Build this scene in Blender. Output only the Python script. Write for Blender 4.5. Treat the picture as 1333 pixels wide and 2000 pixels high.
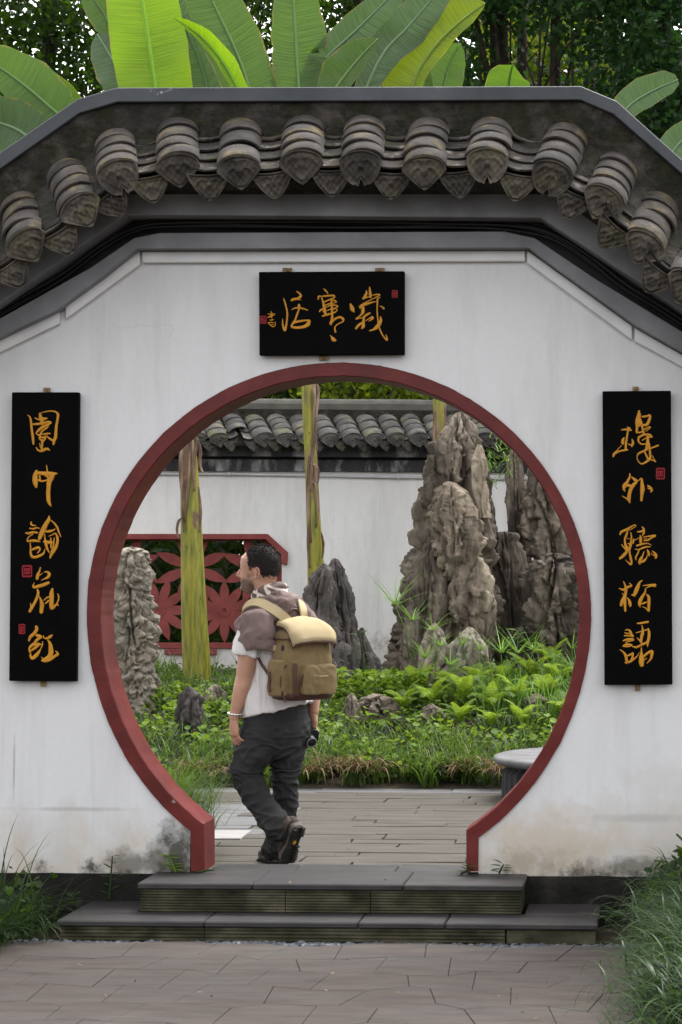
import bpy, bmesh, math, random
import numpy as np
from mathutils import Vector, Matrix, noise, geometry

for o in list(bpy.data.objects):
    bpy.data.objects.remove(o, do_unlink=True)
scene = bpy.context.scene
COL = scene.collection
rnd = random.Random(11)
npr = np.random.default_rng(11)
R = math.radians

# ------------------------------------------------------------------ camera
CX, CY, CZ = 1.44, -9.0, 1.57
YAW = R(2.4)
F_PX = 3566.0                       # focal length in photo pixels (1333 x 2000)
PITCH = math.atan(170.0 / F_PX)
FWD = Vector((-math.sin(YAW) * math.cos(PITCH), math.cos(YAW) * math.cos(PITCH), math.sin(PITCH)))
RGT = Vector((math.cos(YAW), math.sin(YAW), 0))
UPV = RGT.cross(FWD)
CAM = Vector((CX, CY, CZ))
_g = Vector((0, 0, CZ)) - CAM
PPX = 663.0 - F_PX * _g.dot(RGT) / _g.dot(FWD)   # the photo is an off-centre crop
PPY = 1000.0
cam_data = bpy.data.cameras.new('camera_lens')
cam = bpy.data.objects.new('view_camera', cam_data)
COL.objects.link(cam)
cam.matrix_world = Matrix(((RGT.x, UPV.x, -FWD.x, CAM.x), (RGT.y, UPV.y, -FWD.y, CAM.y), (RGT.z, UPV.z, -FWD.z, CAM.z), (0, 0, 0, 1)))
cam_data.sensor_fit = 'VERTICAL'
cam_data.sensor_height = 36.0
cam_data.sensor_width = 24.0
cam_data.lens = F_PX * 36.0 / 2000.0
cam_data.shift_x = -(PPX - 666.5) / 2000.0
cam_data.shift_y = 0.0
cam_data.clip_start = 0.1
cam_data.clip_end = 2000
scene.camera = cam

# ------------------------------------------------------------------ light
SUN_EL, SUN_AZ = R(64), R(25)      # azimuth: 0 = +y (away), clockwise seen from above
world = bpy.data.worlds.new('World')
scene.world = world
world.use_nodes = True
wn = world.node_tree.nodes
wl = world.node_tree.links
wn.clear()
sky = wn.new('ShaderNodeTexSky')
sky.sky_type = 'NISHITA'
sky.sun_disc = False
sky.sun_elevation = SUN_EL
sky.sun_rotation = SUN_AZ
sky.dust_density = 4.0
sky.air_density = 1.0
hsv = wn.new('ShaderNodeHueSaturation')
hsv.inputs['Saturation'].default_value = 0.09
bg = wn.new('ShaderNodeBackground')
bg.inputs['Strength'].default_value = 0.15
wo = wn.new('ShaderNodeOutputWorld')
wl.new(sky.outputs[0], hsv.inputs['Color'])
wl.new(hsv.outputs[0], bg.inputs['Color'])
wl.new(bg.outputs[0], wo.inputs['Surface'])
sun_d = bpy.data.lights.new('sun', 'SUN')
sun_d.energy = 0.5
sun_d.angle = R(34)
sun_d.color = (1.0, 0.97, 0.92)
sun = bpy.data.objects.new('sun', sun_d)
COL.objects.link(sun)
_d = Vector((math.sin(SUN_AZ) * math.cos(SUN_EL), math.cos(SUN_AZ) * math.cos(SUN_EL), math.sin(SUN_EL)))
sun.rotation_euler = _d.to_track_quat('Z', 'Y').to_euler()
sun.location = (0, -4, 12)
scene.view_settings.view_transform = 'Standard'
scene.view_settings.look = 'None'
scene.view_settings.exposure = 2.0
scene.view_settings.gamma = 1.0
scene.view_settings.use_curve_mapping = False
scene.render.engine = 'CYCLES'
scene.cycles.max_bounces = 7
scene.cycles.transparent_max_bounces = 6
scene.cycles.use_denoising = True

# ------------------------------------------------------------------ photo pixel -> world point on a real plane
def ray(px, py):
    return FWD * F_PX + RGT * (px - PPX) - UPV * (py - PPY)
def W(px, py, y=0.0):
    d = ray(px, py)
    return CAM + d * ((y - CY) / d.y)
def WG(px, py, z=0.0):
    d = ray(px, py)
    return CAM + d * ((z - CZ) / d.z)
BACK_A = R(7.0)
BACK_P = W(660, 1000, 11.4)
BACK_N = Vector((math.sin(BACK_A), -math.cos(BACK_A), 0))     # towards the gate
BACK_U = Vector((math.cos(BACK_A), math.sin(BACK_A), 0))
def WB(px, py, off=0.0):
    d = ray(px, py)
    p0 = BACK_P + BACK_N * off
    return CAM + d * ((p0 - CAM).dot(BACK_N) / d.dot(BACK_N))
def mpp(y):
    return ((Vector((0, y, CZ)) - CAM).dot(FWD)) / F_PX       # metres per photo pixel at depth y

# ------------------------------------------------------------------ object helpers
def link(o, parent=None):
    COL.objects.link(o)
    if parent is not None:
        o.parent = parent
    return o
def tag(o, label=None, cat=None, group=None, kind=None):
    if label: o['label'] = label
    if cat: o['category'] = cat
    if group: o['group'] = group
    if kind: o['kind'] = kind
    return o
def thing(name, label, cat, group=None, loc=(0, 0, 0)):
    o = bpy.data.objects.new(name, None)
    o.empty_display_size = 0.1
    o.location = loc
    link(o)
    return tag(o, label, cat, group)
def mesh(name, verts, faces, mat=None, parent=None, smooth=False):
    me = bpy.data.meshes.new(name)
    me.from_pydata([tuple(v) for v in verts], [], [tuple(f) for f in faces])
    me.update()
    if mat is not None: me.materials.append(mat)
    if smooth:
        me.polygons.foreach_set('use_smooth', [True] * len(me.polygons))
    o = bpy.data.objects.new(name, me)
    link(o)
    if parent is not None:
        o.parent = parent
        o.matrix_parent_inverse = Matrix.Translation(parent.location).inverted()
    return o
def np_mesh(name, V, Fq, mat=None, parent=None, smooth=False):
    """V (n,3) array, Fq (m,k) array of equal sized faces"""
    me = bpy.data.meshes.new(name)
    k = Fq.shape[1]
    me.vertices.add(len(V)); me.vertices.foreach_set('co', V.astype(np.float32).ravel())
    me.loops.add(Fq.size); me.loops.foreach_set('vertex_index', Fq.astype(np.int32).ravel())
    me.polygons.add(len(Fq))
    me.polygons.foreach_set('loop_start', np.arange(0, Fq.size, k, dtype=np.int32))
    me.polygons.foreach_set('loop_total', np.full(len(Fq), k, dtype=np.int32))
    if smooth: me.polygons.foreach_set('use_smooth', np.ones(len(Fq), dtype=bool))
    me.update(calc_edges=True)
    me.validate()
    if mat is not None: me.materials.append(mat)
    o = bpy.data.objects.new(name, me)
    link(o)
    if parent is not None:
        o.parent = parent
        o.matrix_parent_inverse = Matrix.Translation(parent.location).inverted()
    return o
def inst(name, me, mat4, parent=None):
    o = bpy.data.objects.new(name, me)
    link(o)
    if parent is not None:
        o.parent = parent
        o.matrix_parent_inverse = Matrix.Translation(parent.location).inverted()
    o.matrix_basis = mat4
    return o
def lerp(a, b, t):
    return a + (b - a) * t
def prism(front, back, caps=True):
    """closed solid between two equal loops of points"""
    n = len(front)
    V = list(front) + list(back)
    Fs = [(i, (i + 1) % n, n + (i + 1) % n, n + i) for i in range(n)]
    if caps:
        Fs.append(tuple(range(n - 1, -1, -1)))
        Fs.append(tuple(range(n, 2 * n)))
    return V, Fs
def join_geo(parts):
    V, Fs = [], []
    for v, f in parts:
        b = len(V)
        V += list(v)
        Fs += [tuple(i + b for i in q) for q in f]
    return V, Fs
def box(c, h, rot=None):
    """box geometry, centre c, half sizes h"""
    V = []
    for sx, sy, sz in ((-1, -1, -1), (1, -1, -1), (1, 1, -1), (-1, 1, -1), (-1, -1, 1), (1, -1, 1), (1, 1, 1), (-1, 1, 1)):
        v = Vector((sx * h[0], sy * h[1], sz * h[2]))
        if rot is not None: v = rot @ v
        V.append(Vector(c) + v)
    return V, [(0, 3, 2, 1), (4, 5, 6, 7), (0, 1, 5, 4), (1, 2, 6, 5), (2, 3, 7, 6), (3, 0, 4, 7)]
def fix_normals(o, bevel=0.0, seg=1):
    bm = bmesh.new(); bm.from_mesh(o.data)
    bmesh.ops.remove_doubles(bm, verts=bm.verts, dist=1e-5)
    bmesh.ops.recalc_face_normals(bm, faces=bm.faces)
    if bevel > 0:
        es = [e for e in bm.edges if len(e.link_faces) == 2 and e.calc_face_angle(0) > R(25)]
        bmesh.ops.bevel(bm, geom=es, offset=bevel, segments=seg, affect='EDGES', clamp_overlap=True)
    bm.to_mesh(o.data); bm.free()
    return o
def tube(pts, rad, n=8, closed=True, flat=None):
    """swept tube, rad scalar or list; returns V,F"""
    pts = [Vector(p) for p in pts]
    m = len(pts)
    rs = rad if isinstance(rad, (list, tuple)) else [rad] * m
    V, Fs = [], []
    prev = None
    for i, p in enumerate(pts):
        t = (pts[min(i + 1, m - 1)] - pts[max(i - 1, 0)])
        if t.length < 1e-9: t = Vector((0, 0, 1))
        t.normalize()
        if prev is None:
            a = Vector((0, 0, 1)) if abs(t.z) < 0.9 else Vector((1, 0, 0))
            s = t.cross(a).normalized()
        else:
            s = (prev - t * prev.dot(t)).normalized()
        prev = s
        b = t.cross(s)
        for k in range(n):
            a = 2 * math.pi * k / n
            V.append(p + (s * math.cos(a) + b * math.sin(a)) * rs[i])
    for i in range(m - 1):
        for k in range(n):
            Fs.append((i * n + k, i * n + (k + 1) % n, (i + 1) * n + (k + 1) % n, (i + 1) * n + k))
    if closed:
        Fs.append(tuple(range(n - 1, -1, -1)))
        Fs.append(tuple((m - 1) * n + k for k in range(n)))
    return V, Fs
def smooth_path(pts, n=6):
    """Catmull-Rom through points (tuples of any length)"""
    P = [np.array(p, float) for p in pts]
    if len(P) < 3:
        return [P[0] + (P[1] - P[0]) * (i / n) for i in range(n + 1)]
    P = [2 * P[0] - P[1]] + P + [2 * P[-1] - P[-2]]
    out = []
    for i in range(1, len(P) - 2):
        p0, p1, p2, p3 = P[i - 1:i + 3]
        for k in range(n):
            t = k / n
            out.append(0.5 * ((2 * p1) + (p2 - p0) * t + (2 * p0 - 5 * p1 + 4 * p2 - p3) * t * t + (3 * p1 - p0 - 3 * p2 + p3) * t ** 3))
    out.append(P[-2])
    return out

# ------------------------------------------------------------------ materials
def nmat(name):
    m = bpy.data.materials.new(name)
    m.use_nodes = True
    nt = m.node_tree
    for n in list(nt.nodes): nt.nodes.remove(n)
    out = nt.nodes.new('ShaderNodeOutputMaterial')
    p = nt.nodes.new('ShaderNodeBsdfPrincipled')
    nt.links.new(p.outputs[0], out.inputs[0])
    return m, nt, p, out
def coords(nt, kind='Object', scale=(1, 1, 1)):
    if kind == 'World':
        g = nt.nodes.new('ShaderNodeNewGeometry'); src = g.outputs['Position']
    else:
        tc = nt.nodes.new('ShaderNodeTexCoord'); src = tc.outputs[kind]
    mp = nt.nodes.new('ShaderNodeMapping')
    mp.inputs['Scale'].default_value = scale
    nt.links.new(src, mp.inputs[0])
    return mp.outputs[0]
def tex(nt, vec, scale, detail=5, rough=0.55, dist=0.0):
    n = nt.nodes.new('ShaderNodeTexNoise')
    n.inputs['Scale'].default_value = scale
    n.inputs['Detail'].default_value = detail
    n.inputs['Roughness'].default_value = rough
    n.inputs['Distortion'].default_value = dist
    nt.links.new(vec, n.inputs['Vector'])
    return n.outputs['Fac']
def ramp(nt, fac, stops, interp='LINEAR'):
    r = nt.nodes.new('ShaderNodeValToRGB')
    r.color_ramp.interpolation = interp
    e = r.color_ramp.elements
    while len(e) < len(stops): e.new(0.5)
    for i, (p, c) in enumerate(stops):
        e[i].position = p
        e[i].color = (c[0], c[1], c[2], 1) if isinstance(c, (tuple, list)) else (c, c, c, 1)
    nt.links.new(fac, r.inputs[0])
    return r.outputs[0]
def mix(nt, fac, a, b, mode='MIX'):
    m = nt.nodes.new('ShaderNodeMix')
    m.data_type = 'RGBA'; m.blend_type = mode
    for s, v in ((0, fac), (6, a), (7, b)):
        if isinstance(v, (int, float)): m.inputs[s].default_value = v
        elif isinstance(v, tuple): m.inputs[s].default_value = (v[0], v[1], v[2], 1)
        else: nt.links.new(v, m.inputs[s])
    return m.outputs[2]
def math_n(nt, op, a, b=None, clamp=False):
    m = nt.nodes.new('ShaderNodeMath'); m.operation = op; m.use_clamp = clamp
    for s, v in ((0, a), (1, b)):
        if v is None: continue
        if isinstance(v, (int, float)): m.inputs[s].default_value = v
        else: nt.links.new(v, m.inputs[s])
    return m.outputs[0]
def bump(nt, p, height, strength=0.4, dist=0.01):
    b = nt.nodes.new('ShaderNodeBump')
    b.inputs['Strength'].default_value = strength
    b.inputs['Distance'].default_value = dist
    nt.links.new(height, b.inputs['Height'])
    nt.links.new(b.outputs[0], p.inputs['Normal'])
def mat_var(name, stops, scale=6, detail=6, rough=0.8, kind='Object', stretch=(1, 1, 1), bump_s=0.3, bump_d=0.006, bump_scale=None,
            rand=0.0, spec=0.3, stops2=None, scale2=2.0, fac2=((0.5, 0), (0.62, 1)), island=0.0):
    """noise-coloured material; rand: brightness spread per object; stops2: a second colour laid over in patches"""
    m, nt, p, out = nmat(name)
    v = coords(nt, kind, stretch)
    if rand > 0 and kind != 'World':
        oi = nt.nodes.new('ShaderNodeObjectInfo')
        add = nt.nodes.new('ShaderNodeVectorMath'); add.operation = 'ADD'
        sc = nt.nodes.new('ShaderNodeVectorMath'); sc.operation = 'SCALE'
        cmb = nt.nodes.new('ShaderNodeCombineXYZ')
        nt.links.new(oi.outputs['Random'], cmb.inputs[0]); nt.links.new(oi.outputs['Random'], cmb.inputs[1])
        nt.links.new(cmb.outputs[0], sc.inputs[0]); sc.inputs['Scale'].default_value = 40
        nt.links.new(v, add.inputs[0]); nt.links.new(sc.outputs[0], add.inputs[1])
        v = add.outputs[0]
    f = tex(nt, v, scale, detail)
    c = ramp(nt, f, stops)
    if stops2:
        f2 = ramp(nt, tex(nt, v, scale2, 6, 0.65), list(fac2))
        c2 = ramp(nt, tex(nt, v, scale * 1.7, 4), stops2)
        c = mix(nt, f2, c, c2)
    if rand > 0 or island > 0:
        if island > 0:
            g = nt.nodes.new('ShaderNodeNewGeometry'); rr = g.outputs['Random Per Island']; k = island
        else:
            oi = nt.nodes.new('ShaderNodeObjectInfo'); rr = oi.outputs['Random']; k = rand
        mr = nt.nodes.new('ShaderNodeMapRange')
        mr.inputs[3].default_value = 1 - k; mr.inputs[4].default_value = 1 + k
        nt.links.new(rr, mr.inputs[0])
        hs = nt.nodes.new('ShaderNodeHueSaturation')
        nt.links.new(c, hs.inputs['Color']); nt.links.new(mr.outputs[0], hs.inputs['Value'])
        c = hs.outputs[0]
    nt.links.new(c, p.inputs['Base Color'])
    p.inputs['Roughness'].default_value = rough
    p.inputs['Specular IOR Level'].default_value = spec
    if bump_s > 0:
        h = tex(nt, v, bump_scale or scale * 4, 6, 0.6)
        bump(nt, p, h, bump_s, bump_d)
    return m
def mat_leaf(name, stops, rough=0.45, trans=0.35, tcol=(0.25, 0.45, 0.03), obj=False):
    """leaf: colour by leaf (random per island), partly translucent"""
    m, nt, p, out = nmat(name)
    g = nt.nodes.new('ShaderNodeNewGeometry')
    rr = g.outputs['Random Per Island']
    if obj:
        oi = nt.nodes.new('ShaderNodeObjectInfo')
        rr = math_n(nt, 'ADD', math_n(nt, 'MULTIPLY', oi.outputs['Random'], 0.75), math_n(nt, 'MULTIPLY', rr, 0.25))
    c = ramp(nt, rr, stops)
    nt.links.new(c, p.inputs['Base Color'])
    p.inputs['Roughness'].default_value = rough
    p.inputs['Specular IOR Level'].default_value = 0.2
    t = nt.nodes.new('ShaderNodeBsdfTranslucent')
    nt.links.new(mix(nt, 0.6, c, tcol), t.inputs[0])
    ms = nt.nodes.new('ShaderNodeMixShader')
    ms.inputs[0].default_value = trans
    nt.links.new(p.outputs[0], ms.inputs[1]); nt.links.new(t.outputs[0], ms.inputs[2])
    nt.links.new(ms.outputs[0], out.inputs[0])
    return m

def wall_material(name, base, z0, stain_h, moss=True, streak=0.25, blobs=()):
    m, nt, p, out = nmat(name)
    v = coords(nt, 'World')
    big = tex(nt, v, 0.9, 5, 0.6)
    c = ramp(nt, big, [(0.3, tuple(x * 0.93 for x in base)), (0.7, base)])
    fine = tex(nt, v, 30, 6, 0.7)
    c = mix(nt, 0.10, c, ramp(nt, fine, [(0.3, 0.45), (0.7, 0.9)]), 'MULTIPLY')
    # rain streaks
    vs = coords(nt, 'World', (5, 5, 0.35))
    st = ramp(nt, tex(nt, vs, 1.2, 6, 0.65), [(0.56, 0.0), (0.78, streak)])
    c = mix(nt, st, c, (0.35, 0.34, 0.33))
    # rising damp near the foot: ochre, then grey, then black mould
    g = nt.nodes.new('ShaderNodeNewGeometry'); sp = nt.nodes.new('ShaderNodeSeparateXYZ')
    nt.links.new(g.outputs['Position'], sp.inputs[0])
    hgt = math_n(nt, 'DIVIDE', math_n(nt, 'SUBTRACT', sp.outputs[2], z0), stain_h)
    n1 = tex(nt, v, 2.6, 7, 0.65, 0.4)
    k = math_n(nt, 'SUBTRACT', math_n(nt, 'ADD', 1.15, math_n(nt, 'MULTIPLY', math_n(nt, 'SUBTRACT', n1, 0.5), 2.6)), math_n(nt, 'MULTIPLY', hgt, 1.6))
    f1 = ramp(nt, k, [(0.15, 0.0), (0.9, 0.62)])
    c = mix(nt, f1, c, ramp(nt, tex(nt, v, 6, 6), [(0.35, (0.42, 0.33, 0.22)), (0.65, (0.45, 0.43, 0.40))]))
    if moss:
        n2 = tex(nt, v, 7, 8, 0.72)
        k2 = math_n(nt, 'SUBTRACT', math_n(nt, 'ADD', 0.62, math_n(nt, 'MULTIPLY', math_n(nt, 'SUBTRACT', n2, 0.5), 3.2)), math_n(nt, 'MULTIPLY', hgt, 3.4))
        f2 = ramp(nt, k2, [(0.35, 0.0), (0.75, 0.95)])
        c = mix(nt, f2, c, ramp(nt, fine, [(0.4, (0.03, 0.032, 0.025)), (0.7, (0.14, 0.14, 0.10))]))
    # hairline cracks, only here and there
    wv = nt.nodes.new('ShaderNodeTexVoronoi'); wv.feature = 'DISTANCE_TO_EDGE'; wv.inputs['Scale'].default_value = 0.9
    dn_ = nt.nodes.new('ShaderNodeTexNoise'); dn_.inputs['Scale'].default_value = 3.5; dn_.inputs['Detail'].default_value = 7
    nt.links.new(v, dn_.inputs['Vector'])
    av = nt.nodes.new('ShaderNodeVectorMath'); av.operation = 'MULTIPLY_ADD'; av.inputs[1].default_value = (0.5, 0.5, 0.5)
    nt.links.new(dn_.outputs['Color'], av.inputs[0]); nt.links.new(v, av.inputs[2]); nt.links.new(av.outputs[0], wv.inputs['Vector'])
    ck = ramp(nt, wv.outputs['Distance'], [(0.0, 1.0), (0.006, 0.0)])
    msk = ramp(nt, tex(nt, v, 0.7, 3), [(0.55, 0.0), (0.66, 0.16)])
    c = mix(nt, math_n(nt, 'MULTIPLY', ck, msk), c, (0.16, 0.155, 0.15))
    # drip marks and grey clouding
    dm = ramp(nt, tex(nt, coords(nt, 'World', (2.2, 2.2, 0.5)), 1.5, 7, 0.7), [(0.47, 0.0), (0.75, 0.42)])
    c = mix(nt, dm, c, (0.40, 0.39, 0.38))
    for (bx_, bz_, rx_, rz_, col_, amt, nsc) in blobs:
        gx = nt.nodes.new('ShaderNodeMapping'); gx.vector_type = 'TEXTURE'
        gx.inputs['Location'].default_value = (bx_, 0, bz_); gx.inputs['Scale'].default_value = (rx_, 50, rz_)
        nt.links.new(g.outputs['Position'], gx.inputs[0])
        ln = nt.nodes.new('ShaderNodeVectorMath'); ln.operation = 'LENGTH'; nt.links.new(gx.outputs[0], ln.inputs[0])
        kk = math_n(nt, 'SUBTRACT', math_n(nt, 'ADD', 1.0, math_n(nt, 'MULTIPLY', math_n(nt, 'SUBTRACT', tex(nt, v, nsc, 8, 0.7), 0.5), 2.4)), ln.outputs['Value'])
        c = mix(nt, ramp(nt, kk, [(0.1, 0.0), (0.75, amt)]), c, col_)
    nt.links.new(c, p.inputs['Base Color'])
    p.inputs['Roughness'].default_value = 0.85
    p.inputs['Specular IOR Level'].default_value = 0.2
    bump(nt, p, mix(nt, 0.5, fine, tex(nt, v, 4, 4)), 0.25, 0.006)
    return m

M = {}
M['white'] = wall_material('white_plaster', (0.66, 0.66, 0.67), 0.2, 0.62, True, 0.35, [
    (-0.80, 0.32, 0.16, 0.20, (0.03, 0.03, 0.024), 0.9, 9), (-0.98, 0.26, 0.3, 0.10, (0.06, 0.055, 0.04), 0.7, 8), (1.05, 0.40, 0.42, 0.22, (0.44, 0.36, 0.26), 0.55, 4), (0.95, 0.28, 0.28, 0.10, (0.28, 0.23, 0.17), 0.6, 8), (1.45, 0.26, 0.4, 0.07, (0.10, 0.085, 0.06), 0.7, 9), (1.75, 0.55, 0.5, 0.3, (0.45, 0.42, 0.38), 0.4, 3),
    (-1.3, 0.53, 0.45, 0.018, (0.33, 0.325, 0.31), 0.6, 3), (1.5, 0.50, 0.35, 0.03, (0.38, 0.37, 0.36), 0.6, 3), (-1.62, 0.75, 0.008, 0.25, (0.30, 0.295, 0.28), 0.8, 3)])
M['white_old'] = wall_material('old_white_plaster', (0.80, 0.79, 0.785), 0.75, 0.45, True, 0.4, [(-0.53, 2.75, 0.05, 0.75, (0.30, 0.30, 0.30), 0.8, 2.0), (-0.62, 2.95, 0.14, 0.35, (0.42, 0.42, 0.42), 0.5, 2.5), (0.4, 2.95, 0.5, 0.25, (0.5, 0.48, 0.46), 0.5, 2.5), (-0.2, 1.1, 0.5, 0.30, (0.25, 0.21, 0.17), 0.8, 7), (-1.0, 1.05, 0.6, 0.25, (0.24, 0.2, 0.16), 0.8, 7)])
M['trim'] = mat_var('white_trim_paint', [(0.3, (0.55, 0.55, 0.56)), (0.7, (0.66, 0.66, 0.66))], 5, kind='World', bump_s=0.15)
M['red'] = mat_var('red_rim_paint', [(0.25, (0.06275, 0.006528, 0.005222)), (0.5, (0.09804, 0.009792, 0.007834)), (0.75, (0.1373, 0.01958, 0.01698))], 5, rough=0.5, kind='World', bump_s=0.5, bump_d=0.006, bump_scale=14,
                   stops2=[(0.3, (0.30, 0.17, 0.15)), (0.7, (0.5, 0.42, 0.4))], scale2=13, fac2=((0.70, 0), (0.77, 0.8)))
M['red_dull'] = mat_var('red_lattice_paint', [(0.3, (0.1668, 0.0348, 0.0319)), (0.7, (0.2537, 0.058, 0.0522))], 6, rough=0.7, kind='World', bump_s=0.2)
M['cap'] = mat_var('grey_ridge_paint', [(0.3, (0.034, 0.038, 0.045)), (0.7, (0.072, 0.077, 0.086))], 3, rough=0.55, kind='World', bump_s=0.2,
                   stops2=[(0.3, (0.35, 0.35, 0.36)), (0.7, (0.42, 0.42, 0.43))], scale2=3.5, fac2=((0.66, 0), (0.69, 0.8)))
M['band'] = mat_var('charcoal_band_paint', [(0.3, (0.125, 0.128, 0.138)), (0.7, (0.23, 0.235, 0.25))], 3.5, rough=0.7, kind='World', bump_s=0.2,
                    stops2=[(0.3, (0.25, 0.25, 0.25)), (0.7, (0.4, 0.4, 0.4))], scale2=14, fac2=((0.77, 0), (0.80, 0.7)))
M['recess'] = mat_var('shaded_recess_paint', [(0.3, (0.012, 0.012, 0.013)), (0.7, (0.025, 0.025, 0.026))], 4, rough=0.8, kind='World', bump_s=0.1)  # dark grey paint with the shade of the recess put into its colour
M['mortar'] = mat_var('mossy_roof_mortar', [(0.25, (0.00864, 0.00768, 0.00624)), (0.5, (0.02496, 0.0216, 0.01824)), (0.8, (0.072, 0.06384, 0.05376))], 9, 8, 0.95, 'World', bump_s=0.9, bump_d=0.03, bump_scale=22,
                      stops2=[(0.3, (0.006, 0.006, 0.004)), (0.7, (0.022, 0.021, 0.010))], scale2=5, fac2=((0.47, 0), (0.56, 1)))
M['tile'] = mat_var('weathered_clay_tile', [(0.25, (0.01011, 0.008986, 0.008424)), (0.5, (0.03482, 0.02976, 0.0264)), (0.78, (0.07582, 0.06458, 0.05616))], 9, 7, 0.85, rand=0.38, bump_s=0.55, bump_d=0.008, bump_scale=45,
                    stops2=[(0.3, (0.045, 0.042, 0.020)), (0.5, (0.11, 0.085, 0.035)), (0.7, (0.16, 0.11, 0.06))], scale2=7, fac2=((0.52, 0), (0.66, 0.85)))
M['tile_pan'] = mat_var('mossy_pan_tile', [(0.25, (0.01, 0.009, 0.008)), (0.75, (0.0425, 0.0375, 0.032))], 10, 7, 0.9, rand=0.3, bump_s=0.7, bump_d=0.01, bump_scale=40,
                        stops2=[(0.3, (0.025, 0.042, 0.016)), (0.5, (0.035, 0.02, 0.010)), (0.72, (0.22, 0.21, 0.19))], scale2=8, fac2=((0.48, 0), (0.58, 0.9)))
M['tile_plate'] = mat_var('carved_clay_plate', [(0.25, (0.01955, 0.01759, 0.01564)), (0.5, (0.05865, 0.05083, 0.04301)), (0.75, (0.1408, 0.1193, 0.09775))], 12, 7, 0.85, rand=0.3, bump_s=0.5, bump_d=0.006, bump_scale=50,
                          stops2=[(0.3, (0.025, 0.033, 0.018)), (0.7, (0.10, 0.085, 0.04))], scale2=6, fac2=((0.5, 0), (0.65, 0.8)))
M['tile_far'] = mat_var('grey_clay_tile', [(0.25, (0.04125, 0.0396, 0.0385)), (0.5, (0.077, 0.0726, 0.06875)), (0.75, (0.121, 0.1128, 0.1045))], 8, 7, 0.85, rand=0.25, bump_s=0.5, bump_d=0.008, bump_scale=40,
                        stops2=[(0.3, (0.09, 0.095, 0.045)), (0.7, (0.16, 0.15, 0.08))], scale2=4, fac2=((0.52, 0), (0.66, 0.8)))
M['ridge_far'] = mat_var('grey_ridge_cement', [(0.25, (0.054, 0.051, 0.045)), (0.75, (0.12, 0.114, 0.099))], 6, 7, 0.9, 'World', bump_s=0.5, bump_scale=20)
M['band_far'] = mat_var('peeling_black_band', [(0.3, (0.018, 0.018, 0.022)), (0.7, (0.05, 0.05, 0.058))], 4, 6, 0.75, 'World', (1.6, 1.6, 0.5), bump_s=0.2,
                        stops2=[(0.3, (0.3, 0.3, 0.3)), (0.7, (0.5, 0.5, 0.5))], scale2=3.0, fac2=((0.52, 0), (0.68, 0.8)))
M['cable'] = mat_var('black_rubber', [(0.3, (0.006, 0.006, 0.007)), (0.7, (0.012, 0.012, 0.013))], 5, rough=0.5, bump_s=0)
M['board'] = mat_var('black_lacquer', [(0.3, (0.0014, 0.0014, 0.0016)), (0.7, (0.0024, 0.0024, 0.0028))], 14, rough=0.55, kind='World', bump_s=0.05, spec=0.03)
M['gold'] = mat_var('gold_paint', [(0.3, (0.40, 0.17, 0.008)), (0.7, (0.52, 0.23, 0.012))], 20, rough=0.5, kind='World', bump_s=0.1)
M['seal'] = mat_var('red_seal_paint', [(0.3, (0.16, 0.003, 0.006)), (0.7, (0.26, 0.006, 0.012))], 60, rough=0.6, kind='World', bump_s=0)
M['metal_old'] = mat_var('rusty_bracket', [(0.3, (0.10, 0.06, 0.03)), (0.7, (0.3, 0.2, 0.1))], 40, rough=0.6, bump_s=0.2)
M['path'] = mat_var('pinkish_grey_paving', [(0.25, (0.03588, 0.02771, 0.02399)), (0.5, (0.06578, 0.05136, 0.04483)), (0.8, (0.09718, 0.07702, 0.06756))], 3.2, 8, 0.75, 'World', (1, 3.5, 1), bump_s=0.5, bump_d=0.006, bump_scale=26,
                    stops2=[(0.3, (0.045, 0.040, 0.038)), (0.7, (0.085, 0.074, 0.069))], scale2=1.1, fac2=((0.46, 0), (0.62, 0.9)))
M['slab'] = mat_var('grey_step_slab', [(0.25, (0.01595, 0.01455, 0.01501)), (0.5, (0.02909, 0.02674, 0.02768)), (0.8, (0.04598, 0.0427, 0.04364))], 4, 8, 0.5, 'Object', (1, 2.5, 1), rand=0.16, bump_s=0.4, bump_d=0.005, bump_scale=30,
                    stops2=[(0.3, (0.022, 0.021, 0.016)), (0.7, (0.06, 0.057, 0.05))], scale2=2.6, fac2=((0.52, 0), (0.66, 0.7)))
M['riser'] = mat_var('mossy_ribbed_stone', [(0.3, (0.0136, 0.0136, 0.0068)), (0.5, (0.04675, 0.0442, 0.0238)), (0.75, (0.1105, 0.1003, 0.0663))], 5, 8, 0.9, 'World', (1.2, 1, 2), bump_s=0.6, bump_d=0.006, bump_scale=60)
M['plinth'] = mat_var('black_mould_stone', [(0.3, (0.0036, 0.0036, 0.0027)), (0.6, (0.0135, 0.0126, 0.0099)), (0.8, (0.045, 0.0405, 0.03375))], 8, 8, 0.95, 'World', bump_s=0.8, bump_d=0.02, bump_scale=25)
M['patio'] = mat_var('buff_stone_paver', [(0.25, (0.03072, 0.02624, 0.02048)), (0.5, (0.05632, 0.04928, 0.03968)), (0.8, (0.0832, 0.07424, 0.06144))], 2.6, 8, 0.85, 'World', (1.0, 8, 1), rand=0.0, bump_s=0.5, bump_d=0.006, bump_scale=9)
M['patio_grey'] = mat_var('grey_stone_paver', [(0.25, (0.078, 0.077, 0.080)), (0.75, (0.125, 0.122, 0.124))], 2.5, 8, 0.8, 'Object', (1, 3, 1), rand=0.08, bump_s=0.3, bump_scale=30)
M['pale'] = mat_var('pale_stone_paver', [(0.25, (0.186, 0.1767, 0.1705)), (0.75, (0.2604, 0.248, 0.2418))], 3, 8, 0.7, 'Object', (1, 3, 1), bump_s=0.2)
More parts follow.
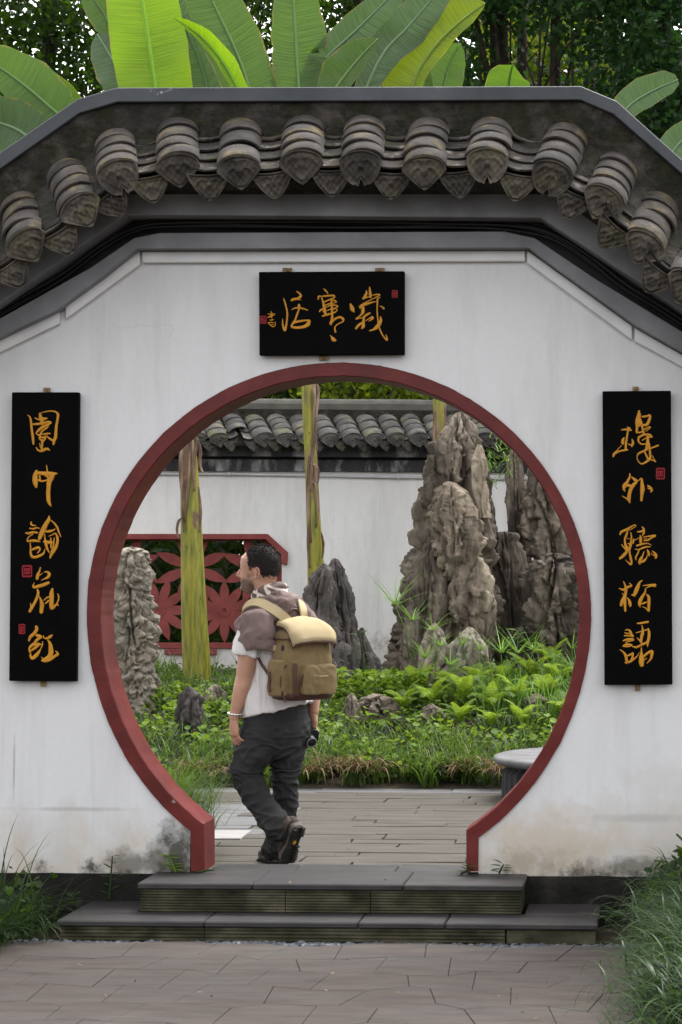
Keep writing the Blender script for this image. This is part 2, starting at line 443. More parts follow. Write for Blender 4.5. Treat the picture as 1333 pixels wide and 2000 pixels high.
M['joint_path'] = mat_var('grey_path_joint', [(0.3, (0.05, 0.044, 0.04)), (0.7, (0.085, 0.074, 0.067))], 10, 6, 0.95, 'World', bump_s=0.3)
M['joint'] = mat_var('dark_joint_mortar', [(0.3, (0.035, 0.0315, 0.0266)), (0.7, (0.07, 0.063, 0.0525))], 10, 6, 0.95, 'World', bump_s=0.5)
M['soil'] = mat_var('garden_soil', [(0.3, (0.02, 0.015, 0.009)), (0.7, (0.055, 0.042, 0.026))], 8, 8, 0.95, 'World', bump_s=0.9, bump_d=0.03, bump_scale=14)
M['pebble'] = mat_var('blue_grey_pebble', [(0.3, (0.05, 0.055, 0.065)), (0.7, (0.14, 0.145, 0.16))], 9, 5, 0.7, 'World', bump_s=0.2, island=0.4)
def rock_mat(name, a, b, c, scale=3.0, stretch=(1, 1, 0.35), patch=None):
    return mat_var(name, [(0.22, a), (0.5, b), (0.78, c)], scale, 9, 0.9, 'World', stretch, bump_s=1.0, bump_d=0.05, bump_scale=scale * 3.2,
                   stops2=patch or [(0.3, tuple(x * 0.35 for x in a)), (0.7, tuple(x * 0.8 for x in b))], scale2=3.2, fac2=((0.46, 0), (0.57, 0.85)))
M['rock'] = rock_mat('brown_grey_limestone', (0.085, 0.068, 0.052), (0.28, 0.226, 0.170), (0.50, 0.42, 0.325))
M['rock_dark'] = rock_mat('dark_limestone', (0.026, 0.021, 0.017), (0.105, 0.086, 0.068), (0.26, 0.215, 0.168))
M['rock_pale'] = rock_mat('pale_honeycomb_limestone', (0.15, 0.125, 0.098), (0.28, 0.238, 0.188), (0.39, 0.34, 0.278), 5, (1, 1, 0.8), [(0.3, (0.16, 0.14, 0.115)), (0.7, (0.3, 0.27, 0.22))])
M['rock_grey'] = rock_mat('grey_purple_limestone', (0.046, 0.040, 0.037), (0.120, 0.105, 0.098), (0.21, 0.186, 0.172))
M['bench'] = mat_var('weathered_grey_stone', [(0.3, (0.08, 0.08, 0.084)), (0.7, (0.17, 0.165, 0.165))], 4, 7, 0.8, 'World', (1, 3, 1), bump_s=0.4, bump_scale=20)
M['bench_dark'] = mat_var('dark_fluted_stone', [(0.3, (0.018, 0.018, 0.02)), (0.7, (0.05, 0.049, 0.05))], 6, 7, 0.85, 'World', (1, 1, 0.4), bump_s=0.5, bump_scale=20)
M['pipe'] = mat_var('grey_pvc', [(0.3, (0.45, 0.45, 0.46)), (0.7, (0.58, 0.58, 0.59))], 5, rough=0.5, bump_s=0)
M['bark'] = mat_var('dark_furrowed_bark', [(0.3, (0.016, 0.012, 0.009)), (0.7, (0.065, 0.05, 0.038))], 7, 8, 0.95, 'Object', (2, 2, 0.35), bump_s=1.0, bump_d=0.05, bump_scale=9)

# plants
GRN = [(0.0, (0.018, 0.045, 0.008)), (0.4, (0.035, 0.085, 0.014)), (0.75, (0.07, 0.14, 0.022)), (1.0, (0.13, 0.19, 0.03))]
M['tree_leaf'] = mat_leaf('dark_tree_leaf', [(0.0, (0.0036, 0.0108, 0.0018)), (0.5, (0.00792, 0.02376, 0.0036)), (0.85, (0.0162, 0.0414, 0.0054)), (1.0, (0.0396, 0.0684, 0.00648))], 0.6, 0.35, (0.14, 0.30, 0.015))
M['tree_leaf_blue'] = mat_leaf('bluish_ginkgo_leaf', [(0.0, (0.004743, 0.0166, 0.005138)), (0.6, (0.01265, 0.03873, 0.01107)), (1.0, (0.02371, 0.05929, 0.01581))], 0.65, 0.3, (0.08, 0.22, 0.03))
M['tree_leaf_lit'] = mat_leaf('lit_yellow_green_leaf', [(0.0, (0.02625, 0.06, 0.006)), (0.5, (0.0675, 0.12, 0.0105)), (1.0, (0.135, 0.1725, 0.015))], 0.5, 0.5, (0.40, 0.50, 0.02))  # lit copy of the tree leaf, light put into the colour
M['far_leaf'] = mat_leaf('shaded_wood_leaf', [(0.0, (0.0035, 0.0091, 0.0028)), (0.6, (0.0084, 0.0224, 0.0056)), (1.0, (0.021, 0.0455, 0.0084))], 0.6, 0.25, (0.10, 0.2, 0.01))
M['grass'] = mat_leaf('grass_blade', [(0.0, (0.006394, 0.01705, 0.004262)), (0.35, (0.02131, 0.04902, 0.00959)), (0.65, (0.05594, 0.09857, 0.02025)), (0.88, (0.1012, 0.1492, 0.03996)), (1.0, (0.1758, 0.1652, 0.07992))], 0.45, 0.3, (0.2, 0.35, 0.03))
M['grass_dark'] = mat_leaf('dark_grass_blade', [(0.0, (0.0048, 0.0144, 0.0036)), (0.5, (0.0144, 0.0372, 0.0084)), (0.9, (0.033, 0.069, 0.0132)), (1.0, (0.066, 0.096, 0.024))], 0.4, 0.22, (0.12, 0.25, 0.03))
M['dry'] = mat_leaf('dry_grass_blade', [(0.0, (0.092, 0.0506, 0.0276)), (0.5, (0.184, 0.1104, 0.0598)), (1.0, (0.3128, 0.2392, 0.138))], 0.7, 0.2, (0.3, 0.2, 0.1))
M['clover'] = mat_leaf('bright_cover_leaf', [(0.0, (0.03819, 0.08596, 0.006683)), (0.5, (0.09547, 0.1766, 0.01432)), (1.0, (0.1718, 0.2482, 0.03342))], 0.5, 0.35, (0.35, 0.5, 0.04))
M['cover_dark'] = mat_leaf('dark_cover_leaf', [(0.0, (0.0072, 0.02016, 0.00384)), (0.6, (0.0192, 0.0456, 0.00768)), (1.0, (0.0432, 0.0768, 0.012))], 0.5, 0.3, (0.2, 0.35, 0.03))
M['fern'] = mat_leaf('fern_green', [(0.0, (0.02391, 0.06111, 0.006377)), (0.45, (0.0797, 0.1541, 0.01169)), (0.8, (0.1488, 0.2444, 0.01594)), (1.0, (0.2232, 0.3082, 0.02657))], 0.5, 0.4, (0.45, 0.6, 0.05), obj=True)
M['papyrus'] = mat_leaf('papyrus_green', [(0.0, (0.03825, 0.1071, 0.01683)), (0.6, (0.0918, 0.1989, 0.0306)), (1.0, (0.176, 0.2907, 0.05355))], 0.45, 0.3, (0.3, 0.5, 0.05))
# ================================================================== FRONT WALL WITH MOON GATE
Z_THR, Z_PATIO = 0.225, 0.085
def gate_curve(kind, n=96):
    if kind == 'inner': cx, a, bt, bb, xl, xr = 664.0, 467.0, 463.0, 499.0, 399.0, 911.0
    else: cx, a, bt, bb, xl, xr = 662.5, 492.5, 490.0, 526.0, 372.5, 935.0
    cy = 1198.0
    t0 = math.pi + math.asin((cx - xl) / a)      # lower left, angle measured from the top, clockwise negative
    t1 = math.pi - math.asin((xr - cx) / a)
    out = []
    for i in range(n + 1):
        th = lerp(-(2 * math.pi - t0), t1, i / n)
        x = cx + a * math.sin(th); c = math.cos(th)
        y = cy - c * (bt if c > 0 else bb)
        out.append((x, y))
    return out
g_in, g_out = gate_curve('inner'), gate_curve('outer')
wall = thing('garden_wall', 'white plastered wall with round red rimmed moon gate under a tiled dark coping', 'wall', loc=(0, 0.1, 0))

def ext(poly):
    """extend an edge polyline beyond the frame on both sides"""
    (x0, y0), (x1, y1) = poly[0], poly[1]
    (xa, ya), (xb, yb) = poly[-2], poly[-1]
    L = (-330, y0 - (y1 - y0) / (x1 - x0) * (x0 + 330))
    Rr = (1680, yb + (yb - ya) / (xb - xa) * (1680 - xb))
    return [(-1500, L[1]), L] + poly + [Rr, (2800, Rr[1])]
T_UP = ext([(0, 662), (107, 612), (270, 491), (1030, 489), (1240, 640), (1333, 693)])
T_LO = ext([(0, 688), (116, 632), (278, 513), (1026, 510), (1232, 662), (1333, 717)])
M_UP = ext([(0, 622), (177, 523), (262, 465), (312, 455), (985, 452), (1045, 465), (1167, 547), (1333, 648)])
M_LO = ext([(0, 659), (107, 608), (200, 540), (268, 486), (1033, 484), (1060, 505), (1242, 636), (1333, 688)])
F_UP = ext([(0, 530), (225, 358), (1080, 358), (1333, 536)])
F_LO = ext([(0, 591), (245, 419), (1057, 425), (1333, 607)])
C_UP = ext([(0, 298), (152, 193), (228, 171), (1135, 168), (1205, 197), (1333, 312)])
C_LO = ext([(0, 330), (155, 221), (229, 199), (1134, 195), (1199, 223), (1333, 340)])
S_MD = ext([(0, 424), (172, 305), (235, 272), (1124, 270), (1180, 298), (1333, 436)])
S_EV = ext([(0, 512), (176, 390), (240, 351), (1072, 351), (1108, 367), (1333, 536)])

# plaster body
wall_z0 = 0.215
lo = []
jl = g_out[0]; jr = g_out[-1]
pts = []
top = [W(x, y, 0) for x, y in T_UP]
top = [Vector((p.x, 0, p.z + 0.02)) for p in top]
ring = [W(x, y, 0) for x, y in g_out]
def jit(i, k, amp):
    return amp * noise.noise(Vector((i * 0.37, k * 7.1, 0.3)))
ring = [Vector((p.x, 0, p.z)) for p in ring]
loop = [Vector((top[0].x, 0, wall_z0))] + top + [Vector((top[-1].x, 0, wall_z0)), Vector((ring[-1].x, 0, wall_z0))] + ring[::-1] + [Vector((ring[0].x, 0, wall_z0))]
V, Fs = prism(loop, [v + Vector((0, 0.205, 0)) for v in loop])
fix_normals(mesh('plaster_wall', V, Fs, M['white'], wall))

# ragged lower lip of the plaster and the mould-black plinth under it
def plinth(x0, x1):
    n = 40
    f, b = [], []
    for i in range(n + 1):
        x = lerp(x0, x1, i / n)
        f.append(Vector((x, -0.014, wall_z0 + 0.012 * noise.noise(Vector((x * 9, 0, 1))))))
    Vv, Ff = [], []
    for i, p in enumerate(f):
        Vv += [Vector((p.x, -0.02 + 0.012 * noise.noise(Vector((p.x * 5, 1, 0))), -0.05)), p, Vector((p.x, 0.19, p.z - 0.01))]
    for i in range(n):
        a = i * 3
        Ff += [(a, a + 3, a + 4, a + 1), (a + 1, a + 4, a + 5, a + 2)]
    return Vv, Ff
mesh('plinth', *plinth(top[0].x, ring[0].x - 0.0), M['plinth'], wall)
mesh('plinth', *plinth(ring[-1].x, top[-1].x), M['plinth'], wall)

# red rim: swept section along the opening
sec = []
gi = [(399.5, 1702.0)] + g_in + [(911.0, 1702.0)]
go = [(373.5, 1702.0)] + g_out + [(934.5, 1702.0)]
V, Fs = [], []
def dens(p, k=3):
    out = []
    for i in range(len(p) - 1):
        for j in range(k): out.append((lerp(p[i][0], p[i + 1][0], j / k), lerp(p[i][1], p[i + 1][1], j / k)))
    out.append(p[-1]); return out
gi, go = dens(gi), dens(go)
for i, (a, b) in enumerate(zip(gi, go)):
    ja = 1.1 * noise.noise(Vector((i * 0.31, 2, 0))) + 0.5 * noise.noise(Vector((i * 1.3, 5, 0)))
    jb = 1.6 * noise.noise(Vector((i * 0.23, 9, 0))) + 1.0 * noise.noise(Vector((i * 0.9, 3, 0)))
    c = Vector((a[0] - 664, a[1] - 1198)).normalized()
    A = W(a[0] + c.x * ja, a[1] + c.y * ja, -0.014); B = W(b[0] + c.x * jb, b[1] + c.y * jb, -0.012)
    A2 = A + (B - A).normalized() * 0.005
    V += [Vector((B.x, 0.004, B.z)), B, Vector((A2.x, -0.014, A2.z)), Vector((A.x, -0.009, A.z)), Vector((A.x, 0.215, A.z)), Vector((B.x, 0.215, B.z))]
n = len(gi)
for i in range(n - 1):
    for k in range(6):
        Fs.append((i * 6 + k, i * 6 + (k + 1) % 6, (i + 1) * 6 + (k + 1) % 6, (i + 1) * 6 + k))
fix_normals(mesh('gate_rim', V, Fs, M['red'], wall))

def same(polyA, polyB, n=140):
    """resample two edge polylines at common parameters (corners kept matched by arc share)"""
    xs = sorted(set([p[0] for p in polyA] + [p[0] for p in polyB] + [lerp(-1500, 2800, i / n) for i in range(n + 1)] + [lerp(-330, 1680, i / n) for i in range(n + 1)]))
    def at(poly, x):
        for (x0, y0), (x1, y1) in zip(poly, poly[1:]):
            if x <= x1: return y0 + (y1 - y0) * (x - x0) / (x1 - x0)
        return poly[-1][1]
    return [(x, at(polyA, x)) for x in xs], [(x, at(polyB, x)) for x in xs]
def band(name, up, lo, yf, yb, mat, x0=-1500, x1=2800, parent=wall, yf2=None):
    A, B = same(up, lo)
    A = [p for p in A if x0 - 1e-6 <= p[0] <= x1 + 1e-6]; B = [p for p in B if x0 - 1e-6 <= p[0] <= x1 + 1e-6]
    V, Fs = [], []
    for a, b in zip(A, B):
        pa = W(a[0], a[1], yf); pb = W(b[0], b[1], yf2 if yf2 is not None else yf)
        V += [pa, pb, Vector((pb.x, yb, pb.z)), Vector((pa.x, yb, pa.z))]
    m = len(A)
    for i in range(m - 1):
        for k in range(4):
            Fs.append((i * 4 + k, i * 4 + (k + 1) % 4, (i + 1) * 4 + (k + 1) % 4, (i + 1) * 4 + k))
    Fs += [(0, 1, 2, 3), tuple((m - 1) * 4 + k for k in (3, 2, 1, 0))]
    return fix_normals(mesh(name, V, Fs, mat, parent), 0.004)
tcuts = [-1500, 118, 274, 1028, 1237, 2800]
for i in range(5):
    band('trim_strip', T_UP, T_LO, -0.028 - 0.001 * (i % 2), 0.003, M['trim'], tcuts[i] + (0.6 if i else 0), tcuts[i + 1])
band('lower_moulding', M_UP, M_LO, -0.085, 0.004, M['band'])
band('recess_shade_panel', [(x, y - 40) for x, y in F_LO], [(x, y + 22) for x, y in M_UP], -0.02, 0.006, M['recess'])
band('frieze', F_UP, F_LO, -0.17, 0.0, M['band'])
band('ridge_cap', C_UP, C_LO, -0.07, 0.28, M['cap'])

# mortar bed of the roof
secs = [(C_UP, 0.02, 12), (C_LO, -0.045, 0), (S_MD, -0.06, 0), (S_EV, -0.35, 0), (S_EV, -0.35, 5), (F_UP, -0.15, 24), (F_UP, 0.1, 10)]
allx = sorted(set(p[0] for s in secs for p in s[0]) | set(lerp(-330, 1680, i / 160) for i in range(161)) | set(lerp(-1500, 2800, i / 160) for i in range(161)))
def yat(poly, x):
    for (x0, y0), (x1, y1) in zip(poly, poly[1:]):
        if x <= x1: return y0 + (y1 - y0) * (x - x0) / (x1 - x0)
    return poly[-1][1]
V, Fs = [], []
for x in allx:
    for k, (poly, yy, dy) in enumerate(secs):
        p = W(x, yat(poly, x) + dy, yy)
        if k in (1, 2, 3):
            w = noise.noise(Vector((x * 0.03, k * 3.0, 0))) * 0.010
            p += Vector((0, -abs(w), w * 0.5))
        V.append(p)
m = len(secs)
for i in range(len(allx) - 1):
    for k in range(m - 1):
        Fs.append((i * m + k, i * m + k + 1, (i + 1) * m + k + 1, (i + 1) * m + k))
fix_normals(mesh('roof_bed', V, Fs, M['mortar'], wall))
# back slope, so the coping is solid
V, Fs = [], []
for x in allx:
    a = W(x, yat(C_LO, x) + 8, 0.25); b = W(x, yat(S_EV, x) + 20, 0.25); c = Vector((b.x, 0.62, b.z))
    b2 = Vector((b.x, 0.2, b.z - 0.06))
    V += [a, c, b2]
for i in range(len(allx) - 1):
    for k in range(2): Fs.append((i * 3 + k, i * 3 + k + 1, (i + 1) * 3 + k + 1, (i + 1) * 3 + k))
mesh('back_slope', V, Fs, M['tile_pan'], wall)

# ------------------------------------------------------------------ roof tiles
def arch_geo(w, h, L, th, n=12, flip=False):
    """half-round tile: x across, y along (0..L down the roof), z up"""
    V, Fs = [], []
    sg = -1 if flip else 1
    def prof(a, r):
        return (r[0] * math.cos(a), sg * r[1] * math.sin(a))
    a0 = R(14)
    for yy in (0.0, L * 0.5, L - 0.004, L):
        for k in range(n + 1):
            a = lerp(math.pi - a0, a0, k / n)
            x, z = prof(a, (w, h)); V.append((x, yy, z - sg * h * math.sin(a0) - (0.003 if yy == L else 0) * sg))
        for k in range(n + 1):
            a = lerp(math.pi - a0, a0, k / n)
            x, z = prof(a, (w - th, h - th)); V.append((x, yy, z - sg * h * math.sin(a0)))
    m = 2 * (n + 1)
    for j in range(3):
        for k in range(n):
            Fs.append((j * m + k, j * m + k + 1, (j + 1) * m + k + 1, (j + 1) * m + k))
            o = n + 1
            Fs.append((j * m + o + k + 1, j * m + o + k, (j + 1) * m + o + k, (j + 1) * m + o + k + 1))
        for e in (0, n):
            Fs.append((j * m + e, (j + 1) * m + e, (j + 1) * m + n + 1 + e, j * m + n + 1 + e))
    for j in (0, 3):
        for k in range(n):
            Fs.append((j * m + k, j * m + k + 1, j * m + n + 2 + k, j * m + n + 1 + k))
    return V, Fs
def plate_geo(w, h, H, style, seed, nu=26, nv=22, concave=False):
    """carved end plate hanging in the x-z plane, facing -... local: x across, z up, relief towards +y"""
    V, Fs = [], []
    for j in range(nv + 1):
        t = j / nv
        for i in range(nu + 1):
            s = -1 + 2 * i / nu
            if style == 'point':
                hw = w * (1 - t) ** 0.62 * (1 - 0.0 * t) * (1.0 if t > 0 else 1)
                hw = w * max(0.0, (1 - t ** 2.1)) ** 0.92
            elif style == 'wing':
                hw = w * 0.93 * math.sqrt(max(0.0, 1 - (t * 0.94) ** 2.6))
            else:
                hw = w * max(0.0, 1 - t ** 1.25) ** 0.72
            x = s * hw
            q = min(1.0, abs(x) / w)
            topz = (-h * (1 - math.sqrt(max(0, 1 - q * q))) if not concave else -0.25 * h * (1 - q * q)) * 1.0
            bot = -H
            if style == 'wing':
                bot = -H * (1.0 - 0.16 * math.exp(-((abs(s) - 0.0) / 0.22) ** 2) + 0.05 * math.exp(-((abs(s) - 0.4) / 0.15) ** 2))
            z = lerp(topz, min(bot, topz - 0.001), t)
            e = min(1 - abs(s), t * 1.2, (1 - t))
            r = 0.0085 if e < 0.085 else 0.0
            cxn, czn = s * hw / w, (z + H * 0.45) / w
            rr = math.hypot(cxn, czn)
            r += 0.014 * math.exp(-(rr / 0.17) ** 2)
            if e > 0.12:
                ang = math.atan2(czn, abs(cxn))
                r += 0.0080 * max(0, math.sin(ang * (3 + seed % 3) + rr * 11 + seed)) * (1 if rr > 0.2 else 0.2)
                r += 0.0045 * math.sin(abs(cxn) * 21 + seed) * math.sin(czn * 17 + seed * 2)
            V.append((x, 0.008 + r, z))
    m = nu + 1
    for j in range(nv):
        for i in range(nu):
            Fs.append((j * m + i, j * m + i + 1, (j + 1) * m + i + 1, (j + 1) * m + i))
    # skirt to the back
    rim = [i for i in range(m)] + [j * m + nu for j in range(1, nv + 1)] + [nv * m + i for i in range(nu - 1, -1, -1)] + [j * m for j in range(nv - 1, 0, -1)]
    b0 = len(V)
    for r_ in rim: V.append((V[r_][0], -0.012, V[r_][2]))
    k = len(rim)
    for i in range(k): Fs.append((rim[i], rim[(i + 1) % k], b0 + (i + 1) % k, b0 + i))
    return V, Fs
def mesh_data(name, geo, mat, smooth=True):
    V, Fs = geo
    me = bpy.data.meshes.new(name)
    me.from_pydata([tuple(v) for v in V], [], Fs); me.update()
    me.materials.append(mat)
    bm = bmesh.new(); bm.from_mesh(me)
    bmesh.ops.recalc_face_normals(bm, faces=bm.faces)
    bm.to_mesh(me); bm.free()
    if smooth:
        me.polygons.foreach_set('use_smooth', [True] * len(me.polygons))
        try: me.set_sharp_from_angle(angle=R(38))
        except Exception: pass
    return me
def frame_mat(o, x, y, z):
    return Matrix(((x.x, y.x, z.x, o.x), (x.y, y.y, z.y, o.y), (x.z, y.z, z.z, o.z), (0, 0, 0, 1)))

TW, TH = 0.107, 0.072
me_cover = mesh_data('cover_tile', arch_geo(TW, TH, 0.155, 0.013), M['tile'])
me_eave = mesh_data('eave_tile', arch_geo(TW * 1.0, TH, 0.15, 0.015), M['tile'])
me_pan = mesh_data('pan_tile', arch_geo(0.115, 0.055, 0.15, 0.012, flip=True), M['tile_pan'])
PH = 0.168
me_plates = {('point', i): mesh_data('end_plate', plate_geo(TW, TH, PH, 'point', i), M['tile_plate']) for i in range(3)}
me_plates.update({('wing', i): mesh_data('end_plate', plate_geo(TW, TH, PH * 0.98, 'wing', i), M['tile_plate']) for i in range(2)})
me_drips = [mesh_data('drip_plate', plate_geo(0.094, 0.05, 0.125, 'drip', i + 5, concave=True), M['tile_plate']) for i in range(3)]

cols = [((-160, 500), (-142, 640), 35, 'point'), ((-70, 438), (-52, 575), 35, 'point'), ((22, 378), (38, 510), 33, 'point'), ((112, 312), (148, 442), 32, 'point'), ((216, 250), (222, 370), 16, 'wing'), ((344, 228), (343, 362), 2, 'point'),
        ((466, 226), (464, 366), 1, 'point'), ((594, 223), (586, 355), 0, 'point'), ((712, 223), (702, 356), 0, 'wing'), ((837, 226), (827, 366), 0, 'point'),
        ((963, 226), (952, 351), -2, 'wing'), ((1118, 240), (1082, 372), -22, 'wing'), ((1224, 304), (1186, 424), -36, 'point'), ((1306, 378), (1268, 514), -38, 'point'),
        ((1392, 452), (1352, 592), -40, 'point'), ((1480, 530), (1440, 670), -40, 'point')]
cols = [((x, yat(S_MD, x) - 44), (x, yat(S_MD, x) + 94), 0, 'point') for x in range(-1430, -350, 122)] + [((-336, 622), (-320, 760), 25, 'point'), ((-250, 562), (-232, 700), 35, 'point')] + cols
cols += [((1570, 608), (1530, 748), -40, 'point'), ((1655, 684), (1628, 824), -26, 'point')] + [((x, yat(S_MD, x) - 44), (x, yat(S_MD, x) + 94), 0, 'point') for x in range(1775, 2800, 122)]
def col_axis(tp, tip, ang, plate_px=62):
    a = R(ang)
    P0 = W(tp[0], tp[1], -0.05)
    d = Vector((tip[0] - tp[0], tip[1] - tp[1])).normalized()
    P1 = W(tip[0] - d.x * plate_px * (0.35 if abs(ang) > 10 else 0.1), tip[1] - plate_px * (0.9 if abs(ang) > 10 else 1.0), -0.42)
    u = Vector((math.cos(a), 0, math.sin(a)))
    v = (P1 - P0); L = v.length; v.normalize()
    x = (u - v * u.dot(v)).normalized()
    nz = x.cross(v)
    if nz.z < 0: nz = -nz; 
    return P0, P1, x, v, nz, L
def orient(x, v, n):
    """right-handed basis with y along v"""
    if x.cross(v).dot(n) < 0: x = -x
    return x, v, n
def lay_column(P0, P1, x, v, nz, L, me_list, step, tile_len, parent, names, jitter=0.011, lip=0.017, sink=0.0, sc=1.0):
    x, v, nz = orient(x, v, nz)
    k = len(me_list)
    for i in range(k):
        s = L * (i + 1) / k - tile_len * sc + rnd.uniform(-jitter, jitter)
        ta = lip / tile_len + rnd.uniform(-0.03, 0.03)
        ra = rnd.uniform(-0.09, 0.09)
        v2 = (v + nz * ta).normalized(); n2 = x.cross(v2).normalized()
        x2 = (x + n2 * ra * 0.6 + v2 * rnd.uniform(-0.04, 0.04)).normalized(); n2 = x2.cross(v2).normalized(); 
        v2 = n2.cross(x2)
        o = P0 + v * s + nz * (-0.006 - sink) + x * rnd.uniform(-0.006, 0.006)
        mt = frame_mat(o, x2 * sc, v2 * sc, n2 * sc)
        inst(names[i], me_list[i], mt, parent)
def hang_plate(me, P1, x, v, nz, parent, name, drop=0.0, tilt=0.30, sc=1.0):
    x, v, nz = orient(x, v, nz)
    f = Vector((v.x * 0.35, v.y, v.z * tilt)); f = (f - x * f.dot(x)).normalized()       # facing direction
    z = x.cross(f)
    if z.dot(nz) < 0: z = -z; x = -x
    o = P1 + nz * (-0.002 - drop) - v * 0.012
    inst(name, me, frame_mat(o, x * sc, f * sc, z * sc), parent)
prev = None
for i, (tp, tip, ang, st) in enumerate(cols):
    ax = col_axis(tp, tip, ang)
    P0, P1, x, v, nz, L = ax
    nt = 4 if not (400 < tp[0] < 480) else 3
    # the crown line is the top of the arch: lower the tile origin by the arch height
    ht = TH * 0.76
    off = nz * (-ht)
    lay_column(P0 + off, P1 + off, x, v, nz, L, [me_cover] * (nt - 1) + [me_eave], L / nt, 0.15, wall, ['cover_tile'] * (nt - 1) + ['eave_tile'])
    hang_plate(me_plates[(st, i % 3 if st == 'point' else i % 2)], P1, x, v, nz, wall, 'end_plate')
    if prev is not None:
        Q0 = (prev[0] + P0) * 0.5; Q1 = (prev[1] + P1) * 0.5
        ux = (P1 - prev[1]).normalized()
        vv = (Q1 - Q0); LL = vv.length; vv.normalize()
        xx = (ux - vv * ux.dot(vv)).normalized(); nn = xx.cross(vv)
        if nn.z < 0: nn = -nn
        off2 = nn * (-0.060)
        Q1b = Q1 + vv * 0.01
        lay_column(Q0 + off2, Q1b + off2, xx, vv, nn, LL, [me_pan] * 4, LL / 4, 0.15, wall, ['pan_tile'] * 4, lip=0.02)
        hang_plate(me_drips[i % 3], Q1b + nn * (-0.088), xx, vv, nn, wall, 'drip_plate', tilt=0.2, sc=1.14)
    prev = ax

# ------------------------------------------------------------------ cables in the recess under the frieze
cab = [(-1500, 812), (-330, 800), (0, 607), (120, 540), (195, 485), (262, 448), (350, 435), (660, 437), (900, 438), (1000, 441), (1080, 458), (1150, 502), (1225, 560), (1333, 628), (1680, 850), (2800, 860)]
for k in range(6):
    pth = []
    for q in smooth_path([(x, y + (k - 2.5) * 3.1 + 2.2 * math.sin(x * 0.011 + k * 1.7)) for x, y in cab], 8):
        pth.append(W(q[0], q[1], -0.05 - 0.012 * (k % 3)))
    V, Fs = tube(pth, 0.0062 if k % 2 else 0.0078, 7)
    tag(mesh('cable', V, Fs, M['cable'], None, True), 'black cable sagging along the dark recess under the roof tiles', 'cable', 'black cables along the recess')

# ------------------------------------------------------------------ calligraphy boards
def strokes_geo(strokes, ox, oy, sc, yb, depth=0.0045, wmul=1.0):
    parts = []
    for si, st in enumerate(strokes):
        P = smooth_path(st, 5)
        P = [(p[0], p[1], max(6.0, p[2] * wmul)) for p in P]
        d0 = Vector((P[0][0] - P[1][0], P[0][1] - P[1][1])).normalized()
        d1 = Vector((P[-1][0] - P[-2][0], P[-1][1] - P[-2][1])).normalized()
        a, b = P[0], P[-1]
        pre = [(a[0] + d0.x * a[2] * 0.38, a[1] + d0.y * a[2] * 0.38, a[2] * 0.35), (a[0] + d0.x * a[2] * 0.25, a[1] + d0.y * a[2] * 0.25, a[2] * 0.75)]
        post = [(b[0] + d1.x * b[2] * 0.25, b[1] + d1.y * b[2] * 0.25, b[2] * 0.75), (b[0] + d1.x * b[2] * 0.38, b[1] + d1.y * b[2] * 0.38, b[2] * 0.35)]
        P = pre + P + post
        V, Fs = [], []
        for i, (x, y, w) in enumerate(P):
            q0, q1 = P[max(0, i - 1)], P[min(len(P) - 1, i + 1)]
            t = Vector((q1[0] - q0[0], q1[1] - q0[1]))
            t = t.normalized() if t.length > 1e-6 else Vector((1, 0))
            nrm = Vector((-t.y, t.x))
            hgt = depth * min(1.0, 0.35 + w / 130.0)
            for s, hh in ((-1, -0.0006), (-0.72, hgt * 0.75), (0, hgt), (0.72, hgt * 0.75), (1, -0.0006)):
                V.append(W(ox + (x + nrm.x * s * w * 0.5) / sc, oy + (y + nrm.y * s * w * 0.5) / sc, yb - hh - si * 0.00012))
        for i in range(len(P) - 1):
            for k in range(4): Fs.append((i * 5 + k, i * 5 + k + 1, (i + 1) * 5 + k + 1, (i + 1) * 5 + k))
        parts.append((V, Fs))
    return join_geo(parts)
def seal_geo(x0, y0, x1, y1, yb, seed):
    """small red seal: square frame with a few seal-script strokes"""
    w, h = x1 - x0, y1 - y0
    r = random.Random(seed)
    S = 100.0
    t = 15
    st = [[(6, 6, t), (94, 6, t)], [(94, 6, t), (94, 94, t)], [(94, 94, t), (6, 94, t)], [(6, 94, t), (6, 6, t)]]
    for i in range(3):
        x = 28 + i * 22
        st.append([(x, 20 + r.uniform(0, 8), 14), (x + r.uniform(-5, 5), 50, 15), (x + r.uniform(-4, 4), 82 - r.uniform(0, 8), 14)])
    st += [[(20, 34 + r.uniform(-5, 5), 13), (80, 32, 13)], [(20, 66 + r.uniform(-5, 5), 13), (80, 68, 13)]]
    parts = []
    for si, s in enumerate(st):
        V = []
        for x, y, ww in s:
            i = s.index((x, y, ww)); q0, q1 = s[max(0, i - 1)], s[min(len(s) - 1, i + 1)]
            tt = Vector((q1[0] - q0[0], q1[1] - q0[1])).normalized(); nn = Vector((-tt.y, tt.x))
            for sg in (-1, 1):
                V.append(W(x0 + (x + nn.x * sg * ww / 2) / S * w, y0 + (y + nn.y * sg * ww / 2) / S * h, yb - 0.0008 - si * 0.00008))
        parts.append((V, [(2 * i, 2 * i + 1, 2 * i + 3, 2 * i + 2) for i in range(len(s) - 1)]))
    return join_geo(parts)
YB = -0.05
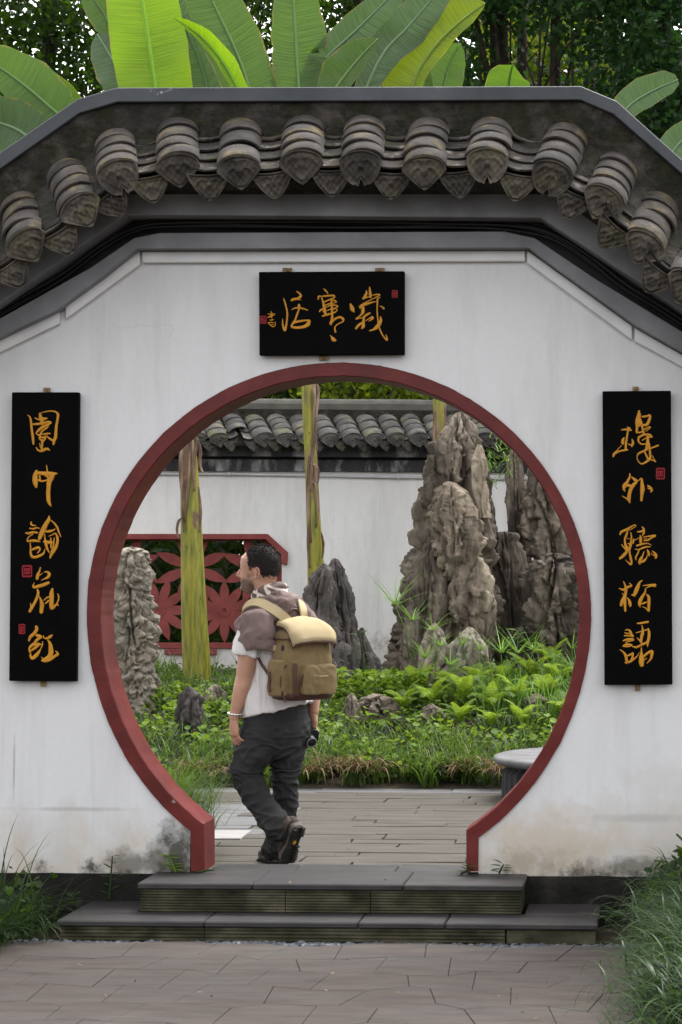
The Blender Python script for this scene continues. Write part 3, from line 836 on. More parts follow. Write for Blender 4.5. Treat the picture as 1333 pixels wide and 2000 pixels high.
def plaque(label, quad, chars, seals, brackets, tilt=0.0):
    c = W(sum(q[0] for q in quad) / 4, sum(q[1] for q in quad) / 4, YB)
    root = thing('calligraphy_board', label, 'sign', 'black calligraphy boards on the white wall', loc=c)
    f = [W(x, y, YB) for x, y in quad]
    V, Fs = prism(f, [Vector((p.x, -0.014, p.z)) for p in f])
    fix_normals(mesh('board', V, Fs, M['board'], root), 0.003)
    for st, ox, oy, sc, wm in chars:
        fix_normals(mesh('character', *strokes_geo(st, ox, oy, sc, YB, wmul=wm), M['gold'], root))
    for i, s in enumerate(seals):
        mesh('seal', *seal_geo(*s, YB, i * 7 + int(s[0])), M['seal'], root)
    for (x, y, w, h) in brackets:
        p0 = W(x - w / 2, y - h / 2, -0.02); p1 = W(x + w / 2, y + h / 2, -0.02)
        g = box(((p0.x + p1.x) / 2, -0.012, (p0.z + p1.z) / 2), (abs(p1.x - p0.x) / 2, 0.006, abs(p0.z - p1.z) / 2))
        g2 = tube([Vector(((p0.x + p1.x) / 2, -0.016, (p0.z + p1.z) / 2)), Vector(((p0.x + p1.x) / 2, -0.026, (p0.z + p1.z) / 2))], 0.006, 8)
        fix_normals(mesh('bracket', *join_geo([g, g2]), M['metal_old'], root))
    return root
C1 = [[(670,240,40),(760,310,70),(800,390,90),(700,470,90),(560,490,90),(500,530,80)],[(520,520,70),(650,505,40),(820,510,20)],
 [(240,470,40),(290,620,60),(340,820,60),(360,1000,70),(340,1250,70),(310,1400,90),(280,1500,110)],[(210,1120,20),(210,1250,50),(220,1350,70),(260,1480,90)],
 [(490,840,20),(600,785,50),(700,775,60),(860,795,60),(1020,845,40)],
 [(740,670,80),(745,740,110),(740,820,60),(680,980,70),(620,1160,70),(560,1260,80),(490,1360,70)],
 [(560,1260,80),(750,1210,80),(950,1185,70),(1080,1180,70)],[(1080,1190,90),(1040,1300,150),(950,1370,120),(800,1410,100),(640,1420,100),(520,1400,80),(480,1370,40)]]
C2 = [[(370,150,30),(440,210,80),(490,270,60),(510,320,40)],
 [(200,490,60),(220,400,80),(300,400,60),(480,385,80),(660,370,90),(730,400,80),(700,450,60),(560,510,60),(400,580,60)],
 [(310,440,50),(360,600,80),(390,750,110),(420,900,120),(430,960,100)],
 [(630,520,50),(730,540,70),(800,580,40),(700,620,40),(560,640,50),(420,690,50)],
 [(620,480,60),(640,700,80),(650,900,90),(655,1050,100),(640,1180,110),(610,1280,110),(620,1330,50)],
 [(440,760,40),(600,690,60),(760,690,60),(840,730,50),(760,770,40),(600,800,30)],
 [(240,900,50),(290,840,80),(380,800,60)],[(480,860,40),(620,820,50),(800,810,40),(810,850,50),(760,910,60),(620,960,70),(440,1010,90),(340,1040,60)],[(350,870,40),(420,960,60)],
 [(620,1300,60),(700,1180,80),(800,1110,90),(920,1080,100),(1010,1140,100),(1000,1220,60),(880,1280,50),(780,1350,50),(740,1430,60),(760,1560,80)],
 [(590,1660,20),(640,1730,80),(690,1800,160),(740,1830,120),(800,1830,20)]]
C3 = [[(80,640,60),(110,720,130),(150,820,160),(200,900,60)],
 [(600,210,40),(600,310,90),(540,420,110),(490,480,70)],[(500,480,60),(650,420,50),(740,430,60)],
 [(705,100,50),(720,220,90),(730,340,120),(740,430,80)],
 [(780,370,30),(900,340,50),(1010,340,60),(1020,370,50),(850,460,40),(650,560,40),(480,650,50),(360,730,30)],
 [(390,780,60),(480,700,100),(640,640,90),(800,590,60),(930,565,25)],
 [(1050,430,25),(970,480,70),(960,620,60),(950,800,50),(960,1000,55),(975,1150,50),(985,1260,60)],
 [(490,760,100),(490,860,130),(480,930,110),(400,1030,60),(260,1140,60),(360,1110,50),(480,1090,40),(600,1010,90),(720,940,60)],
 [(530,1050,80),(510,1180,90),(500,1280,110),(500,1380,130),(450,1440,70)],[(460,1260,80),(350,1340,100),(260,1450,80)],
 [(570,1200,30),(680,1130,50),(790,1080,90),(800,1120,90),(740,1170,60),(670,1215,20)],
 [(1060,1060,40),(1070,1170,110),(1030,1290,140),(940,1400,150),(830,1480,90),(700,1520,40)],
 [(1010,1400,60),(1080,1570,60),(1170,1720,50),(1270,1830,70)],[(1240,1640,25),(1270,1740,50),(1280,1820,60)],
 [(1030,715,25),(1110,740,50),(1170,800,80)]]
CS = [[(780,230,60),(850,330,70)],[(620,350,50),(800,370,90),(1010,340,50)],[(980,410,60),(800,460,120),(640,540,80)],[(830,360,80),(830,560,90)],
 [(720,670,40),(830,670,90),(940,630,40)],[(640,800,80),(760,920,90),(890,1020,80),(1010,950,70),(1010,770,60)],[(700,790,60),(830,800,70),(940,820,60)],[(800,930,50),(940,900,50)]]
C4 = [[(220,310,40),(280,370,60),(310,500,80),(330,700,80),(350,850,90),(370,1000,90),(380,1150,60)],
 [(620,240,30),(750,205,40),(900,190,50),(1020,215,60),(1090,290,90),(1080,420,90),(1050,600,90),(1030,800,100),(1020,950,110),(980,1060,90),(960,1150,80)],
 [(570,260,70),(590,380,130),(620,480,120),(640,560,120)],[(430,390,40),(540,440,60),(680,420,110),(780,400,40)],
 [(350,570,50),(480,570,80),(640,550,80),(800,510,90),(890,530,60),(760,600,90),(620,680,110),(500,780,80),(470,850,40),(560,900,60),(600,950,60)],
 [(830,590,40),(770,680,50),(650,760,60),(590,850,70),(560,980,60),(610,1040,60)],
 [(620,870,40),(740,850,60),(860,840,50)],[(740,900,40),(840,980,60),(940,1050,80)],[(620,960,60),(720,960,80),(680,1050,60),(630,1100,60)],
 [(560,1120,30),(590,1240,50)],[(630,1030,70),(635,1160,70),(620,1290,80)],
 [(460,1240,30),(510,1320,60),(610,1350,80),(720,1300,100),(800,1290,80),(860,1340,20)]]
C5 = [[(470,290,80),(435,420,150),(430,560,170),(445,680,140),(465,760,80)],
 [(480,350,100),(700,370,130),(900,375,130),(1060,370,50)],
 [(760,130,30),(780,280,50),(800,400,120)],
 [(530,560,80),(600,590,60),(680,585,60),(790,560,60)],[(720,430,50),(800,480,60),(800,560,60)],[(560,440,60),(580,540,50)],
 [(960,390,120),(890,490,180),(835,620,150),(820,760,135),(810,950,130),(820,1150,120),(860,1260,80),(890,1315,30)]]
C6 = [[(320,290,50),(310,350,60),(370,390,60),(460,390,25)],[(270,470,40),(370,490,60),(480,460,60),(570,480,20)],
 [(160,610,50),(250,620,80),(360,590,80),(500,600,60)],
 [(370,640,40),(250,720,40),(210,800,50),(220,850,60),(350,830,90),(480,840,80),(580,865,20)],
 [(290,900,40),(300,1050,50),(300,1170,70),(340,1290,90),(430,1310,90),(560,1270,90),(670,1200,70),(715,1080,30)],
 [(320,1100,60),(430,1060,90),(530,1030,90),(570,1090,60),(500,1190,40)],
 [(835,120,40),(820,230,120),(730,380,150),(650,560,170),(590,690,140),(550,790,100)],
 [(870,235,30),(960,300,50),(1060,430,70),(1110,560,60),(1175,720,30)],
 [(740,570,60),(850,560,90),(950,530,60),(1020,490,20)],
 [(830,700,30),(930,660,40),(1010,620,50),(1070,720,80),(1080,830,90),(1050,980,100),(980,1120,100),(900,1230,90),(865,1330,60)],
 [(710,640,30),(715,780,50),(740,900,100),(770,1040,80),(820,1140,50),(850,1190,30)],
 [(680,860,60),(800,880,110),(920,890,80)],[(880,740,30),(890,830,60),(890,950,60),(900,1060,40)],[(985,740,30),(970,880,50),(950,1050,60),(900,1150,60)]]
C7 = [[(660,115,40),(630,220,60),(590,310,90),(570,410,80)],[(620,330,30),(715,260,20)],
 [(760,230,30),(840,230,60),(890,290,90),(850,370,80),(760,410,40),(680,450,20)],
 [(500,510,20),(470,580,40),(490,630,70),(620,600,100),(760,560,100),(870,510,80)],
 [(580,680,40),(600,780,80),(570,900,80),(510,1030,80),(440,1150,90),(380,1260,80)],[(400,1040,20),(410,1130,40)],
 [(630,870,30),(670,960,70),(700,1080,120),(690,1180,110),(680,1280,100)],
 [(970,670,60),(950,780,120),(950,930,130),(945,1070,120),(960,1170,110),(1060,1090,60),(1120,980,40),(1135,870,40),(1105,790,20)],
 [(740,970,30),(830,900,50),(900,880,40)],[(790,1050,40),(870,980,60)],[(1090,1060,40),(1120,1100,40)]]
C8 = [[(550,250,80),(560,330,100),(490,440,100),(400,520,90),(360,620,60)],
 [(560,480,80),(640,510,110),(680,530,60),(580,590,80),(510,680,80),(420,760,90),(370,830,60),(390,910,70)],
 [(480,740,60),(600,710,80),(680,720,40)],[(620,730,60),(520,810,80),(430,870,60)],
 [(710,640,20),(715,720,35),(660,840,40),(600,940,90),(520,1030,110),(440,1080,90),(400,1010,60),(400,950,40)],
 [(730,490,30),(760,550,40),(830,560,60),(910,520,90),(975,460,20)],
 [(850,600,40),(910,700,90),(930,830,130),(930,960,140),(880,1050,130),(780,1110,110),(700,1140,60)],[(680,1045,20),(740,1100,40),(760,1150,80),(900,1120,80),(1040,1020,80),(1100,980,90),(1100,930,50),(1045,885,20)]]
C9 = [[(270,550,30),(390,545,60),(480,560,50)],[(390,490,20),(450,520,60)],[(410,570,50),(390,700,55),(370,830,60),(360,970,60)],
 [(330,720,30),(300,780,80),(300,850,80)],[(270,890,20),(180,990,30),(110,1080,70),(90,1130,50)],[(130,1060,60),(250,1010,50),(400,985,50)],
 [(500,750,20),(520,830,70),(495,910,50)],[(420,860,30),(490,890,40)],
 [(650,140,50),(650,240,110),(620,370,120),(610,480,80),(600,600,60)],[(650,330,130),(680,420,130)],
 [(720,270,50),(820,255,60),(890,240,60),(870,350,80),(820,440,80),(740,450,60),(640,470,40)],
 [(600,610,50),(700,600,40),(770,540,40),(880,490,40),(890,510,30),(800,580,30)],[(720,480,60),(740,580,60),(760,660,70)],
 [(640,720,60),(750,660,60),(870,660,70),(930,710,40),(820,700,40)],[(640,740,60),(640,800,50),(700,860,40),(790,860,40)],[(720,780,30),(800,730,30)],
 [(840,720,70),(840,830,90),(830,940,110),(780,1000,60),(650,1060,50),(610,1130,30),(630,1220,30),(700,1290,40),(800,1250,60),(890,1170,70),(890,1050,60),(880,950,60),(870,840,40)],
 [(760,1000,40),(820,1130,50),(850,1180,60)],[(910,950,40),(990,920,45),(1070,890,50)],[(880,1190,40),(950,1210,40),(1010,1240,40)],[(940,1110,20),(1000,1230,30)]]
C10 = [[(370,180,30),(370,260,60),(310,380,80),(250,470,120),(230,540,80),(250,600,30)],
 [(420,270,40),(500,340,90),(530,380,70),(460,450,100),(390,560,100),(360,680,100),(350,780,100),(370,870,40)],[(300,460,100),(380,470,80)],
 [(190,710,20),(270,760,40),(350,810,80)],
 [(550,370,20),(600,330,40),(650,310,60),(660,420,90),(670,540,120),(660,650,100),(650,740,80),(645,820,60)],
 [(785,460,30),(850,510,70),(890,580,70),(860,620,30)],[(785,520,20),(840,550,40)]]
C11 = [[(150,390,50),(190,320,80),(300,270,80),(420,200,60),(530,140,40),(560,170,30),(480,230,30),(370,280,30)],
 [(350,290,40),(320,400,80),(280,520,70),(290,640,80),(330,760,130),(320,850,90),(240,950,80),(150,1010,90)],
 [(430,330,25),(450,430,50),(440,540,50),(430,660,80),(400,760,80),(400,850,60),(430,1000,80),(450,1100,70),(430,1170,60),(360,1110,40),(290,1045,15)],
 [(350,490,30),(390,500,30)],[(370,620,50),(400,640,60)],[(190,640,20),(240,710,40),(290,760,50)],[(280,850,20),(190,940,30)],
 [(500,500,40),(500,560,60),(490,620,50)],[(530,540,30),(640,480,25)],
 [(720,180,25),(770,250,70),(770,340,70),(740,410,40)],[(610,320,40),(700,310,70),(780,290,70)],
 [(680,410,40),(690,500,90),(690,600,80)],[(750,460,30),(860,440,40),(960,430,60),(1070,410,60)],[(1070,430,50),(960,480,50),(890,530,60),(780,550,40)],[(770,510,20),(850,490,30)],
 [(590,680,60),(720,640,60),(860,620,40),(975,665,20)],
 [(550,770,30),(640,780,40),(740,740,60),(850,710,50),(940,705,30)],[(650,790,40),(610,890,50),(560,990,50),(580,1060,20)],
 [(780,830,30),(740,940,50),(700,1020,100),(660,1110,90),(670,1170,30)],[(680,1120,60),(780,1070,80),(850,980,40),(860,910,20)],
 [(860,780,30),(890,850,80),(910,930,70)],[(990,810,20),(1060,880,70),(1090,950,100),(1080,1000,60)],[(960,870,20),(1040,940,40)]]
C12 = [[(130,390,30),(250,430,80),(330,370,90),(450,320,60),(390,250,20)],[(245,210,30),(290,330,60),(310,430,80),(290,550,90),(270,680,110),(280,800,90),(290,980,60)],
 [(220,510,20),(250,600,50),(210,720,100),(180,830,90)],[(345,635,30),(390,710,70),(410,780,100),(420,850,70)],
 [(735,185,25),(670,230,60),(620,340,110),(570,460,120),(520,560,90),(450,560,30)],[(520,570,60),(540,600,30)],
 [(750,320,25),(900,305,50),(1070,300,80)],[(1070,330,60),(950,330,50),(840,380,30)],
 [(820,390,30),(800,500,60),(740,600,90),(680,710,110),(660,800,90),(675,880,25)],
 [(840,540,30),(900,620,90),(905,750,90),(900,880,80),(900,980,60),(830,910,40),(730,865,15)],[(700,800,40),(790,770,60),(860,740,30)]]
C13 = [[(290,350,30),(340,330,40),(410,370,80),(450,460,80),(500,510,60),(400,490,50),(270,490,50)],[(270,410,25),(340,430,50),(420,430,50)],
 [(240,620,50),(340,590,80),(480,580,70),(490,610,50),(370,640,40),(300,670,30)],[(240,760,70),(340,720,80),(470,735,40),(370,770,50),(240,770,40)],
 [(150,850,25),(230,910,50),(290,990,80),(320,1100,90),(330,1200,80)],[(330,1020,50),(430,980,70),(490,940,50),(480,1030,70),(450,1130,80)],[(280,1190,40),(400,1170,80),(500,1110,60),(590,1030,40),(660,920,15)],
 [(600,170,40),(720,160,70),(880,130,70)],
 [(720,220,25),(740,300,50),(740,420,100),(710,540,90),(700,650,80)],[(570,415,30),(700,380,40),(830,340,50),(890,310,50)],
 [(890,320,60),(910,420,90),(900,560,90),(870,680,80),(870,780,20)],[(590,540,20),(660,610,50),(720,690,60)],[(450,760,20),(570,790,70),(690,740,70),(800,690,70),(880,650,70)],
 [(710,790,30),(710,920,70),(710,1050,140),(710,1180,160),(720,1260,130)],[(740,1060,60),(850,960,80),(980,890,80),(980,980,100),(950,1100,60),(850,1210,20)],[(770,1130,40),(850,1070,20)]]
plaque('wide black lacquer board with three gold characters, hung above the round gate', [(506, 531), (790, 529.5), (790, 692.5), (507, 694)],
       [(C1, 540, 555, 16.667, 0.95), (C2, 610, 555, 16.667, 0.85), (C3, 680, 555, 16.667, 0.9), (CS, 500, 600, 26.66, 0.8)],
       [(508, 617, 521, 632), (766, 567, 777, 581)], [(561, 527, 18, 8), (742, 527, 18, 8), (632, 699, 18, 8)])
plaque('tall black board with five gold characters and two red seals, left of the gate', [(23.5, 766), (154, 766), (149, 1331), (18, 1330)],
       [(C4, 40, 790, 14.81, 0.9), (C5, 40, 900, 14.81, 0.95), (C6, 40, 1000, 14.81, 0.9), (C7, 30, 1100, 13.33, 0.95), (C8, 30, 1205, 13.33, 0.95)],
       [(43.5, 1104, 63, 1127), (37, 1219, 49.5, 1238)], [(91, 762, 12, 10), (84, 1335, 10, 12)])
plaque('tall black board with five gold characters and one red seal, right of the gate', [(1177, 764), (1311, 763), (1314, 1337), (1181, 1338)],
       [(C9, 1190, 790, 11.11, 0.85), (C10, 1200, 910, 12.12, 0.9), (C11, 1200, 1015, 13.33, 0.85), (C12, 1200, 1120, 13.33, 0.9), (C13, 1200, 1205, 13.33, 0.85)],
       [(1282, 914, 1299, 936)], [(1242, 760, 12, 10), (1246, 1343, 10, 12)])

# ================================================================== STEPS, PATH, GROUND
steps = thing('stone_steps', 'two low grey slab steps with ribbed mossy fronts below the round gate', 'steps', loc=(0, -0.4, 0))
y_up = (WG(272, 1722, Z_THR).y + WG(1022, 1732, Z_THR).y) / 2
Z_LOW = 0.086
y_lo = (WG(112, 1796, Z_LOW).y + WG(1169, 1807, Z_LOW).y) / 2
ux0, ux1 = WG(272, 1722, Z_THR).x, WG(1022, 1732, Z_THR).x
lx0, lx1 = WG(112, 1796, Z_LOW).x, WG(1169, 1807, Z_LOW).x
print('steps y', y_up, y_lo, ux0, ux1, lx0, lx1)
def slab(x0, x1, y0, y1, z1, th, mat, parent, name='slab', bev=0.006, skew=0.0):
    f = [Vector((x0, y0, z1)), Vector((x1, y0, z1)), Vector((x1 + skew, y1, z1)), Vector((x0 + skew, y1, z1))]
    V, Fs = prism(f, [p - Vector((0, 0, th)) for p in f])
    return fix_normals(mesh(name, V, Fs, mat, parent), bev)
def cuts(xs, gap=0.004):
    return [(a + gap / 2, b - gap / 2) for a, b in zip(xs, xs[1:])]
g1, g2 = lerp(ux0, ux1, 0.30), lerp(ux0, ux1, 0.69)
y_in = 0.06
for a, b in cuts([ux0, g1, g2, ux1]):
    slab(a, b, y_up, y_in, Z_THR, 0.03, M['slab'], steps)
tx0, tx1 = W(399, 1700, 0).x + 0.002, W(911, 1700, 0).x - 0.002
for a, b in cuts([tx0, lerp(tx0, tx1, 0.33), lerp(tx0, tx1, 0.72), tx1]):
    slab(a, b, y_in + 0.004, 0.30, Z_THR - 0.002, 0.05, M['slab'], steps, 'threshold_slab')
for a, b in cuts([lx0, lerp(lx0, lx1, 0.275), lerp(lx0, lx1, 0.56), lerp(lx0, lx1, 0.72), lx1]):
    slab(a, b, y_lo, y_up + 0.03, Z_LOW, 0.028, M['slab'], steps)
slab(lx0 + 0.0, ux0 - 0.001, y_up + 0.034, -0.02, Z_LOW - 0.001, 0.028, M['slab'], steps, skew=0.0)
slab(ux1 + 0.001, lx1, y_up + 0.034, -0.02, Z_LOW - 0.001, 0.028, M['slab'], steps)
def ribbed(x0, x1, y, z0, z1, n, parent, depth=0.5):
    prof = []
    for i in range(n):
        a = lerp(z0, z1, i / n); b = lerp(z0, z1, (i + 1) / n); h = b - a
        prof += [(y + 0.010, a), (y + 0.010, a + h * 0.22), (y, a + h * 0.34), (y, a + h * 0.88)]
    prof += [(y + 0.010, z1), (y + depth, z1), (y + depth, z0)]
    L = [Vector((x0, p[0], p[1])) for p in prof]; Rr = [Vector((x1, p[0], p[1])) for p in prof]
    V, Fs = prism(L, Rr)
    fix_normals(mesh('ribbed_riser', V, Fs, M['riser'], parent))
for a, b in cuts([ux0 + 0.012, lerp(ux0, ux1, 0.385), lerp(ux0, ux1, 0.605), ux1 - 0.012]):
    ribbed(a, b, y_up + 0.014, Z_LOW + 0.001, Z_THR - 0.031, 8, steps, 0.34)
for a, b in cuts([lx0 + 0.012, lerp(lx0, lx1, 0.275), lerp(lx0, lx1, 0.83)]):
    ribbed(a, b, y_lo + 0.014, -0.01, Z_LOW - 0.029, 4, steps, 0.25)
a, b = lerp(lx0, lx1, 0.832), lx1 - 0.012
V, Fs = box(((a + b) / 2, y_lo + 0.15, 0.022), ((b - a) / 2, 0.13, 0.034)); fix_normals(mesh('plain_riser', V, Fs, M['riser'], steps), 0.004)

gp = tag(mesh('ground', [(-400, -60, -0.03), (400, -60, -0.03), (400, 900, -0.03), (-400, 900, -0.03)], [(0, 1, 2, 3)], M['soil']), kind='structure')

def inset_poly(pts, d):
    c = sum(pts, Vector((0, 0, 0))) / len(pts)
    out = []
    n = len(pts)
    for i in range(n):
        a, b, e = pts[i - 1], pts[i], pts[(i + 1) % n]
        d1 = (b - a).normalized(); d2 = (e - b).normalized()
        n1 = Vector((-d1.y, d1.x, 0)); n2 = Vector((-d2.y, d2.x, 0))
        k = (n1 + n2)
        if k.length < 1e-6: k = n1
        k.normalize()
        out.append(b + k * d / max(0.5, k.dot(n1)))
    return out
def paver(pts, z, th, gap, mat, parent, name, tilt=0.0, drop=0.0, bev=0.004):
    q = inset_poly(pts, gap)
    c = sum(q, Vector((0, 0, 0))) / len(q)
    tx, ty = rnd.uniform(-tilt, tilt), rnd.uniform(-tilt, tilt)
    top = [Vector((p.x, p.y, z - drop + (p.x - c.x) * tx + (p.y - c.y) * ty)) for p in inset_poly(q, bev)]
    mid = [Vector((p.x, p.y, t.z - bev)) for p, t in zip(q, top)]
    bot = [Vector((p.x, p.y, z - th)) for p in q]
    n = len(q)
    loc = Vector((c.x, c.y, z))
    V = [v - loc for v in top + mid + bot]
    Fs = [tuple(range(n))]
    for i in range(n):
        j = (i + 1) % n
        Fs += [(i, n + i, n + j, j), (n + i, 2 * n + i, 2 * n + j, n + j)]
    me = bpy.data.meshes.new(name); me.from_pydata([tuple(v) for v in V], [], Fs); me.update(); me.materials.append(mat)
    return inst(name, me, Matrix.Translation(loc), parent)
def hexgrid(x0, x1, y0, y1, nx, ny, jx, jy, seed):
    """brick-bond cells with shared jittered corners -> irregular hexagons"""
    r = random.Random(seed); cache = {}
    dx, dy = (x1 - x0) / nx, (y1 - y0) / ny
    def vtx(i2, j):
        k = (i2, j)
        if k not in cache:
            cache[k] = Vector((x0 + i2 * dx / 2 + r.uniform(-jx, jx) * dx, y0 + j * dy + r.uniform(-jy, jy) * dy, 0))
        return cache[k]
    cells = []
    for j in range(ny):
        off = j % 2
        for i in range(-1, nx + 1):
            a = 2 * i + off
            cells.append([vtx(a, j), vtx(a + 1, j), vtx(a + 2, j), vtx(a + 2, j + 1), vtx(a + 1, j + 1), vtx(a, j + 1)])
    return cells
# front path: irregular stones
pl = WG(40, 1840, 0); pr = WG(1217, 1852, 0)
px0, px1 = pl.x - 0.02, pr.x + 0.06
py1 = y_lo - 0.065
path = tag(mesh('path', [(px0 - 0.6, -6.5, -0.012), (px1 + 0.25, -6.5, -0.012), (px1 + 0.25, py1, -0.012), (px0 - 0.02, py1, -0.012)], [(0, 1, 2, 3)], M['joint_path']), kind='structure')
for c in hexgrid(px0 - 0.05, px1, -4.1, py1, 9, 11, 0.17, 0.22, 3):
    cen = sum(c, Vector((0, 0, 0))) / 6
    q = [Vector((min(max(p.x, px0 - 0.05 - max(0.0, (py1 - p.y)) * 0.28), px1 + max(0.0, (py1 - p.y)) * 0.05), p.y, 0)) for p in c]
    ar = abs(sum(q[i].x * q[(i + 1) % 6].y - q[(i + 1) % 6].x * q[i].y for i in range(6))) / 2
    if ar < 0.02: continue
    paver(q, 0.0, 0.02, 0.0011, M['path'], path, 'paving_stone', 0.004, rnd.uniform(0, 0.002), 0.0022)
# gutter of small pebbles at the foot of the steps
def pebble_strip(name, pts_fn, n, smin, smax, mat, seed=1):
    r = random.Random(seed)
    ico = bmesh.new(); bmesh.ops.create_icosphere(ico, subdivisions=1, radius=1.0)
    vs = np.array([v.co[:] for v in ico.verts]); fs = np.array([[v.index for v in f.verts] for f in ico.faces]); ico.free()
    Vs, Fa = [], []
    for i in range(n):
        x, y, z = pts_fn(r)
        s = r.uniform(smin, smax); a = r.uniform(0, math.pi)
        S = np.array([s * r.uniform(0.8, 1.5), s * r.uniform(0.7, 1.1), s * r.uniform(0.4, 0.7)])
        v = vs * S; ca, sa = math.cos(a), math.sin(a)
        v = np.stack([v[:, 0] * ca - v[:, 1] * sa, v[:, 0] * sa + v[:, 1] * ca, v[:, 2]], 1) + np.array([x, y, z])
        Vs.append(v); Fa.append(fs + i * len(vs))
    return np_mesh(name, np.concatenate(Vs), np.concatenate(Fa), mat, None, True)
tag(pebble_strip('pebbles', lambda r: (r.uniform(px0 - 0.3, px1 + 0.2), r.uniform(py1 - 0.005, y_lo + 0.01), -0.02 + r.uniform(0, 0.012)), 1500, 0.010, 0.02, M['pebble']), 'blue grey pebbles filling the gutter at the foot of the steps', kind='stuff')
tag(pebble_strip('pebbles', lambda r: (lambda t, q: (px0 - 0.12 - t * 0.3 - q * 0.14, py1 - t * 1.2, -0.02 + r.uniform(0, 0.012)))(r.uniform(0, 1), r.random()), 700, 0.010, 0.02, M['pebble'], 4), 'blue grey pebbles along the left edge of the path', kind='stuff')

# patio behind the gate
PAT_Y1 = 5.35
patio = tag(mesh('patio', [(-3.2, 0.24, 0.06), (3.8, 0.24, 0.06), (3.8, PAT_Y1, 0.06), (-3.2, PAT_Y1, 0.06)], [(0, 1, 2, 3)], M['joint']), kind='structure')
r = random.Random(5)
yy = 0.30
row = 0
while yy < PAT_Y1 - 0.05:
    hgt = r.uniform(0.15, 0.25)
    if yy + hgt > PAT_Y1 - 0.26: hgt = PAT_Y1 - 0.26 - yy if yy < PAT_Y1 - 0.3 else PAT_Y1 - yy
    last = yy + hgt >= PAT_Y1 - 0.02
    x = -1.6 - r.uniform(0, 0.5)
    while x < 1.9:
        L = r.uniform(0.5, 1.15) if not last else r.uniform(0.8, 1.1)
        q = [Vector((x + r.uniform(-.012, .012), yy + r.uniform(-.006, .006), 0)), Vector((x + L + r.uniform(-.012, .012), yy + r.uniform(-.006, .006), 0)), Vector((x + L + r.uniform(-.012, .012), yy + hgt, 0)), Vector((x, yy + hgt, 0))]
        grey = last or (yy > 2.3 and yy < 4.2 and x + L / 2 < -1.0 - 0.25 * (3.4 - yy))
        paver(q, Z_PATIO, 0.03, 0.0028, M['patio_grey'] if grey else M['patio'], patio, 'paver', 0.008, r.uniform(0, 0.005))
        x += L
    yy += hgt
    row += 1
pp = [WG(405, 1638, Z_PATIO + 0.004), WG(470, 1638, Z_PATIO + 0.004), WG(492, 1622, Z_PATIO + 0.004), WG(405, 1622, Z_PATIO + 0.004)]
paver([Vector((p.x, p.y, 0)) for p in pp], Z_PATIO + 0.007, 0.02, 0.002, M['pale'], patio, 'paver')
# ================================================================== BACK WALL
bwall = thing('garden_wall', 'old white back wall with tiled coping, black bands and a red lattice window behind the rocks', 'wall', loc=(BACK_P.x, BACK_P.y, 0))
def bw_uv(px, py, off=0.0):
    p = WB(px, py, off) - BACK_P
    return p.dot(BACK_U), WB(px, py, off).z
def bw_pt(u, z, off=0.0):
    q = BACK_P + BACK_U * u + BACK_N * off
    return Vector((q.x, q.y, z))
u0, u1 = bw_uv(-250, 1000)[0], bw_uv(1750, 1000)[0]
ztop = bw_uv(660, 880)[1]
WIN = [(160, 1100), (222, 1053), (519, 1053), (551, 1083), (551, 1230), (525, 1257), (222, 1257), (160, 1220)]
bm = bmesh.new()
def loop_edges(bm, pts):
    vs = [bm.verts.new(p) for p in pts]
    return [bm.edges.new((vs[i], vs[(i + 1) % len(vs)])) for i in range(len(vs))]
ed = loop_edges(bm, [bw_pt(u0, -0.2), bw_pt(u1, -0.2), bw_pt(u1, ztop), bw_pt(u0, ztop)])
wpts = [bw_pt(*bw_uv(x, y)) for x, y in WIN]
ed += loop_edges(bm, wpts)
bmesh.ops.triangle_fill(bm, use_beauty=True, use_dissolve=False, edges=ed, normal=BACK_N)
ex = bmesh.ops.extrude_face_region(bm, geom=list(bm.faces))
for v in [g for g in ex['geom'] if isinstance(g, bmesh.types.BMVert)]: v.co -= BACK_N * 0.28
bmesh.ops.recalc_face_normals(bm, faces=bm.faces)
me = bpy.data.meshes.new('plaster_wall'); bm.to_mesh(me); bm.free(); me.materials.append(M['white_old'])
o = bpy.data.objects.new('plaster_wall', me); link(o, bwall); o.matrix_parent_inverse = Matrix.Translation(bwall.location).inverted()

def wb_strip(name, poly, w_in, w_out, off0, off1, mat, parent=bwall):
    """moulding along a pixel polyline on the back wall, between offsets off0 and off1 (off1 nearer the camera)"""
    V, Fs = [], []
    P = [Vector(p) for p in poly]
    for i, p in enumerate(P):
        t0 = (P[i] - P[i - 1]).normalized() if i > 0 else (P[1] - P[0]).normalized()
        t1 = (P[i + 1] - P[i]).normalized() if i < len(P) - 1 else t0
        nn = Vector((-t0.y, t0.x)) + Vector((-t1.y, t1.x)); nn.normalize()
        k = 1 / max(0.4, nn.dot(Vector((-t0.y, t0.x))))
        a = p + nn * w_in * k; b = p - nn * w_out * k
        V += [bw_pt(*bw_uv(a.x, a.y), off0), bw_pt(*bw_uv(b.x, b.y), off0), bw_pt(*bw_uv(b.x, b.y), off1), bw_pt(*bw_uv(a.x, a.y), off1)]
    m = len(P)
    for i in range(m - 1):
        for k in range(4): Fs.append((i * 4 + k, i * 4 + (k + 1) % 4, (i + 1) * 4 + (k + 1) % 4, (i + 1) * 4 + k))
    Fs += [(0, 1, 2, 3), tuple((m - 1) * 4 + k for k in (3, 2, 1, 0))]
    return fix_normals(mesh(name, V, Fs, mat, parent), 0.004)
win = wb_strip('window_frame', [(150, 1107), (219, 1053), (520, 1053), (553, 1083), (552, 1102)], 0.5, 10, -0.02, 0.05, M['red_dull'])
wb_strip('window_lining', [(150, 1107), (222, 1053.5), (519, 1053.5), (550.5, 1083), (550.5, 1230), (550, 1256.5)], 2, 0.0, -0.20, -0.004, M['red_dull'])
wb_strip('window_sill', [(150, 1261), (552, 1261)], 5.5, 5.5, -0.14, 0.03, M['red_dull'])
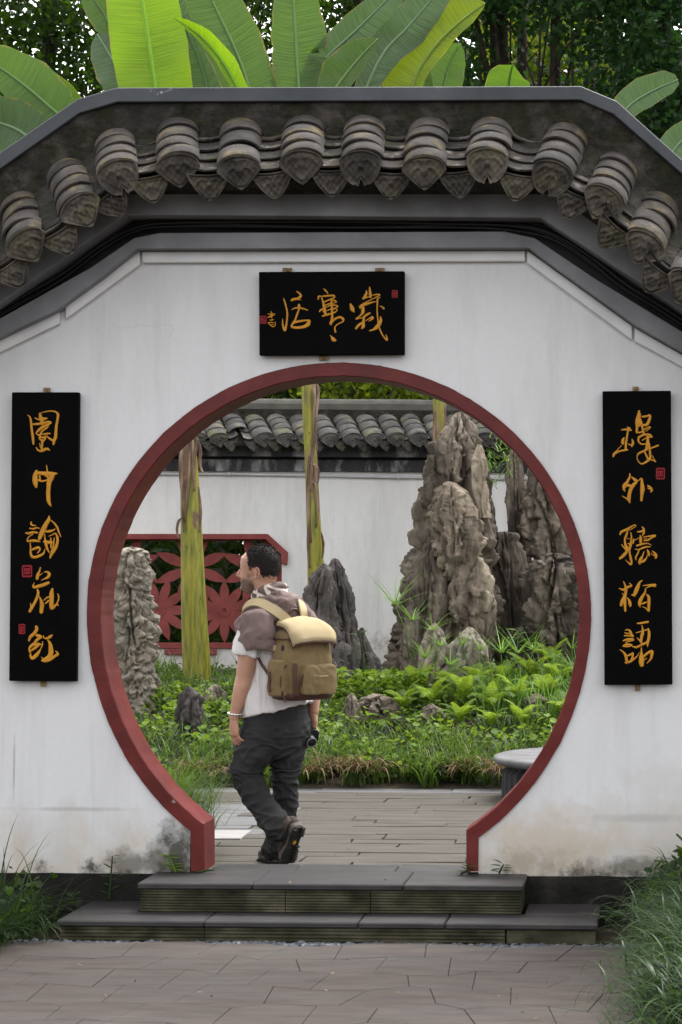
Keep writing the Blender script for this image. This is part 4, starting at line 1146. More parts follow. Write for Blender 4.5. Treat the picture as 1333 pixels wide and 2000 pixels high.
wb_strip('broken_sill', [(322, 1273), (424, 1273)], 5.5, 5.5, -0.04, 0.045, M['red_dull'])
# lattice of flowers: every petal its own piece
def petal(cx, cy, ang, L, w, off, parent):
    ca, sa = math.cos(ang), math.sin(ang)
    prof = [(0, 0.22), (0.15, 0.42), (0.35, 0.82), (0.55, 1.0), (0.72, 0.86), (0.87, 0.48), (1.0, 0.02)]
    pts = [(t * L, h * w / 2) for t, h in prof] + [(t * L, -h * w / 2) for t, h in prof[::-1]]
    f, b = [], []
    for x, y in pts:
        u, z = bw_uv(cx + x * ca - y * sa, cy + x * sa + y * ca)
        f.append(bw_pt(u, z, off)); b.append(bw_pt(u, z, off - 0.05))
    V, Fs = prism(f, b)
    fix_normals(mesh('petal', V, Fs, M['red_dull'], parent))
k = 0
for (cx, cy, n, L, w, a0) in ((437, 1193, 10, 62, 19, 0.31), (309, 1192, 10, 64, 19, 0.0), (374, 1108, 8, 76, 21, 0.39), (502, 1110, 8, 72, 21, 0.39), (245, 1110, 8, 72, 20, 0.39), (555, 1193, 8, 60, 19, 0.0)):
    for i in range(n):
        petal(cx, cy, a0 + i * (2 * math.pi / n if n > 5 else 0.62), L * (0.94 + 0.1 * rnd.random()), w, -0.09 - 0.0012 * (k % 9), bwall); k += 1
    f, b = [], []
    for i in range(20):
        a = 2 * math.pi * i / 20
        for lst, rr in ((f, 13), (b, 5.2)):
            lst.append((cx + (rr if rr < 10 else 12) * math.cos(a), cy + (rr if rr < 10 else 12) * math.sin(a)))
    V = [bw_pt(*bw_uv(x, y), -0.085) for x, y in f] + [bw_pt(*bw_uv(x, y), -0.085) for x, y in b] + [bw_pt(*bw_uv(x, y), -0.15) for x, y in f] + [bw_pt(*bw_uv(x, y), -0.15) for x, y in b]
    Fs = []
    for i in range(20):
        j = (i + 1) % 20
        Fs += [(i, j, 20 + j, 20 + i), (i, 40 + i, 40 + j, j), (20 + i, 20 + j, 60 + j, 60 + i)]
    fix_normals(mesh('flower_hub', V, Fs, M['red_dull'], bwall))

def wb_band(name, pa, pb, off, back, mat):
    """horizontal band on the back wall between pixel heights pa, pb (at x = 660)"""
    za, zb = WB(660, pa, off).z, WB(660, pb, off).z
    V, Fs = [], []
    n = 40
    for i in range(n + 1):
        u = lerp(u0, u1, i / n)
        w = 0.006 * noise.noise(Vector((u * 2.0, za * 5, 0)))
        V += [bw_pt(u, za + w, off), bw_pt(u, zb + w, off), bw_pt(u, zb + w, back), bw_pt(u, za + w, back)]
    for i in range(n):
        for k in range(4): Fs.append((i * 4 + k, i * 4 + (k + 1) % 4, (i + 1) * 4 + (k + 1) % 4, (i + 1) * 4 + k))
    return fix_normals(mesh(name, V, Fs, mat, bwall), 0.004)
wb_band('upper_band', 858, 892, 0.17, -0.05, M['band_far'])
wb_band('recess_shade_panel', 888, 904, 0.015, -0.02, M['recess'])  # near-black strip painting the shadow line between the two bands
wb_band('lower_band', 898, 921, 0.06, -0.01, M['band_far'])
# rounded cement ridge
za, zb = WB(660, 779, 0.0).z, WB(660, 809, 0.1).z
V, Fs = [], []
n, mm = 60, 9
for i in range(n + 1):
    u = lerp(u0, u1, i / n)
    w = 0.02 * noise.noise(Vector((u * 0.9, 3, 0)))
    for k in range(mm):
        a = math.pi * k / (mm - 1)
        V.append(bw_pt(u, zb + (za - zb) * (math.sin(a) ** 0.45) + w + 0.006 * noise.noise(Vector((u * 6, k, 0))), 0.12 * math.cos(a) - 0.02))
for i in range(n):
    for k in range(mm - 1): Fs.append((i * mm + k, i * mm + k + 1, (i + 1) * mm + k + 1, (i + 1) * mm + k))
fix_normals(mesh('ridge', V, Fs, M['ridge_far'], bwall))
# roof bed
V, Fs = [], []
prof = [(800, 0.10), (822, 0.12), (866, 0.36), (872, 0.36), (868, 0.15)]
pz = [(WB(660, p, o_).z, o_) for p, o_ in prof]
for i in range(n + 1):
    u = lerp(u0, u1, i / n)
    for z, o_ in pz: V.append(bw_pt(u, z, o_))
for i in range(n):
    for k in range(4): Fs.append((i * 5 + k, i * 5 + k + 1, (i + 1) * 5 + k + 1, (i + 1) * 5 + k))
fix_normals(mesh('roof_bed', V, Fs, M['mortar'], bwall))
V, Fs = [], []
for i in range(n + 1):
    u = lerp(u0, u1, i / n)
    V += [bw_pt(u, zb, -0.12), bw_pt(u, pz[2][0], -0.62), bw_pt(u, pz[4][0] - 0.02, -0.25)]
for i in range(n):
    for k in range(2): Fs.append((i * 3 + k, i * 3 + k + 1, (i + 1) * 3 + k + 1, (i + 1) * 3 + k))
mesh('back_slope', V, Fs, M['tile_far'], bwall)

me_cover_f = mesh_data('cover_tile', arch_geo(0.108, 0.066, 0.17, 0.014, 8), M['tile_far'])
me_pan_f = mesh_data('pan_tile', arch_geo(0.095, 0.05, 0.16, 0.012, 6, flip=True), M['tile_far'])
me_plate_f = [mesh_data('end_plate', plate_geo(0.108, 0.066, 0.165, 'point', i, 14, 12), M['tile_far']) for i in range(2)]
me_drip_f = [mesh_data('drip_plate', plate_geo(0.088, 0.045, 0.135, 'drip', i, 12, 10, concave=True), M['tile_far']) for i in range(2)]
prev = None
for i in range(21):
    tx = 298 + i * 43.4
    P0 = WB(tx - 21, 807, 0.10); P1 = WB(tx - 1, 846, 0.43)
    u = BACK_U
    v = P1 - P0; L = v.length; v.normalize()
    x = (u - v * u.dot(v)).normalized(); nz = x.cross(v)
    if nz.z < 0: nz = -nz
    broken = (i == 4)
    off = nz * (-0.052)
    if broken:
        lay_column(P0 + off, P1 + off, x, v, nz, L * 0.72, [me_cover_f] * 3, L * 0.24, 0.17, bwall, ['cover_tile'] * 3)
    else:
        lay_column(P0 + off, P1 + off, x, v, nz, L, [me_cover_f] * (3 if i % 3 else 4), L / 4, 0.17, bwall, ['cover_tile'] * 4, lip=0.016)
        hang_plate(me_plate_f[i % 2], P1, x, v, nz, bwall, 'end_plate')
    if prev is not None:
        Q0 = (prev[0] + P0) * 0.5; Q1 = (prev[1] + P1) * 0.5
        lay_column(Q0 - nz * 0.055, Q1 - nz * 0.055, x, v, nz, L, [me_pan_f] * 3, L / 3, 0.16, bwall, ['pan_tile'] * 3, lip=0.02)
        hang_plate(me_drip_f[i % 2], Q1 - nz * 0.085, x, v, nz, bwall, 'drip_plate', tilt=0.2)
    prev = (P0, P1)
# pipe under the coping
pp_ = [WB(x, y, 0.035) for x, y in ((-100, 922), (330, 925.5), (450, 926), (600, 928.5), (700, 931), (770, 932), (830, 933), (1100, 936), (1500, 940))]
g = [tube(pp_, 0.014, 8)]
for x, y in ((448, 926), (778, 932)):
    c = WB(x, y, 0.03); g.append(box(c, (0.02, 0.03, 0.02)))
tag(mesh('conduit_pipe', *join_geo(g), M['pipe'], None, True), 'thin grey conduit pipe running along the back wall under its black band', 'pipe')

# ================================================================== GARDEN BED
def sstep(a, b, x):
    t = min(1, max(0, (x - a) / (b - a))); return t * t * (3 - 2 * t)
def bed_z(x, y):
    pts = [(5.3, 0.06), (5.6, 0.12), (6.2, 0.25), (7.5, 0.50), (9.0, 0.74), (12, 0.80)]
    z = pts[-1][1]
    for (a, za_), (b, zb_) in zip(pts, pts[1:]):
        if y <= b: z = za_ + (zb_ - za_) * max(0, (y - a)) / (b - a); break
    return z + 0.05 * noise.noise(Vector((x * 0.9, y * 0.9, 2)))
nx, ny = 70, 50
V = []
for j in range(ny + 1):
    for i in range(nx + 1):
        x, y = lerp(-6, 7, i / nx), lerp(5.3, 12.4, j / ny); V.append((x, y, bed_z(x, y)))
Fs = [(j * (nx + 1) + i, j * (nx + 1) + i + 1, (j + 1) * (nx + 1) + i + 1, (j + 1) * (nx + 1) + i) for j in range(ny) for i in range(nx)]
tag(mesh('flower_bed', V, Fs, M['soil'], None, True), kind='structure')

# ================================================================== ROCKS
def ridged(p):
    return 1 - abs(noise.noise(p)) * 2
M['rock_mid'] = rock_mat('brown_stained_limestone', (0.045, 0.036, 0.028), (0.175, 0.143, 0.112), (0.37, 0.31, 0.243))
def rock_loft(left, right, y, ratio=0.8, rows=110, n=96, seed=0, groove=0.16, gf=(7, 7, 1.4), fine=0.05, ff=(16, 16, 6), lump=0.12, lf=2.2, top_round=0.10, honey=0.0, sup=2.4, twist=0.0, fiss=15, facet=0.15):
    """closed rock between a left and a right outline given as pixel polylines (x, y), standing at depth y"""
    left = sorted(left, key=lambda p: p[1]); right = sorted(right, key=lambda p: p[1])
    def xa(poly, py):
        if py <= poly[0][1]: return poly[0][0]
        for (x0, y0), (x1, y1) in zip(poly, poly[1:]):
            if py <= y1: return x0 + (x1 - x0) * (py - y0) / max(1e-6, y1 - y0)
        return poly[-1][0]
    py0, py1 = min(left[0][1], right[0][1]), max(left[-1][1], right[-1][1])
    V, Fs = [], []
    rr_ = random.Random(seed * 13 + 5)
    gro = [(rr_.uniform(math.pi * 0.95, math.pi * 2.05) if i % 4 else rr_.uniform(0, 2 * math.pi), rr_.uniform(0.05, 0.15), rr_.uniform(0.16, 0.46), rr_.uniform(0, 50)) for i in range(int(fiss))]
    so = Vector((seed * 3.7, seed * 1.9, seed * 5.1))
    for j in range(rows + 1):
        t = (j / rows)
        py = lerp(py0, py1, t ** 1.05)
        xl, xr = xa(left, py), xa(right, py)
        c = W((xl + xr) / 2, py, y)
        hw = (W(xr, py, y) - W(xl, py, y)).length / 2
        e = min(1.0, (t / top_round)) if top_round > 0 else 1
        cap = math.sqrt(max(0.0, 1 - (1 - e) ** 2)) if e < 1 else 1
        hw *= max(0.02, cap ** 0.6 if e < 1 else 1)
        hd = max(hw * ratio, 0.02)
        for k in range(n):
            a = 2 * math.pi * k / n + twist * t
            ca, sa = math.cos(a), math.sin(a)
            rr = (abs(ca) ** sup + abs(sa) ** sup) ** (-1 / sup)
            d = Vector((ca * hw * rr, sa * hd * rr, 0))
            p = c + d
            s = min(hw, 0.5)
            q = Vector((p.x * gf[0], p.y * gf[1], p.z * gf[2])) + so
            w_ = noise.noise(q * 0.4 + Vector((9, 1, 4)))
            g1 = ridged(q + Vector((w_ * 1.2, w_ * 1.2, w_ * 0.5)))
            dd = -groove * max(0.0, g1 - 0.55) * 2.2 * s
            dd += lump * 0.7 * s * noise.noise(p * lf + so)
            for (ga, gw, gd, gs) in gro:
                ac_ = ga + 0.42 * noise.noise(Vector((t * 2.6 + gs, gs, 0))) + 0.07 * noise.noise(Vector((t * 13 + gs, 2, gs)))
                da = abs((a - ac_ + math.pi) % (2 * math.pi) - math.pi)
                if da < gw:
                    dd -= gd * s * (1 - da / gw) ** 0.8 * min(1.0, max(0.0, 0.55 + 2.2 * noise.noise(Vector((t * 4.2 + gs, 7, gs)))))
            lv = p.z * 3.4 + 1.6 * noise.noise(Vector((p.x * 2.2, p.y * 2.2, p.z * 0.8)) + so)
            dd += 0.07 * s * ((lv - math.floor(lv)) - 0.5)
            qq = Vector((p.x * ff[0], p.y * ff[1], p.z * ff[2])) + so
            dd += fine * s * (ridged(qq) - 0.4) * 0.9
            cw = Vector((w_ * 1.8 + 0.6 * noise.noise(p * 5), noise.noise(p * 4 + so) * 1.2, w_))
            dd += facet * s * (noise.cell(Vector((p.x * 8.5, p.y * 8.5, p.z * 1.5)) + so + cw) - 0.5)
            dd += facet * 0.38 * s * (noise.cell(Vector((p.x * 17, p.y * 17, p.z * 3.6)) + so * 2 + cw * 1.7) - 0.5)
            dd -= 0.09 * s * max(0.0, ridged(qq * 0.62 + Vector((3, 8, w_ * 2))) - 0.72) * 3.2
            dd += 0.03 * s * noise.noise(qq * 2.3)
            if honey > 0:
                h = noise.noise(p * 6.5 + so * 1.3); wv = Vector((h, -h, h * 0.6)) * 0.9
                dist = noise.voronoi(p * 9 + so + wv)[0]
                dd += honey * s * (min(0.6, dist[1] - dist[0]) - 0.25) - honey * 0.7 * s * max(0, ridged(p * 8 + wv * 2) - 0.6) * 1.5
            dv = d.normalized() if d.length > 1e-6 else Vector((0, 0, 1))
            V.append(p + dv * dd + Vector((0, 0, dd * 0.4 * noise.noise(p * 7 + so))))
    for j in range(rows):
        for k in range(n):
            Fs.append((j * n + k, j * n + (k + 1) % n, (j + 1) * n + (k + 1) % n, (j + 1) * n + k))
    Fs.append(tuple(range(n - 1, -1, -1)))
    return V, Fs
def rock(label, parts, mat, group=None, name='garden_rock', alt=None, shaded_parts=()):
    o = mesh(name, *join_geo(parts), mat, None, True)
    if alt is not None:                      # darker material puts shade into the colour of these parts
        o.data.materials.append(alt)
        mi = np.concatenate([np.full(len(f), 1 if i in shaded_parts else 0, dtype=np.int32) for i, (v, f) in enumerate(parts)])
        o.data.polygons.foreach_set('material_index', mi)
    return tag(o, label, 'rock', group)
GR = 'scholar rocks in the garden bed'
rock('tallest pointed brown rock, peaking over the back wall coping beside the gate opening', [
    rock_loft([(884, 804), (874, 822), (864, 834), (848, 852), (830, 866), (824, 900), (816, 950), (811, 1000), (804, 1060), (786, 1110), (774, 1180), (762, 1250), (742, 1330), (735, 1400)],
              [(914, 804), (932, 826), (940, 852), (953, 872), (957, 910), (957, 960), (966, 1005), (978, 1060), (970, 1110), (984, 1170), (978, 1240), (966, 1330), (960, 1400)], 9.3, 0.7, 190, 150, 1, 0.30, (6, 6, 1.3), 0.06, top_round=0.03, sup=3.0, fiss=20),
    rock_loft([(862, 945), (838, 975), (830, 1030), (838, 1085), (862, 1125), (880, 1136)], [(890, 940), (918, 965), (946, 1010), (955, 1050), (945, 1095), (925, 1128), (905, 1136)], 8.95, 0.55, 90, 90, 2, 0.26, (9, 9, 1.6), 0.05, top_round=0.12),
    rock_loft([(905, 1090), (880, 1130), (870, 1180), (890, 1230), (905, 1300)], [(950, 1085), (972, 1125), (976, 1180), (972, 1235), (960, 1300)], 8.9, 0.6, 70, 80, 3, 0.16, (5, 5, 2), 0.04, top_round=0.15),
    rock_loft([(830, 1070), (800, 1110), (792, 1180), (780, 1260), (775, 1340)], [(850, 1070), (880, 1130), (884, 1180), (870, 1240), (860, 1340)], 9.0, 0.6, 70, 80, 4, 0.3, (8, 8, 1.5), 0.06, top_round=0.15),
    rock_loft([(930, 872), (918, 900), (922, 960), (934, 1010)], [(944, 868), (953, 900), (957, 950), (962, 1012)], 9.0, 0.8, 60, 60, 5, 0.4, (10, 10, 3), 0.08, top_round=0.1),
], M['rock'], GR, alt=M['rock_mid'], shaded_parts=(0, 3))  # back mass and left flank coloured darker to paint their shade
rock('tall slab rock with a broad shoulder behind a fluted stump at the right rim', [
    rock_loft([(996, 878), (986, 900), (985, 980), (990, 1090), (990, 1150)], [(1012, 876), (1026, 905), (1034, 980), (1040, 1060), (1040, 1150)], 10.0, 0.7, 90, 80, 11, 0.3, (7, 7, 1.0), 0.05, top_round=0.04),
    rock_loft([(1030, 900), (1018, 960), (1014, 1030), (1024, 1085), (1060, 1105)], [(1080, 905), (1112, 980), (1136, 1050), (1132, 1085), (1090, 1107)], 9.8, 0.7, 90, 90, 12, 0.26, (5, 5, 1.3), 0.05, top_round=0.1),
], M['rock_mid'], GR)
rock('short flat topped dark stump of fluted rock between the tallest rock and the slab rock', [
    rock_loft([(955, 1041), (950, 1060), (955, 1130), (965, 1260), (965, 1330)], [(1016, 1038), (1028, 1060), (1034, 1130), (1042, 1260), (1046, 1330)], 9.5, 0.7, 80, 90, 21, 0.34, (9, 9, 1.0), 0.05, top_round=0.03),
    rock_loft([(950, 960), (944, 1000), (946, 1040), (946, 1060)], [(956, 958), (968, 995), (974, 1030), (975, 1060)], 9.6, 0.7, 40, 50, 22, 0.3, (9, 9, 2), 0.05, top_round=0.1),
], M['rock_dark'], GR)
rock('low craggy dark rock against the right edge of the opening, under the slab rock', [
    rock_loft([(1040, 1085), (1014, 1120), (1010, 1200), (1030, 1270), (1040, 1340)], [(1120, 1080), (1150, 1120), (1160, 1200), (1155, 1290), (1150, 1340)], 9.0, 0.7, 110, 120, 31, 0.42, (8, 8, 1.8), 0.08, (18, 18, 8), top_round=0.1),
    rock_loft([(985, 1230), (975, 1280), (970, 1350)], [(1060, 1225), (1090, 1290), (1090, 1350)], 9.3, 0.7, 50, 60, 32, 0.3, (6, 6, 2), 0.05, top_round=0.2),
], M['rock_dark'], GR)
rock('grey mound shaped rock behind the man, two lobed top under the middle banana trunk', [
    rock_loft([(625, 1102), (604, 1126), (588, 1158), (580, 1200), (578, 1270), (578, 1390)], [(640, 1100), (655, 1112), (662, 1150), (668, 1220), (690, 1300), (700, 1390)], 8.4, 0.75, 110, 110, 41, 0.2, (6, 6, 1.2), 0.05, top_round=0.06),
    rock_loft([(645, 1091), (636, 1110), (640, 1160), (650, 1240), (650, 1390)], [(664, 1090), (676, 1110), (690, 1150), (697, 1210), (704, 1270), (715, 1390)], 8.6, 0.8, 100, 100, 42, 0.24, (6, 6, 1.3), 0.05, top_round=0.06),
    rock_loft([(700, 1225), (690, 1260), (690, 1380)], [(716, 1238), (742, 1285), (760, 1380)], 8.9, 0.8, 50, 60, 43, 0.3, (7, 7, 1.6), 0.06, top_round=0.15),
], M['rock_grey'], GR)
rock('pale honeycombed rock column standing beside the left rim, in front of the lattice window', [
    rock_loft([(236, 1070), (222, 1085), (212, 1140), (208, 1240), (222, 1330), (238, 1420)], [(278, 1068), (294, 1080), (296, 1120), (302, 1180), (309, 1240), (303, 1300), (306, 1330), (300, 1420)], 7.6, 0.75, 200, 170, 51, 0.12, (5, 5, 3), 0.03, lump=0.16, lf=4.0, top_round=0.03, honey=0.42, fiss=4, facet=0.05),
], M['rock_pale'], GR)
rock('pale cupped boulder among the ferns in front of the tallest rock', [
    rock_loft([(842, 1216), (825, 1235), (815, 1290), (810, 1350)], [(856, 1216), (868, 1240), (880, 1300), (880, 1350)], 8.4, 0.8, 50, 70, 61, 0.25, (7, 7, 2.5), 0.06, top_round=0.12),
    rock_loft([(905, 1228), (868, 1262), (862, 1320), (860, 1370)], [(930, 1224), (958, 1262), (962, 1320), (965, 1370)], 8.3, 0.8, 50, 80, 62, 0.2, (5, 5, 2), 0.05, top_round=0.15),
], M['rock_pale'], GR)
GS = 'small stones in the ground cover'
def boulder(label, px, py, w, h, y, mat, seed):
    rock(label, [rock_loft([(px - w * 0.20, py - h), (px - w * 0.38, py - h * 0.75), (px - w * 0.5, py - h * 0.3), (px - w * 0.5, py + h * 0.4)],
                           [(px + w * 0.12, py - h), (px + w * 0.36, py - h * 0.7), (px + w * 0.5, py - h * 0.25), (px + w * 0.5, py + h * 0.4)], y, 0.8, 36, 60, seed, 0.3, (8, 8, 4), 0.08, (24, 24, 14), top_round=0.25)], mat, GS, 'stone')
boulder('grey pitted stone in the grass left of the man, nearest the pale column', 372, 1410, 66, 70, 6.8, M['rock_grey'], 71)
boulder('brown rounded stone by the left elbow of the man, below the lattice window', 424, 1388, 62, 52, 7.6, M['rock_mid'], 72)
boulder('flat brown stone ledge just right of the backpack, among clover', 738, 1385, 90, 30, 7.2, M['rock_mid'], 73)
boulder('upright small brown stone right of the flat ledge', 688, 1400, 36, 46, 7.0, M['rock_mid'], 74)
boulder('small brown stone among the lower ferns', 845, 1408, 52, 34, 7.0, M['rock_mid'], 75)
boulder('dark stone half hidden by the ferns near the right rim', 1050, 1400, 70, 46, 7.2, M['rock_dark'], 76)

# ------------------------------------------------------------------ round stone bench at the right
bc = W(1172, 1480, 4.75); bc.z = 0
t = thing('stone_bench', 'round weathered stone bench with dark fluted base, behind the right rim', 'bench', loc=(bc.x, bc.y, Z_PATIO))
def lathe(prof, c, n=72, flute=None):
    V, Fs = [], []
    for r_, z in prof:
        for k in range(n):
            a = 2 * math.pi * k / n
            rr = r_ if flute is None else r_ * (1 - flute * (1 if k % 3 == 0 else 0))
            V.append(Vector((c.x + rr * math.cos(a), c.y + rr * math.sin(a), z)))
    for j in range(len(prof) - 1):
        for k in range(n): Fs.append((j * n + k, j * n + (k + 1) % n, (j + 1) * n + (k + 1) % n, (j + 1) * n + k))
    Fs.append(tuple((len(prof) - 1) * n + k for k in range(n)))
    return V, Fs
hz = Z_PATIO + 0.255
mesh('bench_top', *lathe([(0.70, hz), (0.77, hz + 0.005), (0.795, hz + 0.025), (0.80, hz + 0.045), (0.79, hz + 0.06), (0.765, hz + 0.068), (0.0, hz + 0.07)], bc), M['bench'], t, True)
fix_normals(mesh('fluted_base', *lathe([(0.735, Z_PATIO), (0.735, hz - 0.05), (0.70, hz - 0.03), (0.70, hz)], bc, 144, 0.035), M['bench_dark'], t))
# ================================================================== PLANTS
def blades(name, base, L, Wd, az, lean, curve, mat, seg=5, parent=None, twist=0.0):
    N = len(base)
    base = np.asarray(base, float)
    d = np.stack([np.cos(az), np.sin(az), np.zeros(N)], 1)
    side = np.stack([-np.sin(az + twist), np.cos(az + twist), np.zeros(N)], 1)
    p = base.copy(); V = np.zeros((N, seg + 1, 2, 3))
    for s in range(seg + 1):
        t = s / seg
        w = Wd * (1 - t ** 1.8) * 0.5 + 0.0004
        V[:, s, 0] = p - side * w[:, None]; V[:, s, 1] = p + side * w[:, None]
        th = lean + curve * (t + 0.5 / seg) ** 1.2
        st = (L / seg)[:, None]
        p = p + st * (d * np.sin(th)[:, None] + np.array([0, 0, 1.0]) * np.cos(th)[:, None])
    V = V.reshape(N * (seg + 1) * 2, 3)
    i0 = (np.arange(N) * (seg + 1) * 2)[:, None] + (np.arange(seg) * 2)[None, :]
    Fq = np.stack([i0, i0 + 1, i0 + 3, i0 + 2], 2).reshape(-1, 4)
    return np_mesh(name, V, Fq, mat, parent, False)
SH = {'fan': [(0, 0), (-0.30, 0.45), (-0.50, 0.86), (0, 0.93), (0.50, 0.86), (0.30, 0.45)],
      'round': [(0, 0), (-0.42, 0.22), (-0.38, 0.75), (0, 1.0), (0.38, 0.75), (0.42, 0.22)],
      'lance': [(0, 0), (-0.17, 0.3), (-0.13, 0.65), (0, 1.0), (0.13, 0.65), (0.17, 0.3)]}
def leaves(name, pos, size, mat, shape='round', up=None, parent=None, flat=0.0, fold=0.18, seed=1):
    """scattered leaves; flat 0 = any direction, 1 = lying level"""
    rg = np.random.default_rng(seed)
    N = len(pos)
    pos = np.asarray(pos, float)
    nrm = rg.normal(size=(N, 3)); nrm[:, 2] = nrm[:, 2] * (1 - flat) + flat * 2.5
    nrm /= np.linalg.norm(nrm, axis=1)[:, None]
    t = rg.normal(size=(N, 3)); t -= nrm * (t * nrm).sum(1)[:, None]; t /= np.linalg.norm(t, axis=1)[:, None]
    b = np.cross(nrm, t)
    S = np.array(SH[shape])
    z = fold * np.abs(S[:, 0]) - 0.12 * S[:, 1] ** 2
    V = pos[:, None, :] + size[:, None, None] * (b[:, None, :] * S[None, :, 0, None] + t[:, None, :] * (S[None, :, 1, None]) + nrm[:, None, :] * z[None, :, None])
    V = V.reshape(-1, 3)
    i0 = np.arange(N)[:, None] * 6
    Fq = np.stack([i0 + np.array([[0, 3, 2, 1]]), i0 + np.array([[0, 5, 4, 3]])], 1).reshape(-1, 4)
    return np_mesh(name, V, Fq, mat, parent, False)

# ------------------------------------------------------------------ trees behind the back wall
def blob_points(blobs, n, rg):
    """points in ellipsoids (x, y, z, rx, ry, rz), clustered into clumps with gaps"""
    out = []
    vol = np.array([b[3] * b[5] for b in blobs]); vol = vol / vol.sum()
    for b, v in zip(blobs, vol):
        k = int(n * v) + 1
        nc = max(6, k // 55)
        c = rg.normal(size=(nc, 3)); c /= np.linalg.norm(c, axis=1)[:, None]
        c *= (rg.random(nc) ** 0.45)[:, None]
        idx = rg.integers(0, nc, k)
        p = c[idx] * np.array(b[3:6]) + rg.normal(size=(k, 3)) * np.array([0.30, 0.25, 0.17])
        out.append(p + np.array(b[:3]))
    return np.concatenate(out)
def pxb(px, py, y, rpx, rpy=None, ry=1.0):
    c = W(px, py, y); s = mpp(y)
    return (c.x, c.y, c.z, rpx * s, ry, (rpy or rpx) * s)
def tree(label, trunk, blobs, n, mat, y, leaf=0.09, shape='fan', seed=1, group='trees behind the back wall', name='tree', limbs=3):
    rg = np.random.default_rng(seed); r = random.Random(seed)
    (tx, tw, topx, topy) = trunk
    b = W(tx, 1170, y); b.z = -0.05
    t = thing(name, label, 'tree', group, loc=(b.x, b.y, 0))
    top = W(topx, topy, y)
    s = mpp(y)
    pts = []
    for i in range(9):
        q = i / 8
        pts.append(b.lerp(top, q) + Vector((0.08 * math.sin(q * 5 + seed), 0.1 * math.sin(q * 4), 0)) * q)
    rad = [tw * s / 2 * (1.25 - 0.55 * i / 8) for i in range(9)]
    g = [tube(pts, rad, 12)]
    for i in range(limbs):
        bl = blobs[i % len(blobs)]
        q = pts[4 + i % 4]
        e = Vector(bl[:3]) + Vector((r.uniform(-.4, .4), r.uniform(-.4, .4), r.uniform(-.3, .5)))
        m_ = q.lerp(e, 0.5) + Vector((r.uniform(-.3, .3), 0, r.uniform(-.1, .4)))
        g.append(tube([q, q.lerp(m_, .6), m_, e], [tw * s * .18, tw * s * .14, tw * s * .1, 0.012], 7))
        for _ in range(3):
            e2 = e + Vector((r.uniform(-.9, .9), r.uniform(-.6, .6), r.uniform(-.6, .5)))
            g.append(tube([m_, m_.lerp(e2, .5) + Vector((0, 0, .1)), e2], [tw * s * .07 + .004, .014, .006], 5))
    mesh('trunk', *join_geo(g), M['bark'], t, True)
    P = blob_points(blobs, n, rg)
    leaves('crown', P, rg.uniform(0.7, 1.25, len(P)) * leaf, mat, shape, None, t, 0.15, seed=seed)
    return t
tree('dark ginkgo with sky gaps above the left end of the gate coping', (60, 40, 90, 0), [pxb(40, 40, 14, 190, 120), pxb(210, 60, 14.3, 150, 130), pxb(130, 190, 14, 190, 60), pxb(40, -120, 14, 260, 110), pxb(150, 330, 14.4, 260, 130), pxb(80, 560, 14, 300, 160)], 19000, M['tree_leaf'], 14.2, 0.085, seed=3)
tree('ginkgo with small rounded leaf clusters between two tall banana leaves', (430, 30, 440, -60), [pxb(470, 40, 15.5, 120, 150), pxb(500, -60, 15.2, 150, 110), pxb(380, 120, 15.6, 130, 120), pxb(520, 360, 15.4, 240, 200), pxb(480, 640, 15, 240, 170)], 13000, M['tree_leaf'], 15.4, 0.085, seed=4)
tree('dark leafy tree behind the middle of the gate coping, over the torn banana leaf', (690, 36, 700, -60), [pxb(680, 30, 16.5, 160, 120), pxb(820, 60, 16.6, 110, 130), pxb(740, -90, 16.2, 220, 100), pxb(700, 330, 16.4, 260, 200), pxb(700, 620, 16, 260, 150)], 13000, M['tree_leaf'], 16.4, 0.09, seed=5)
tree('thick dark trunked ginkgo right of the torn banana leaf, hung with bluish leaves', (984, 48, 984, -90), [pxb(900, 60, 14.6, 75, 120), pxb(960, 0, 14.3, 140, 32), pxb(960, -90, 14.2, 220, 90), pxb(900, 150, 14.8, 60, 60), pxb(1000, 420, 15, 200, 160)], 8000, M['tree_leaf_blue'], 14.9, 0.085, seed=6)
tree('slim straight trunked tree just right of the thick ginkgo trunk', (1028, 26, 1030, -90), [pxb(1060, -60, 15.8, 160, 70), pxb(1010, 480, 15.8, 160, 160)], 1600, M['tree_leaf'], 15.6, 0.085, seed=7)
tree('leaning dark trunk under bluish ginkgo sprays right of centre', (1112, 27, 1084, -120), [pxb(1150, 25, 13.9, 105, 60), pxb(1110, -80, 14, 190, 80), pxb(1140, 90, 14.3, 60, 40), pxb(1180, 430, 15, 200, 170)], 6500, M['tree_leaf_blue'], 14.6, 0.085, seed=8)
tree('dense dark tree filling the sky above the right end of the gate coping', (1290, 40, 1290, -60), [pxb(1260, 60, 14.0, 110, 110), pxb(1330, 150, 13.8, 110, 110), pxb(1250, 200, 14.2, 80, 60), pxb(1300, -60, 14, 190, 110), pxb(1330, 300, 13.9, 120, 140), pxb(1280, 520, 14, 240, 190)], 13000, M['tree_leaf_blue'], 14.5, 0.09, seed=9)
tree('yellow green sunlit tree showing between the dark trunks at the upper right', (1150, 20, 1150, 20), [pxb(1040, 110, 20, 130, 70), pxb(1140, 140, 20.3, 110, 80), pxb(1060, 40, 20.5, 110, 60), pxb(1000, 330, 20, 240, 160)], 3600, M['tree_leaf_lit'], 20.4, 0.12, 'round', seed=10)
tree('dark understorey tree with narrow leaves below the leaning trunk', (1150, 16, 1160, 120), [pxb(1140, 200, 17, 120, 60), pxb(1060, 170, 17.4, 100, 40), pxb(1190, 130, 17.2, 60, 60), pxb(1100, 420, 17, 240, 180)], 2600, M['far_leaf'], 17.2, 0.13, 'lance', seed=14)
